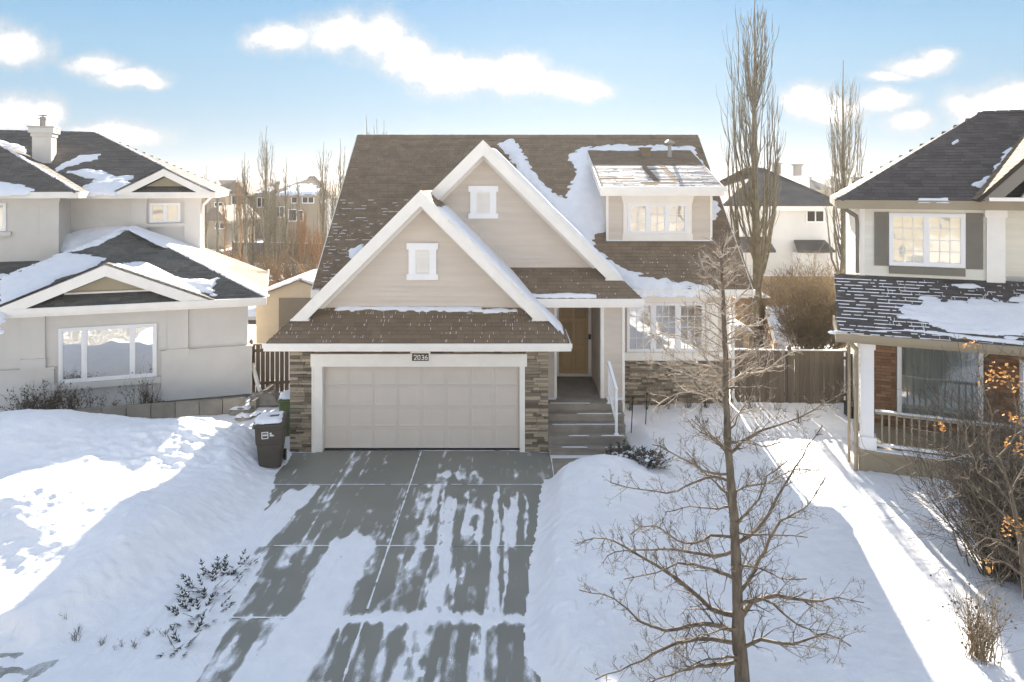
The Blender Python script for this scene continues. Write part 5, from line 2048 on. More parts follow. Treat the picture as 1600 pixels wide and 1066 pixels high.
# ================================================================== FENCES, BINS, SMALL THINGS
def fence(name, label, p0, p1, ztop, mat, board=0.145, gap=0.012, post_every=2.4, posts=True, capm=None, snow=True, top2=None, group=None, end_posts=(True, True)):
    """board fence from p0 to p1 (x, y), boards as pieces"""
    p0, p1 = Vector((*p0, 0)), Vector((*p1, 0))
    d = (p1 - p0)
    Ln = d.length
    d.normalize()
    ang = math.atan2(d.y, d.x)
    t = thing(name, label, 'fence', (0, 0, 0), world=(p0.x, p0.y, 0), rot=ang, group=group)
    top2 = top2 if top2 is not None else ztop
    bm_ = MB().box(0, board - gap, -.012, .012, 0, 1, 0).mesh('fence_board', mat)
    nb_ = int(Ln / board)
    for k in range(nb_):
        x = k * board
        zt = ztop + (top2 - ztop) * k / nb_
        inst('fence_board', bm_, Matrix.Translation((x + rng.uniform(-.002, .004), rng.uniform(-.004, .004), .02)) @ Matrix.Diagonal((1, 1, zt - .04 + rng.uniform(-.006, .006), 1)), t)
    for z in (.35, (ztop + top2) / 2 - .25):
        obj('rail', MB().box(0, Ln, .014, .054, z, z + .09), mat, t)
    obj('cap_rail', MB().beam((0, 0, ztop - .0), (Ln, 0, top2 - .0), .10, .035), mat, t)
    if posts:
        n_ = max(1, int(round(Ln / post_every)))
        for k in range(n_ + 1):
            if (k == 0 and not end_posts[0]) or (k == n_ and not end_posts[1]):
                continue
            x = Ln * k / n_
            zt = ztop + (top2 - ztop) * k / n_
            mb_ = MB().box(x - .05, x + .05, -.05, .05, 0, zt + .12)
            mb_.add([(x - .065, -.065, zt + .12), (x + .065, -.065, zt + .12), (x + .065, .065, zt + .12), (x - .065, .065, zt + .12), (x, 0, zt + .19)], [(3, 2, 1, 0), (0, 1, 4), (1, 2, 4), (2, 3, 4), (3, 0, 4)])
            obj('post', mb_, mat, t)
    if snow:
        mb_ = MB()
        x = 0
        while x < Ln:
            e = min(x + rng.uniform(.2, .9), Ln)
            z0_, z1_ = ztop + (top2 - ztop) * x / Ln, ztop + (top2 - ztop) * e / Ln
            h_ = rng.uniform(.015, .05)
            mb_.beam((x, 0, z0_ + .018 + h_ / 2), (e - .01, 0, z1_ + .018 + h_ / 2), .085, h_)
            x = e
        obj('snow_on_fence', mb_, M['snow'], t, kind='stuff')
    return t


fence('fence', 'dark brown board fence between the bay wall and the right neighbour, behind the bare tree', (6.50, 20.95), (9.95, 20.85), 1.68, M['fence'], post_every=1.7, gap=.008, end_posts=(False, True))
fence('fence', 'short brown fence gate against the right neighbour\'s wall', (9.98, 20.85), (10.75, 20.65), 1.60, M['fence'], post_every=1.0, gap=.014, end_posts=(False, False))
fence('fence', 'brown board fence between the grey stucco house and the garage', (-8.15, 22.0), (-5.52, 22.4), 1.62, M['fence'], post_every=1.3, gap=.03, snow=False, end_posts=(True, False))
fence('fence', 'sunlit tan fence topped with snow, running back from the brown fence on the right', (7.90, 21.1), (12.9, 37.0), 1.75, M['fence_tan'], post_every=2.4)
fence('fence', 'tan fence across the back of the right neighbour\'s yard', (12.9, 37.2), (19.8, 37.0), 1.8, M['fence_tan'], post_every=2.4)
fence('fence', 'dark fence across the back yards on the left', (-23.0, 58.0), (-12.0, 56.0), 1.9, M['fence'], post_every=2.6)
fence('fence', 'weathered low fence behind the tan garden shed', (-14.5, 41.0), (-8.0, 41.0), 1.0, M['fence_tan'], post_every=2.6)


def wheelie_bin(label, x, y, rot, mat, z=0.0, wheels=True, sticker=False, h=1.06, snowlid=True, name='wheeled_bin'):
    t = thing(name, label, 'bin', (0, 0, 0), world=(x, y, z), rot=rot)
    mb_ = MB()
    wb_, db_, wt_, dt_ = .23, .25, .31, .36
    prof = [(0.02, wb_, db_), (.50, wb_ + .045, db_ + .05), (.53, wb_ + .045, db_ + .05), (.56, wb_ + .065, db_ + .075), (.92, wt_, dt_), (.93, wt_ + .02, dt_ + .02), (.985, wt_ + .02, dt_ + .02)]
    vs, fs = [], []
    nn = 12
    for (z_, a, b) in prof:
        # rounded rectangle section
        for (sx, sy) in ((-1, -1), (1, -1), (1, 1), (-1, 1)):
            r_ = .045
            pts_ = [(0, 1), (.3, .3), (1, 0)]
            for (qa, qb) in (pts_ if (sx * sy) > 0 else pts_[::-1]):
                vs.append((sx * (a - r_ * qa), sy * (b - r_ * qb), z_))
    for i in range(len(prof) - 1):
        for j in range(nn):
            q = (j + 1) % nn
            fs.append((i * nn + j, i * nn + q, (i + 1) * nn + q, (i + 1) * nn + j))
    fs.append(tuple(reversed(range(nn))))
    mb_.add(vs, fs)
    obj('bin_body', mb_, mat, t)
    # domed lid hinged at the back, overhanging at the front
    lm = MB()
    vs = []
    prof2 = [(-dt_ - .06, .985), (-dt_ - .04, 1.02), (-.15, 1.065), (.15, 1.085), (dt_ - .02, 1.07), (dt_ + .05, 1.0)]
    for (yy, zz) in prof2:
        for s_ in (-1, -.8, .8, 1):
            vs.append((s_ * (wt_ + .035), yy, zz - (.035 if abs(s_) == 1 else 0)))
    fs = []
    for i in range(len(prof2) - 1):
        for j in range(3):
            fs.append((i * 4 + j, i * 4 + j + 1, (i + 1) * 4 + j + 1, (i + 1) * 4 + j))
    lm.add(vs, fs)
    lm.box(-wt_ - .035, wt_ + .035, -dt_ - .06, dt_ + .04, .975, .99)
    lid = obj('lid', lm, mat, t)
    obj('handle', MB().tube([(-.24, dt_ + .03, .94), (-.24, dt_ + .10, .97), (.24, dt_ + .10, .97), (.24, dt_ + .03, .94)], .016, 6), mat, t)
    if wheels:
        for s_ in (-1, 1):
            w_ = MB()
            vs = []
            for xx, rr in ((0, .12), (.0, .125), (.055, .125), (.055, .12)):
                for j in range(16):
                    a = 2 * math.pi * j / 16
                    vs.append((s_ * (wb_ + .015 + xx), db_ - .02 + rr * math.cos(a), .125 + rr * math.sin(a)))
            fs = []
            for i in range(3):
                for j in range(16):
                    fs.append((i * 16 + j, i * 16 + (j + 1) % 16, (i + 1) * 16 + (j + 1) % 16, (i + 1) * 16 + j))
            fs += [tuple(range(16)), tuple(range(48, 64))]
            w_.add(vs, fs)
            wh = obj('wheel', w_, M['rubber'], t)
            hb = MB()
            for j in range(5):
                a = 2 * math.pi * j / 5
                hb.beam((s_ * (wb_ + .074), db_ - .02, .125), (s_ * (wb_ + .074), db_ - .02 + .09 * math.cos(a), .125 + .09 * math.sin(a)), .02, .012, up=(1, 0, 0))
            obj('hub', hb, M['metal'], wh)
    if sticker:
        m2 = MB()
        yy = -(db_ + .118)
        def plate(x0, x1, z0, z1, o):
            f_ = lambda z_: -(db_ + .075 + (z_ - .56) / .36 * (dt_ - db_ - .075)) - .004 - o
            m2.add([(x0, f_(z0), z0), (x1, f_(z0), z0), (x1, f_(z1), z1), (x0, f_(z1), z1)], [(0, 1, 2, 3)])
        # framed emblem: white border with a white bar, and a line of small print with a pictogram beside it
        plate(-.16, -.02, .84, .855, 0)
        plate(-.16, -.02, .70, .715, 0)
        plate(-.16, -.145, .715, .84, 0)
        plate(-.035, -.02, .715, .84, 0)
        plate(-.14, -.04, .765, .785, .001)
        for k in range(4):
            plate(-.13 + k * .024, -.115 + k * .024, .80, .815, .001)
        plate(.01, .05, .80, .83, 0)
        plate(.01, .07, .775, .79, 0)
        plate(.01, .10, .75, .77, 0)
        obj('sticker', m2, M['white'], t)
    if snowlid:
        pl_ = Plane((0, 0, 1.065), (1, 0, 0), (0, 1, .0))
        snow_sheet(pl_, [[(-.27, -.34), (.20, -.36), (.26, .1), (.2, .3), (-.25, .28), (-.28, 0)]], t, thick=.035, res=.02, ragged=.03, course=0, edge=.04, holes=[[(-.02, -.05), (.16, -.05), (.16, .10), (-.02, .10)]], name='snow_on_lid')
    return t


wheelie_bin('dark brown wheeled bin with a snowy lid and white sticker', -5.66, 16.55, R(12), M['bin'], z=.03, sticker=True, h=1.06).scale = (1.05, 1.05, 1.05)
wheelie_bin('green wheeled bin half hidden behind the brown one', -5.74, 18.5, R(5), M['green_bin'], z=.05, sticker=False)

# black box by the right neighbour's wall
t = thing('storage_box', 'small black box standing in the snow beside the porch downspout', 'box', (9.65, 19.6, .1))
obj('box_body', MB().box(9.40, 9.95, 19.45, 19.95, .1, .46), M['black'], t)
obj('lid', MB().box(9.37, 9.98, 19.42, 19.98, .462, .50), M['black'], t)


def shed(label, x0, x1, y0, y1, ze, zr, doorx, rotate=0, wall='shed_wall'):
    t = thing('garden_shed', label, 'shed', ((x0 + x1) / 2, y0, 0))
    xm = (x0 + x1) / 2
    mb_ = MB()
    mb_.prism([(x0, y0, 0), (x1, y0, 0), (x1, y0, ze), (xm, y0, zr - .05), (x0, y0, ze)], (0, .06, 0))
    mb_.prism([(x0, y1, 0), (x1, y1, 0), (x1, y1, ze), (xm, y1, zr - .05), (x0, y1, ze)], (0, .06, 0))
    mb_.box(x0, x0 + .05, y0 + .06, y1, 0, ze)
    mb_.box(x1 - .05, x1, y0 + .06, y1, 0, ze)
    obj('wall', mb_, M[wall], t)
    for s_ in (1, -1):
        xe = xm + s_ * ((x1 - x0) / 2 + .15)
        zd = ze - .1
        mb_ = MB()
        mb_.prism([(xm, y0 - .15, zr), (xe, y0 - .15, zd), (xe, y0 - .15, zd - .07), (xm, y0 - .15, zr - .07)], (0, y1 - y0 + .3, 0))
        obj('roof', mb_, M['far_roof'], t)
        k_ = (zr - zd) / abs(xe - xm)
        v_ = Vector((-s_, 0, k_)).normalized()
        u_ = Vector((0, s_, 0))
        pl_ = Plane((xe, 0, zd), u_, v_)
        l_ = math.hypot(xe - xm, zr - zd)
        a0, a1 = (y0 - .12) * s_, (y1 + .12) * s_
        snow_sheet(pl_, [[(min(a0, a1), .05), (max(a0, a1), .05), (max(a0, a1), l_), (min(a0, a1), l_)]], t, thick=.10, res=.09, ragged=.12, course=.25, seed=91)
    if doorx:
        d_ = obj('door', MB().box(doorx[0], doorx[1], y0 - .03, y0 - .002, .05, ze - .15), M['taupe'], t)
        obj('handle', MB().box(doorx[0] + .05, doorx[0] + .09, y0 - .06, y0 - .031, .9, 1.05), M['metal'], d_)
    return t


sh = shed('tan garden shed with a snowy roof and grey door, left of the main house', -10.0, -6.6, 27.5, 30.5, 2.35, 2.95, (-9.1, -7.2))
obj('louvre', MB().box(-10.02, -10.0, 28.2, 28.6, 1.6, 2.0), M['taupe'], sh)
shed('cream garden shed with snow on its roof, beyond the brown fence on the right', 7.55, 8.42, 25.0, 26.5, 1.45, 1.68, (7.75, 8.2), wall='cedar')
t = thing('playhouse', 'tall tan wooden playhouse with a snow-topped roof behind the poplar trunk', 'playhouse', (9.3, 27.5, 0))
mb = MB()
mb.box(8.67, 8.73, 27.4, 29.4, 0, 2.2)
mb.box(9.80, 9.86, 27.4, 29.4, 0, 2.2)
mb.box(8.67, 9.86, 29.3, 29.38, 0, 2.2)
mb.box(8.67, 9.86, 27.34, 27.4, 0, 2.2)
obj('wall', mb, M['fence_tan'], t)
obj('door', MB().box(9.22, 9.78, 27.30, 27.336, .1, 1.95), M['fence'], t)
obj('roof', MB().box(8.6, 9.95, 27.2, 29.5, 2.21, 2.27), M['fence_tan'], t)
snow_sheet(Plane((0, 0, 2.27), (1, 0, 0), (0, 1, 0)), [[(8.62, 27.22), (9.93, 27.22), (9.93, 29.4), (8.62, 29.4)]], t, thick=.14, res=.08, ragged=.05, course=0)

# patio table under snow in the left yard
t = thing('patio_table', 'dark metal patio table standing in the snowy back yard', 'table', (-10.45, 29.5, .2))
obj('tabletop', MB().box(-11.3, -9.9, 29.1, 29.9, .98, 1.03), M['black'], t)
for (a, b) in ((-11.22, 29.2), (-9.98, 29.2), (-11.22, 29.8), (-9.98, 29.8)):
    obj('leg', MB().box(a - .03, a + .03, b - .03, b + .03, .1, .978), M['black'], t)
obj('apron', MB().box(-11.25, -9.95, 29.14, 29.18, .84, .979), M['black'], t)
# leaning board and snow-capped rocks beside the left fence
t = thing('downspout_extension', 'pale pipe leaning on the corner of the stucco house', 'pipe', (-7.9, 21.6, .1))
t2 = MB().tube([(-8.0, 21.7, 1.1), (-7.75, 21.45, .55), (-7.5, 21.2, .12)], .06, 8, cap=True)
obj('pipe', t2, M['trim'], t)


def rock(label, x, y, r_, zs=.6, seed=1, snow=True, grp=None):
    rr = random.Random(seed)
    t = thing('rock', label, 'rock', (x, y, 0), group=grp)
    mb_ = MB()
    nu, nv = 9, 6
    vs = []
    for i in range(nv + 1):
        a = math.pi * i / nv
        for j in range(nu):
            b = 2 * math.pi * j / nu
            k = r_ * rr.uniform(.82, 1.1)
            vs.append((x + k * math.sin(a) * math.cos(b) * 1.2, y + k * math.sin(a) * math.sin(b), r_ * zs * .6 + k * zs * math.cos(a)))
    fs = []
    for i in range(nv):
        for j in range(nu):
            q = (j + 1) % nu
            fs.append((i * nu + j, (i + 1) * nu + j, (i + 1) * nu + q, i * nu + q))
    mb_.add(vs, fs)
    obj('stone', mb_, M['found'], t)
    if snow:
        snow_sheet(Plane((x, y, r_ * zs * 1.45), (1, 0, 0), (0, 1, 0)), [[(-r_ * .7, -r_ * .5), (r_ * .7, -r_ * .5), (r_ * .6, r_ * .6), (-r_ * .6, r_ * .5)]], t, thick=.08, res=.05, ragged=.06, course=0, name='snow_on_rock')
    return t


rock('large pale round rock in front of the left fence', -7.3, 20.9, .42, .75, 3, False)
rock('low snow-capped rock beside the stucco house corner', -7.75, 20.2, .33, .5, 4)
rock('small snow-capped rock nearest the bins', -7.05, 19.8, .26, .5, 5)
rock('dark flat rock with a snow cap, between two others', -7.45, 19.6, .22, .6, 6)
t = thing('garden_edging', 'low concrete edging wall in front of the stucco house', 'edging', (-9.6, 19.9, 0))
mb = MB()
for k in range(8):
    a = LF.w((-.0 - k * .62, -1.35 + .05 * k, 0))
    b = LF.w((-.6 - k * .62, -1.35 + .05 * (k + 1), 0))
    mb.beam((a.x, a.y, .25), (b.x, b.y, .25), .15, .5)
obj('edging_block', mb, M['found'], t, kind='stuff')
mb = MB()
mb.beam((*LF.w((.2, -1.3, 0)).xy, .2), (*LF.w((.9, 1.0, 0)).xy, .2), .15, .35)
obj('kerb', mb, M['found'], t)
# porch light standards of the yard: thin black stakes in the snow by the bay wall
for i, (x_, y_) in enumerate(((3.15, 18.6), (3.6, 19.0))):
    t = thing('garden_stake', ('thin dark stake in the snow nearest the steps', 'thin dark stake in the snow, second from the steps')[i], 'stake', (x_, y_, .1))
    obj('rod', MB().tube([(x_, y_, .05), (x_ + .05, y_ + .02, .95)], .014, 5, cap=True), M['black'], t)
    obj('tip', MB().lathe([(.02, 0), (.03, .03), (.01, .06)], (x_ + .05, y_ + .02, .94), 6), M['black'], t)

# ================================================================== FAR HOUSES
def far_house(label, x0, x1, y0, y1, ze, zr, wall, roof, hip=0.0, windows=(), rot=0.0, doors=(), snow=0, ridge='x', vents=(), group='houses beyond the back yards', base=0.0):
    cx, cy = (x0 + x1) / 2, y0
    t = thing('house', label, 'house', (cx, cy, 0), rot=R(rot), group=group)
    mb_ = MB().box(x0, x1, y0, y1, base, ze)
    ov = .45
    a0, a1, b0, b1 = x0 - ov, x1 + ov, y0 - ov, y1 + ov
    if ridge == 'x':
        ym = (y0 + y1) / 2
        r0, r1 = Vector((a0 + hip, ym, zr)), Vector((a1 - hip, ym, zr))
    else:
        xm = (x0 + x1) / 2
        r0, r1 = Vector((xm, b0 + hip, zr)), Vector((xm, b1 - hip, zr))
    w_ = obj('wall', mb_, M[wall], t)
    c = [Vector((a0, b0, ze)), Vector((a1, b0, ze)), Vector((a1, b1, ze)), Vector((a0, b1, ze))]
    m2 = MB()
    m2.add([*c, r0, r1], [(0, 1, 5, 4), (1, 2, 5), (2, 3, 4, 5), (3, 0, 4), (3, 2, 1, 0)] if ridge == 'x' else [(0, 1, 4), (1, 2, 5, 4), (2, 3, 5), (3, 0, 4, 5), (3, 2, 1, 0)])
    rf_ = obj('roof', m2, M[roof], t)
    m3 = MB()
    m3.box(a0, a1, b0 - .04, b0 + .06, ze - .25, ze - .002)
    m3.box(a0 - .04, a0 + .06, b0, b1, ze - .25, ze - .002)
    m3.box(a1 - .06, a1 + .04, b0, b1, ze - .25, ze - .002)
    obj('fascia', m3, M['trim'] if wall == 'far_white' else M[wall], t)
    for (wx, wz, ww, wh) in windows:
        f = MB().box(wx, wx + ww, y0 - .06, y0 - .002, wz, wz + wh)
        fo_ = obj('window', f, M['white'], t)
        n_ = 2 if ww > .9 else 1
        for k in range(n_):
            pa_, pb_ = wx + .08 + (ww - .08) * k / n_, wx + (ww - .08) * (k + 1) / n_
            obj('pane', MB().box(pa_, pb_, y0 - .07, y0 - .062, wz + .08, wz + wh - .08), M['room'], fo_)
    for (vx, vy, vz) in vents:
        obj('vent', MB().box(vx - .2, vx + .2, vy - .2, vy + .2, vz - .3, vz + .35).box(vx - .28, vx + .28, vy - .28, vy + .28, vz + .35, vz + .45), M['metal'], rf_)
    if snow:
        u_ = Vector((1, 0, 0))
        if ridge == 'x':
            v_ = Vector((0, (y1 - y0) / 2 + ov, zr - ze)).normalized()
            pl_ = Plane((a0, b0, ze), u_, v_)
            l_ = math.hypot((y1 - y0) / 2 + ov, zr - ze)
            snow_sheet(pl_, [[(.3 + hip * .3, .1), (a1 - a0 - .3 - hip * .3, .1), (a1 - a0 - hip * snow - .6, l_ * snow), (hip * snow + .4, l_ * snow)]], t, thick=.12, res=.3, ragged=.5, course=0, seed=int(x0 * 3 + 100))
    return t


def Xat(px, y):
    return (px - 800) * y / F


def Zat(py, y):
    return CH + (HY - py) * y / F


# beige houses left of the main roof
Y1 = 75.0
far_house('beige two-storey house with a low wide roof, behind the poplars on the left', Xat(418, Y1), Xat(512, Y1), Y1, Y1 + 11, Zat(305, Y1), Zat(274, Y1), 'far_wall', 'far_roof', hip=4.0, snow=.55,
          windows=[(Xat(455, Y1), Zat(318, Y1), .7, 1.1), (Xat(472, Y1), Zat(318, Y1), 1.3, 1.0), (Xat(451, Y1), Zat(346, Y1), .9, 1.3), (Xat(464, Y1), Zat(346, Y1), .7, 1.2), (Xat(430, Y1), Zat(340, Y1), 1.0, 1.2)])
Y2 = 82.0
far_house('beige gabled house with a tall arched-top window group, second from the stucco house', Xat(357, Y2), Xat(386, Y2), Y2, Y2 + 10, Zat(303, Y2), Zat(284, Y2), 'far_wall', 'far_roof', ridge='y',
          windows=[(Xat(362, Y2), Zat(320, Y2), 1.4, 1.1), (Xat(362, Y2), Zat(350, Y2), .9, 1.2), (Xat(374, Y2), Zat(350, Y2), .9, 1.2)])
far_house('tan house with a long roof between the gabled house and the wide one', Xat(386, Y2), Xat(420, Y2), Y2 + 2, Y2 + 12, Zat(302, Y2 + 2), Zat(283, Y2 + 2), 'far_wall', 'far_roof', hip=2.0, snow=.5,
          windows=[(Xat(392, Y2), Zat(325, Y2), 1.1, 1.2), (Xat(405, Y2), Zat(345, Y2), 1.1, 1.2)])
Y3 = 95.0
far_house('far brown-roofed house just right of the stucco house\'s eave', Xat(312, Y3), Xat(352, Y3), Y3, Y3 + 10, Zat(303, Y3), Zat(281, Y3), 'far_wall', 'far_roof', hip=3.5,
          windows=[(Xat(335, Y3), Zat(330, Y3), 1.2, 1.2)])
far_house('low far house with a dark roof and beige gable, seen under the stucco house\'s eave', Xat(322, 70), Xat(352, 70), 70, 78, Zat(345, 70), Zat(322, 70), 'far_wall', 'far_roof', ridge='y', windows=[(Xat(336, 70), Zat(358, 70), 1.0, 1.0)])
far_house('brown far house against the main roof\'s left edge', Xat(505, 88), Xat(570, 88), 88, 99, Zat(302, 88), Zat(284, 88), 'far_wall', 'far_roof', hip=3.0)
far_house('narrow white house with a grey roof against the main roof\'s left edge', Xat(511, 62), Xat(580, 62), 62, 72, Zat(313, 62), Zat(300, 62), 'far_white', 'far_grey', hip=2.5)
# white house behind the tall poplar
Y4 = 40.0
wh_ = far_house('white house with a grey hipped roof and two roof vents, behind the tall poplars', Xat(1135, Y4), Xat(1312, Y4), Y4, Y4 + 9.5, Zat(322, Y4), Zat(262, Y4 + 4.8), 'far_white', 'far_grey', hip=4.2,
          windows=[(Xat(1259, Y4), Zat(348, Y4), 1.05, .72)], vents=[(Xat(1208, Y4 + 5), Y4 + 4.4, Zat(266, Y4 + 5)), (Xat(1240, Y4 + 5), Y4 + 4.4, Zat(268, Y4 + 5))])
obj('awning_roof', MB().prism([(Xat(1233, Y4), Y4 - 1.2, Zat(391, Y4 - 1)), (Xat(1290, Y4), Y4 - 1.2, Zat(391, Y4 - 1)), (Xat(1288, Y4), Y4 - .05, Zat(375, Y4)), (Xat(1240, Y4), Y4 - .05, Zat(375, Y4))], (0, 0, -.12)), M['far_grey'], wh_)
obj('bay', MB().box(Xat(1238, Y4), Xat(1288, Y4), Y4 - .9, Y4 - .01, 0, Zat(393, Y4)), M['far_white'], wh_)
obj('awning_roof', MB().prism([(Xat(1150, Y4), Y4 - 1.2, Zat(391, Y4 - 1)), (Xat(1200, Y4), Y4 - 1.2, Zat(391, Y4 - 1)), (Xat(1198, Y4), Y4 - .05, Zat(370, Y4)), (Xat(1155, Y4), Y4 - .05, Zat(370, Y4))], (0, 0, -.12)), M['far_grey'], wh_)
labs = ['small far brown roof right of the white house', 'second small far roof right of the white house', 'third small far roof, beside the right neighbour\'s hip',
        'far house roof left of the tall poplar', 'far rooftop between the two tall poplars']
for i, (pa_, pb_, yy, e, r_) in enumerate(((1268, 1300, 120, 297, 280), (1300, 1335, 130, 294, 279), (1335, 1375, 118, 293, 276), (1105, 1140, 110, 300, 284), (1215, 1262, 140, 296, 281))):
    far_house(labs[i], Xat(pa_, yy), Xat(pb_, yy), yy, yy + 9, Zat(e, yy), Zat(r_, yy), 'far_wall', 'far_grey', hip=2.0, vents=[(Xat((pa_ + pb_) / 2, yy), yy + 4.5, Zat(r_, yy))])

# the houses across the street: they stand in full sun and show in the window panes
across = [(-46, -30, -42, 'far_wall', 'tan house across the street, leftmost, mirrored in the window panes'), (-26, -11, -37, 'far_white', 'white house across the street, left of centre, mirrored in the window panes'),
          (-7, 8, -34, 'far_tan', 'tan house across the street, straight opposite the garage, mirrored in the panes'), (12, 27, -37, 'far_white', 'white house across the street, right of centre, mirrored in the window panes'), (31, 46, -42, 'far_wall', 'tan house across the street, rightmost, mirrored in the window panes')]
M['far_tan'] = surf('far_tan_siding', (0.62, 0.52, 0.38), 0.8, 0.05, 1)
for (xa_, xb_, yf_, wm_, lb_) in across:
    t_ = thing('house', lb_, 'house', ((xa_ + xb_) / 2, yf_, 0), group='houses across the street')
    obj('wall', MB().box(xa_, xb_, yf_ - 10, yf_, 0, 5.8), M[wm_], t_)
    mb_ = MB()
    xm_, zm_ = (xa_ + xb_) / 2, 9.2
    mb_.add([(xa_ - .5, yf_ + .5, 5.7), (xb_ + .5, yf_ + .5, 5.7), (xb_ + .5, yf_ - 10.5, 5.7), (xa_ - .5, yf_ - 10.5, 5.7), (xa_ + 4, yf_ - 5, zm_), (xb_ - 4, yf_ - 5, zm_)],
            [(1, 0, 4, 5), (2, 1, 5), (3, 2, 5, 4), (0, 3, 4), (0, 1, 2, 3)])
    obj('roof', mb_, M['far_roof'], t_)
    obj('garage_door', MB().box(xa_ + 1, xa_ + 6, yf_ + .005, yf_ + .06, 0, 2.2), M['trim'], t_)
    for (wx, wz) in ((xa_ + 8, 1.0), (xa_ + 2, 3.6), (xa_ + 7, 3.6), (xa_ + 11, 3.6)):
        f_ = obj('window', MB().box(wx, wx + 1.8, yf_ + .005, yf_ + .07, wz, wz + 1.4), M['white'], t_)
        obj('pane', MB().box(wx + .1, wx + 1.7, yf_ + .071, yf_ + .08, wz + .1, wz + 1.3), M['room'], f_)
# far wood that closes the view
mb = MB()
rr = random.Random(77)
for k in range(9000):
    an = rr.uniform(-1.0, 1.0)
    d_ = rr.uniform(230, 420)
    x_, y_ = d_ * math.tan(an * .85), d_
    h_ = rr.uniform(3.0, 7.0) * (.7 + .5 * math.sin(x_ * .05) ** 2)
    w__ = rr.uniform(.5, 1.6)
    mb.add([(x_ - w__, y_, 0), (x_ + w__, y_, 0), (x_ + w__ * .3, y_ + rr.uniform(-1, 1), h_)], [(0, 1, 2)])
o = obj('distant_wood', mb, M['poplar'], None, kind='stuff', off=(0, 300, 0), label='hazy bare wood along the horizon', cat='wood')

# ================================================================== TREES AND SHRUBS
def curve_pts(p0, d, ln, n, droop, jit, rr, up=0.0):
    pts = [Vector(p0)]
    d = Vector(d).normalized()
    for i in range(n):
        d = (d + Vector((rr.uniform(-jit, jit), rr.uniform(-jit, jit), rr.uniform(-jit, jit) + up / n - droop / n))).normalized()
        pts.append(pts[-1] + d * (ln / n))
    return pts, d


def sprout(mb_, p, d, ln, r0, depth, rr, up=0.3, jit=.22, kids=3, sides=3, minr=.002):
    n = max(3, int(ln / .12) + 1) if depth > 0 else 3
    n = min(n, 7)
    pts, _ = curve_pts(p, d, ln, n, 0, jit, rr, up)
    rad = [max(minr, r0 * (1 - .75 * i / n)) for i in range(n + 1)]
    mb_.tube(pts, rad, sides if depth > 0 else 3)
    if depth <= 0:
        return
    for k in range(kids):
        t_ = rr.uniform(.2, .98)
        i = min(n - 1, int(t_ * n))
        q = pts[i].lerp(pts[i + 1], t_ * n - i)
        dd = (pts[i + 1] - pts[i]).normalized()
        ax_ = dd.cross(Vector((rr.uniform(-1, 1), rr.uniform(-1, 1), rr.uniform(-1, 1)))).normalized()
        nd = (dd * math.cos(R(rr.uniform(30, 62))) + ax_ * math.sin(R(rr.uniform(30, 62))))
        sprout(mb_, q, nd, ln * rr.uniform(.3, .55), r0 * (1 - .7 * t_) * .6, depth - 1, rr, up, jit, kids, sides, minr)


def limb(parent, pts, r0, rr, twig_every=.10, depth=1, twig_len=.35, name='branch', r1=.007, mat='twig'):
    """a main branch through 3-D points with its twigs, one mesh"""
    mb_ = MB()
    # resample with slight wobble
    P = [Vector(p) for p in pts]
    q = []
    for i in range(len(P) - 1):
        n_ = max(2, int((P[i + 1] - P[i]).length / .13))
        for k in range(n_):
            t_ = k / n_
            a = P[i - 1] if i > 0 else P[i] * 2 - P[i + 1]
            b = P[i + 2] if i + 2 < len(P) else P[i + 1] * 2 - P[i]
            # catmull-rom
            p_ = .5 * ((2 * P[i]) + (-a + P[i + 1]) * t_ + (2 * a - 5 * P[i] + 4 * P[i + 1] - b) * t_ ** 2 + (-a + 3 * P[i] - 3 * P[i + 1] + b) * t_ ** 3)
            q.append(p_ + Vector((rr.uniform(-1, 1), rr.uniform(-1, 1), rr.uniform(-1, 1))) * .012)
    q.append(P[-1])
    n_ = len(q)
    rad = [max(r1, r0 * (1 - i / (n_ - 1)) ** .85) for i in range(n_)]
    mb_.tube(q, rad, 6)
    L_ = sum((q[i + 1] - q[i]).length for i in range(n_ - 1))
    m_ = int(L_ / twig_every)
    for k in range(m_):
        t_ = .10 + .9 * (k + rr.random()) / m_
        i = min(n_ - 2, int(t_ * (n_ - 1)))
        dd = (q[i + 1] - q[i]).normalized()
        ax_ = dd.cross(Vector((rr.uniform(-1, 1), rr.uniform(-1, 1), rr.uniform(-1, 1)))).normalized()
        an = R(rr.uniform(28, 70))
        nd = dd * math.cos(an) + ax_ * math.sin(an) + Vector((0, 0, .15))
        ln_ = twig_len * rr.uniform(.4, 1.5) * (1.25 - .5 * t_)
        sprout(mb_, q[i], nd, ln_, max(.0052, rad[i] * .38), depth, rr, up=rr.uniform(-.1, .7), jit=.26, kids=rr.choice((2, 3, 3, 4)))
    return obj(name, mb_, M[mat], parent, smooth=True)


# the bare tree in front, traced by its limbs and given depth
TY = 8.55
rr = random.Random(31)
MT = thing('bare_tree', 'leafless young tree with a straight trunk and spreading twiggy limbs, on the front lawn', 'tree', (Xat(1160, TY), TY, 0.0))


def TP_(px, py, dy=0.0):
    y_ = TY + dy
    return Vector((Xat(px, y_), y_, Zat(py, y_)))


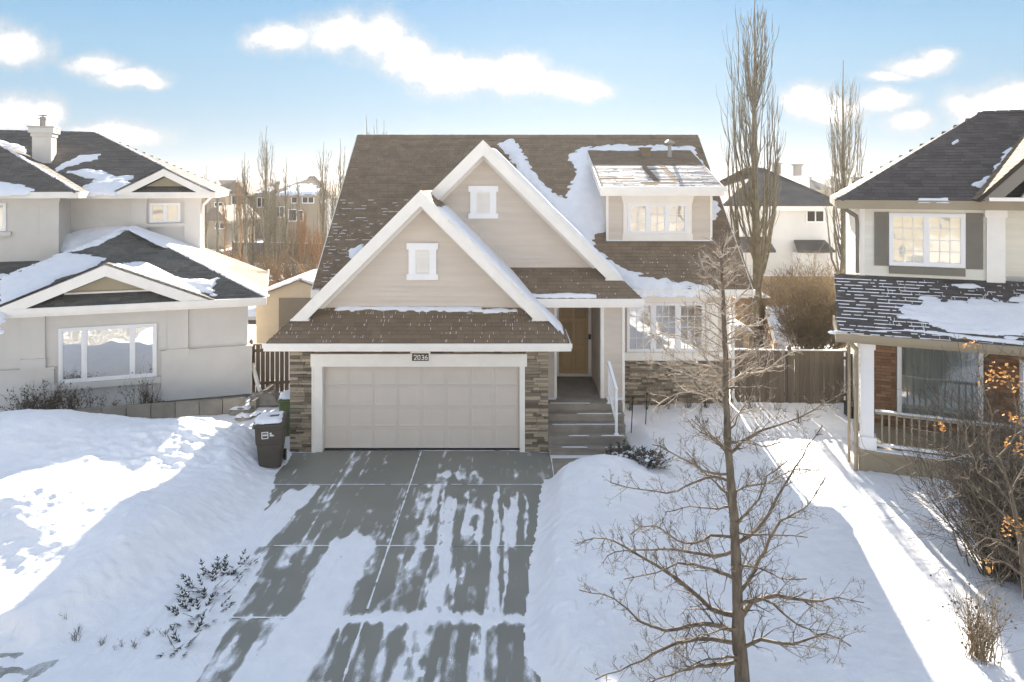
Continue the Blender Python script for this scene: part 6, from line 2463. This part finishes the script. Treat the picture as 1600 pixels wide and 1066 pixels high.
trunk = [(1162, 1100), (1158, 1040), (1153, 980), (1151, 900), (1148, 830), (1143, 760), (1137, 690), (1134, 620), (1134, 560), (1131, 500), (1129, 440), (1127, 405), (1131, 375), (1137, 350)]
tr = [.135, .115, .100, .088, .078, .070, .062, .054, .046, .038, .028, .020, .013, .006]
mb = MB()
tp_pts, tp_r = [], []
for i in range(len(trunk) - 1):
    for k in range(5):
        t_ = k / 5
        p = TP_(*trunk[i]).lerp(TP_(*trunk[i + 1]), t_)
        j = .006
        tp_pts.append(p + Vector((rr.uniform(-j, j), rr.uniform(-j, j), 0)))
        tp_r.append((tr[i] + (tr[i + 1] - tr[i]) * t_) * rr.uniform(.93, 1.07) * (.70 if i > 1 else .76))
tp_pts.append(TP_(*trunk[-1]))
tp_r.append(tr[-1])
tp_pts.insert(0, Vector((tp_pts[0].x, TY, -.1)))
tp_r.insert(0, .125)
mb.tube(tp_pts, tp_r, 10)
obj('trunk', mb, M['bark'], MT, smooth=True)


def trunk_at(py):
    for i in range(len(trunk) - 1):
        if trunk[i][1] >= py >= trunk[i + 1][1]:
            t_ = (trunk[i][1] - py) / (trunk[i][1] - trunk[i + 1][1])
            return trunk[i][0] + (trunk[i + 1][0] - trunk[i][0]) * t_
    return 1150


# (start row on trunk, [(px, py), ...], depth reached at the tip, base radius)
LIMBS = [
    (1035, [(1105, 1040), (1050, 1052), (985, 1085)], -.6, .036), (1005, [(1090, 1000), (1040, 1012), (985, 1040), (930, 1062)], -.2, .042),
    (985, [(1100, 975), (1040, 985), (1000, 970), (960, 935), (905, 922)], .3, .046), (962, [(1110, 950), (1060, 905), (1010, 875), (945, 840), (900, 850)], .5, .046),
    (1015, [(1190, 1000), (1240, 1005), (1290, 990), (1330, 1010)], -.5, .036), (975, [(1175, 940), (1215, 932), (1270, 940), (1310, 935), (1350, 942)], .2, .046),
    (930, [(1172, 905), (1195, 860), (1220, 815), (1262, 790), (1290, 745)], .4, .040), (948, [(1190, 935), (1225, 960), (1265, 985), (1290, 1000)], -.7, .034),
    (905, [(1110, 890), (1060, 880), (1025, 895), (975, 905)], -.5, .034), (860, [(1115, 870), (1075, 862), (1030, 858), (960, 862), (945, 875)], .2, .034),
    (838, [(1110, 838), (1070, 850), (1020, 820), (985, 835)], -.4, .028), (850, [(1175, 835), (1200, 805), (1225, 760), (1262, 700), (1285, 665)], .3, .040),
    (818, [(1160, 810), (1185, 780), (1200, 745), (1230, 720)], -.4, .028), (790, [(1110, 795), (1080, 792), (1040, 800)], .5, .022),
    (755, [(1118, 745), (1085, 755), (1040, 770), (965, 758), (955, 752)], .2, .026), (742, [(1110, 740), (1080, 725), (1045, 705), (1020, 695)], -.3, .024),
    (705, [(1118, 690), (1100, 672), (1080, 655)], -.2, .020), (712, [(1160, 690), (1190, 672), (1230, 662), (1270, 640), (1330, 610)], .1, .030),
    (770, [(1165, 760), (1200, 755), (1235, 735), (1280, 735)], .6, .024), (665, [(1150, 650), (1175, 642), (1205, 640)], .3, .018),
    (640, [(1110, 622), (1075, 612), (1045, 622), (1015, 640)], .2, .020), (622, [(1115, 600), (1085, 590), (1050, 575), (1010, 560)], -.2, .024),
    (600, [(1110, 575), (1070, 565), (1040, 548), (1015, 520)], .2, .022), (610, [(1160, 585), (1195, 580), (1220, 560), (1250, 545)], .1, .024),
    (585, [(1160, 560), (1185, 545), (1205, 550)], -.3, .018), (560, [(1105, 550), (1075, 530), (1040, 520), (1005, 528)], .3, .018),
    (535, [(1110, 515), (1080, 505), (1050, 495)], -.2, .015), (528, [(1155, 512), (1185, 505), (1200, 495)], .2, .015),
    (500, [(1110, 490), (1085, 480), (1062, 478)], .2, .012), (485, [(1150, 470), (1165, 455), (1172, 445)], -.1, .012),
    (445, [(1112, 432), (1098, 420), (1092, 395)], .1, .012), (432, [(1145, 425), (1158, 415), (1165, 418)], -.1, .010),
    (425, [(1110, 412), (1096, 408)], -.2, .009), (415, [(1142, 400), (1152, 385), (1160, 392)], .1, .010), (400, [(1122, 385), (1112, 372)], .1, .008), (388, [(1142, 372), (1152, 360)], 0, .008)]
for (sy, pts, dz, r0) in LIMBS:
    n_ = len(pts)
    P = [TP_(trunk_at(sy), sy, 0)]
    for i, (a, b) in enumerate(pts):
        P.append(TP_(a, b, dz * (i + 1) / n_ * 1.6 + rr.uniform(-.08, .08)))
    small = sy < 520
    limb(MT, P, r0 * .74, rr, twig_every=.062 if not small else .075, depth=1 if small else 2, twig_len=.27 if not small else .20, r1=.007 if not small else .009, mat='twig' if sy > 690 else 'twig_sunlit')  # upper limbs take the twig colour with sunlight painted in
# short stout twiggy limbs that fill the crown
for k in range(34):
    sy = rr.uniform(392, 660)
    p0 = TP_(trunk_at(sy), sy)
    ln_ = (.16 + (sy - 390) / 270 * .62) * rr.uniform(.6, 1.1)
    ang = rr.uniform(0, 2 * math.pi)
    P = [p0]
    for i in range(1, 4):
        P.append(p0 + Vector((math.cos(ang) * ln_ * i / 3, math.sin(ang) * ln_ * i / 3, .16 * i * ln_ + rr.uniform(-.03, .03))))
    limb(MT, P, .012, rr, twig_every=.07, depth=1, twig_len=.19, r1=.006, mat='twig_sunlit')
# more limbs towards and away from the camera
for k in range(16):
    sy = rr.uniform(600, 1030)
    p0 = TP_(trunk_at(sy), sy)
    sgn = 1 if k % 2 else -1
    ln_ = .35 + (sy - 500) / 560 * .95
    ang = rr.uniform(-.9, .9)
    P = [p0]
    for i in range(1, 4):
        P.append(p0 + Vector((math.sin(ang) * ln_ * i / 3, sgn * math.cos(ang) * ln_ * i / 3, .10 * i * ln_ + rr.uniform(-.04, .04))))
    limb(MT, P, .017, rr, twig_every=.07, depth=1, twig_len=.24)


def poplar(label, px, y, top_py, base_z=0.0, width=1.2, stems=26, mat='poplar', rr=None, r0=.16, trunk_h=2.6, twigs=7, group='columnar poplars behind the houses', name='poplar_tree', maxside=5, low=.9):
    """fastigiate tree: trunk and many upright stems"""
    rr = rr or random.Random(int(px))
    x = Xat(px, y)
    H_ = Zat(top_py, y) - base_z
    t = thing(name, label, 'tree', (x, y, base_z), group=group)
    mb_ = MB()
    n = 12
    pts = [Vector((x + rr.uniform(-.05, .05) * (i > 0), y + rr.uniform(-.05, .05), base_z + H_ * i / n)) for i in range(n + 1)]
    mb_.tube(pts, [max(.012, r0 * (1 - i / n) ** .8) for i in range(n + 1)], 7)
    obj('trunk', mb_, M[mat], t, smooth=True)
    mb_ = MB()
    for k in range(stems):
        f = rr.random() ** .75
        h0 = base_z + low + f * H_ * .62
        i = min(n - 1, int((h0 - base_z) / H_ * n))
        p0 = pts[i].lerp(pts[i + 1], ((h0 - base_z) / H_ * n) - i)
        an = rr.uniform(0, 2 * math.pi)
        out_ = width * (.35 + .65 * rr.random()) * (1 - .55 * f)
        ln_ = (H_ - (h0 - base_z)) * rr.uniform(.45, .86)
        if f < .35:
            ln_ *= .8
        m = 8
        P = []
        for j in range(m + 1):
            s_ = j / m
            rad_ = out_ * (1 - (1 - s_) ** 3.0) * (1 - .15 * s_)
            P.append(p0 + Vector((math.cos(an) * rad_ + rr.uniform(-.05, .05) * (j > 0), math.sin(an) * rad_ + rr.uniform(-.05, .05) * (j > 0), ln_ * s_)))
        rb = max(.016, r0 * .42 * (1 - f) * rr.uniform(.6, 1))
        mb_.tube(P, [max(.007, rb * (1 - j / m) ** .8) for j in range(m + 1)], 4)
        for _ in range(twigs):
            j = rr.randrange(1, m)
            q = P[j]
            a2 = an + rr.uniform(-1.6, 1.6)
            l2 = ln_ * rr.uniform(.08, .22)
            e = [q]
            o2 = l2 * rr.uniform(.12, .4)
            for s_ in (.33, .66, 1):
                e.append(q + Vector((math.cos(a2) * o2 * (1 - (1 - s_) ** 2), math.sin(a2) * o2 * (1 - (1 - s_) ** 2), l2 * s_)))
            mb_.tube(e, [.011, .009, .007, .004], 3)
    obj('crown', mb_, M[mat], t)
    return t


poplar('tallest columnar poplar, rising past the top of the picture right of the dormer', 1180, 26.6, -20, width=1.5, stems=64, r0=.20, twigs=14, low=1.6)
poplar('second tall columnar poplar, between the white house and the right neighbour', 1318, 37.0, 95, width=1.35, stems=48, r0=.20, twigs=12)
LP_ = [(416, 46, 196, 1.1, 51, 'tall bare poplar right of the stucco house, tallest in the left group'), (383, 47, 238, .9, 36, 'slim bare poplar left of the tallest one in the left group'),
       (371, 52, 262, .7, 24, 'thin bare poplar leftmost but one in the left group'), (505, 44, 222, .8, 36, 'bare poplar left of the main roof edge'),
       (532, 46, 216, .7, 33, 'bare poplar touching the main roof edge'), (447, 45, 245, .6, 21, 'thin poplar between the tall one and the roof edge'),
       (465, 60, 262, .6, 18, 'short far poplar tip above the beige house'), (322, 60, 258, .6, 18, 'thin poplar just above the stucco house eave'),
       (340, 58, 268, .6, 18, 'small poplar second from the stucco house eave'), (572, 40, 180, .5, 15, 'poplar tip showing above the main ridge, leftmost'),
       (590, 41, 186, .5, 15, 'poplar tip showing above the main ridge, middle'), (601, 42, 188, .4, 12, 'poplar tip showing above the main ridge, rightmost'),
       (430, 60, 262, .6, 21, 'low poplar beside the beige chimney'), (1290, 60, 268, .5, 10, 'thin sapling above the far roofs on the right'),
       (395, 44, 300, .9, 39, 'dense low poplar in front of the beige houses, left'), (430, 43, 305, 1.0, 45, 'dense low poplar in front of the beige houses, middle'),
       (520, 50, 268, .8, 30, 'low poplar right beside the roof edge')]
for (px, y, top, w_, n_, lab) in LP_:
    poplar(lab, px, y, top, width=w_, stems=n_, r0=.13, twigs=5)
RU = [(376, 50, 270, .35, 26, 'rust-brown thin tree near the stucco house', 'rust'), (472, 42, 318, .5, 40, 'rust-brown leafy-twigged tree in front of the beige house', 'rust'), (490, 40, 345, .9, 46, 'rust-brown low tree against the main roof', 'rust'),
      (352, 48, 300, .35, 18, 'brown sapling on the snowy yard', 'rust'), (458, 40, 335, .6, 30, 'brown bushy tree behind the garden shed', 'brush')]
for (px, y, top, w_, n_, lab, m_) in RU:
    poplar(lab, px, y, top, width=w_, stems=n_, r0=.07, twigs=9, mat=m_, group='rusty trees behind the garden shed', name='bare_tree', low=.5)


def shrub(label, x, y, r_, h_, n, mat, z=None, rr=None, name='bare_shrub', depth=2, r0=.014, spread=1.0, group=None, leaf=None, nleaf=0, lsize=.05, cat='shrub', kids=3, up=.5, sides=3, minr=.002):
    rr = rr or random.Random(int(x * 100 + y * 7) & 0xffff)
    z = gz(x, y) - .05 if z is None else z
    t = thing(name, label, cat, (x, y, z), group=group)
    mb_ = MB()
    for k in range(n):
        an = rr.uniform(0, 2 * math.pi)
        tl = rr.uniform(.1, .95) * spread
        p = Vector((x + rr.gauss(0, r_ * .18), y + rr.gauss(0, r_ * .18), z))
        d = Vector((math.cos(an) * tl, math.sin(an) * tl, 1.0))
        sprout(mb_, p, d, h_ * rr.uniform(.55, 1.05), r0, depth, rr, up=up, jit=.20, kids=kids, sides=sides, minr=minr)
    obj('branches', mb_, M[mat], t)
    if leaf:
        ml = MB()
        idx = [i for i in range(0, len(mb_.v))]
        for k in range(nleaf):
            v_ = Vector(mb_.v[rr.choice(idx)])
            a = Vector((rr.uniform(-1, 1), rr.uniform(-1, 1), rr.uniform(-1, 1))).normalized() * lsize
            b = a.cross(Vector((rr.uniform(-1, 1), rr.uniform(-1, 1), rr.uniform(-1, 1)))).normalized() * lsize * .5
            ml.add([v_, v_ + a * .5 + b, v_ + a, v_ + a * .5 - b], [(0, 1, 2, 3)])
        obj('leaves', ml, M[leaf], t, kind='stuff')
    return t


# shrubs behind the right fence
shrub('wide brown twiggy shrub behind the brown fence on the right', 11.0, 26.0, 1.5, 2.75, 80, 'brush', z=.1, depth=3, r0=.024, spread=.95, kids=5, minr=.006, name='bare_shrub')
shrub('second wide brown shrub, touching the right neighbour\'s porch roof', 12.9, 27.6, 1.3, 2.6, 50, 'brush', z=.1, depth=3, r0=.024, spread=.95, kids=5, minr=.006, name='bare_shrub')
shrub('bare shrub in front of the white house', 16.4, 37.5, 1.0, 2.6, 20, 'rust', z=.1, depth=2, r0=.03)
shrub('small brown shrub beside the white house bay', 18.6, 38.0, 1.0, 1.6, 16, 'brush', z=.1, depth=2, r0=.03)
# undergrowth behind the garden shed
for i, (px, y, h_) in enumerate(((402, 45, 1.4), (425, 44, 1.6), (450, 39, 1.8), (478, 38, 1.8), (360, 52, 1.3), (340, 55, 1.2), (500, 36, 1.6))):
    lab = ['low brown brush on the snow behind the poplars, leftmost of the shed group', 'brown brush right of the leftmost one, beyond the shed', 'brown brush above the left end of the shed roof', 'brown brush above the middle of the shed roof',
           'sparse brush on the open snowy yard', 'sparse brush under the stucco house downspout', 'brown brush against the main roof edge'][i]
    shrub(lab, Xat(px, y), y, 1.3, h_ * 1.3, 34, 'brush' if i % 2 else 'rust', z=.05, depth=2, r0=.028, spread=1.2, kids=5, minr=.011, group='brush behind the garden shed')
# dense shrub by the right porch, and its orange leaf clusters
shrub('large tangled bare shrub in front of the railed porch', Xat(1560, 11.6), 11.6, .9, 2.45, 110, 'twig', z=.1, depth=2, r0=.014, spread=.85, minr=.0035, kids=5, up=.35, sides=4)
shrub('second tangled shrub at the right edge beside the porch', Xat(1640, 11.0), 11.0, .8, 2.9, 90, 'twig', z=.1, minr=.0035, depth=2, r0=.014, spread=.8, kids=5, up=.35)
RT = thing('bare_tree', 'slender bare tree with orange dead leaves at the right edge', 'tree', (Xat(1610, 8.4), 8.4, 0))
Y5 = 8.4
tp5 = lambda px, py, dy=0: Vector((Xat(px, Y5 + dy), Y5 + dy, Zat(py, Y5 + dy)))
mb = MB()
mb.tube([tp5(1618, 1080), tp5(1612, 1000), tp5(1602, 920), tp5(1595, 850), tp5(1582, 780), tp5(1568, 730), tp5(1555, 700)], [.045, .042, .036, .030, .022, .014, .008], 8)
obj('trunk', mb, M['bark'], RT, smooth=True)
for (pts, r0) in (([(1597, 870), (1560, 845), (1520, 830), (1480, 790)], .014), ([(1590, 830), (1555, 790), (1530, 770), (1505, 735)], .014), ([(1600, 905), (1570, 880), (1540, 875), (1500, 850)], .012),
                  ([(1584, 790), (1560, 760), (1530, 740), (1515, 700), (1490, 640)], .013), ([(1580, 770), (1600, 730), (1610, 690)], .012), ([(1570, 740), (1545, 700), (1550, 650), (1530, 590), (1530, 540)], .012),
                  ([(1560, 715), (1585, 680), (1590, 640), (1575, 595)], .012), ([(1592, 850), (1620, 820), (1640, 780)], .012)):
    P = [tp5(a, b, rr.uniform(-.15, .15)) for a, b in pts]
    limb(RT, P, r0, rr, twig_every=.09, depth=1, twig_len=.22, r1=.004)
ml = []
for (px, py, nn, rad_) in ((1585, 822, 46, .075), (1562, 588, 60, .11), (1518, 538, 14, .05), (1472, 664, 16, .05), (1592, 690, 30, .08), (1545, 882, 10, .04), (1580, 650, 14, .06)):
    mb = MB()
    c = tp5(px, py)
    for k in range(nn):
        v_ = c + Vector((rr.gauss(0, rad_), rr.gauss(0, rad_), rr.gauss(0, rad_ * .55)))
        a = Vector((rr.uniform(-1, 1), rr.uniform(-1, 1), rr.uniform(-1, .3))).normalized() * .055
        b = a.cross(Vector((rr.uniform(-1, 1), rr.uniform(-1, 1), 1))).normalized() * .020
        mb.add([v_, v_ + a * .5 + b, v_ + a, v_ + a * .5 - b, v_ + a * .5 + Vector((0, 0, -.01))], [(0, 1, 4), (1, 2, 4), (2, 3, 4), (3, 0, 4)])
    obj('leaf_cluster', mb, M['leaf_orange'], RT, kind='stuff')
# upright dry shrub in the snow at lower right
shrub('upright brown dry shrub standing in the sunlit snow, lower right corner', Xat(1528, 9.45), 9.45, .50, .98, 70, 'brush', depth=1, r0=.008, spread=.42, leaf='dryplant', nleaf=260, lsize=.035, kids=4, up=.3)
# dark creeping evergreens
def evergreen(label, x, y, rx, ry, h_, n, z=None, snow=True):
    rr = random.Random(int(x * 31 + y * 17) & 0xffff)
    z = gz(x, y) if z is None else z
    t = thing('evergreen_shrub', label, 'shrub', (x, y, z))
    mb_ = MB()
    mw = MB()
    for k in range(n):
        a = rr.uniform(0, 2 * math.pi)
        q = math.sqrt(rr.random())
        p = Vector((x + rx * q * math.cos(a), y + ry * q * math.sin(a), z + rr.uniform(-.02, h_ * (1 - q * .6))))
        d = Vector((math.cos(a) * rr.uniform(.3, 1), math.sin(a) * rr.uniform(.3, 1), rr.uniform(.1, .9))).normalized()
        ln_ = rr.uniform(.12, .26)
        e = p + d * ln_
        sd_ = d.cross(Vector((0, 0, 1))).normalized()
        mw.tube([p - d * .12, e], [.006, .003], 3)
        for s_ in (-1, 1):
            for j in range(3):
                c = p + d * ln_ * (j + .5) / 3
                o_ = c + (sd_ * s_ + d * .8 + Vector((0, 0, rr.uniform(-.2, .3)))).normalized() * rr.uniform(.05, .09)
                w_ = d * .018
                mb_.add([c - w_, c + w_, o_], [(0, 1, 2)])
        mb_.add([e - sd_ * .02, e + sd_ * .02, e + d * .06], [(0, 1, 2)])
    obj('foliage', mb_, M['evergreen'], t)
    obj('stems', mw, M['dryplant'], t)
    if snow:
        ms = MB()
        for k in range(n // 9):
            a = rr.uniform(0, 2 * math.pi)
            q = math.sqrt(rr.random()) * .8
            c = Vector((x + rx * q * math.cos(a), y + ry * q * math.sin(a), z + h_ * (.75 - q * .3)))
            r_ = rr.uniform(.03, .07)
            ms.lathe([(.001, r_ * .6), (r_ * .7, r_ * .4), (r_, 0), (r_ * .6, -r_ * .3)][::-1], c, 7)
        obj('snow_lumps', ms, M['snow'], t, kind='stuff')
    return t


evergreen('dark evergreen shrub flecked with snow at the foot of the front steps', 2.55, 16.15, .42, .30, .40, 170)
evergreen('dark creeping evergreen spilling right of the front walk', 3.05, 15.65, .38, .22, .28, 110)
E2 = [(332, 866, .66, .46, 34), (312, 903, .55, .46, 26), (292, 945, .30, .3, 12), (347, 846, .3, .2, 14), (365, 838, .3, .12, 9)]
labs = ['dark evergreen patch poking through the snow bank left of the driveway, largest', 'dark evergreen patch below the largest one on the snow bank', 'small dark sprig low on the snow bank',
        'small dark sprig just above the largest patch on the bank', 'topmost dark sprig on the snow bank left of the driveway']
for i, (px, py, a, b, n_) in enumerate(E2):
    y_ = 1100 * (CH - .55) / (py - HY)
    evergreen(labs[i], Xat(px, y_), y_, a * .62, b * .8, .05, n_, z=gz(Xat(px, y_), y_) - .03, snow=False)
# dry stalks low on the left
DS = [(105, 958), (122, 967), (118, 975), (160, 982), (185, 986), (233, 965), (258, 968), (210, 985)]
for i, (px, py) in enumerate(DS):
    y_ = 1100 * (CH - .25) / (py - HY)
    shrub('dark weed sprig in the snow by the icy street, %s from the left' % ('first', 'second', 'third', 'fourth', 'fifth', 'seventh', 'last', 'sixth')[i], Xat(px, y_), y_, .1, .16, 7, 'dryplant', depth=1, r0=.006, spread=1.4, name='weed', cat='weed', group='weed sprigs beside the icy street', kids=3)
# plants along the left house
PL = [(40, 635, .8, 40, 'dark low shrub in front of the stucco wall, leftmost'), (75, 628, .85, 46, 'dark shrub under the pilaster of the stucco house'), (108, 625, .75, 36, 'dark shrub under the left end of the triple window')]
for (px, py, h_, n_, lab) in PL:
    y_ = LF.at_y(px, 600, -.9)
    w_ = LF.w((y_.x, -.9, 0))
    shrub(lab, w_.x, w_.y, .6, h_, n_, 'dryplant', z=.25, depth=2, r0=.012, spread=1.3, leaf='dryplant', nleaf=260, lsize=.05)
for i, (px, h_, n_) in enumerate(((140, .85, 5), (160, .7, 5), (178, .6, 6), (205, .9, 5), (225, .9, 22), (238, .85, 18), (250, .5, 10))):
    y_ = LF.at_y(px, 600, -.7)
    w_ = LF.w((y_.x, -.7, 0))
    shrub(['dry stalk plant under the triple window, first from the left', 'dry stalk plant under the triple window, second', 'dry stalk plant under the triple window, third', 'thin branching stalk under the right lite of the window',
           'clump of dry plants at the right end of the window sill', 'second clump of dry plants right of the window', 'low dry clump on the bed edge'][i], w_.x, w_.y, .15, h_, n_, 'dryplant', z=.12, depth=1, r0=.009, spread=.35, leaf='dryplant', nleaf=30, lsize=.05, name='dry_plant', cat='plant', kids=4)
# bare canes along the bay wall and fence
for i, (x_, y_, h_, n_) in enumerate(((3.4, 20.3, .55, 14), (3.9, 20.4, 1.1, 9), (4.5, 20.4, .6, 14), (5.1, 20.35, .55, 16), (5.6, 20.3, .6, 16), (6.9, 20.3, .5, 12), (7.6, 20.2, .35, 10))):
    shrub(['bare canes at the left end of the stone wall', 'tall thin shrub against the stone wall', 'bare canes under the middle window', 'dark canes under the right window', 'dark canes behind the tree trunk',
           'bare canes at the foot of the brown fence, left', 'bare canes at the foot of the brown fence, right'][i], x_, y_, .2, h_, n_, 'dryplant' if i != 1 else 'twig', z=.1, depth=1, r0=.007, spread=.6, name='bare_canes', cat='shrub')
shrub('yellowish seedling sticking out of the snow in front of the brown fence', 7.75, 19.0, .15, .45, 6, 'brush', depth=1, r0=.014, spread=.8, kids=2)

# ================================================================== AIR
hz = obj('added_haze', MB().box(-520, 520, -80, 700, -1.3, 16.2), None, None, off=(0, 0, 0))  # volume added to fade the distance and stand in for lens flare
hm = bpy.data.materials.new('added_haze')
hm.use_nodes = True
ht = hm.node_tree
ht.nodes.clear()
ho = N(ht, 'ShaderNodeOutputMaterial')
hv = N(ht, 'ShaderNodeVolumePrincipled')
hv.inputs['Color'].default_value = (0.97, 0.97, 0.97, 1)
hv.inputs['Density'].default_value = 0.0003
hv.inputs['Anisotropy'].default_value = 0.6
L(ht, hv.outputs[0], ho.inputs['Volume'])
hz.data.materials.append(hm)
hz['kind'] = 'stuff'
hz['label'] = 'thin haze in the air, added for distance and flare glow'
SC.cycles.volume_bounces = 0
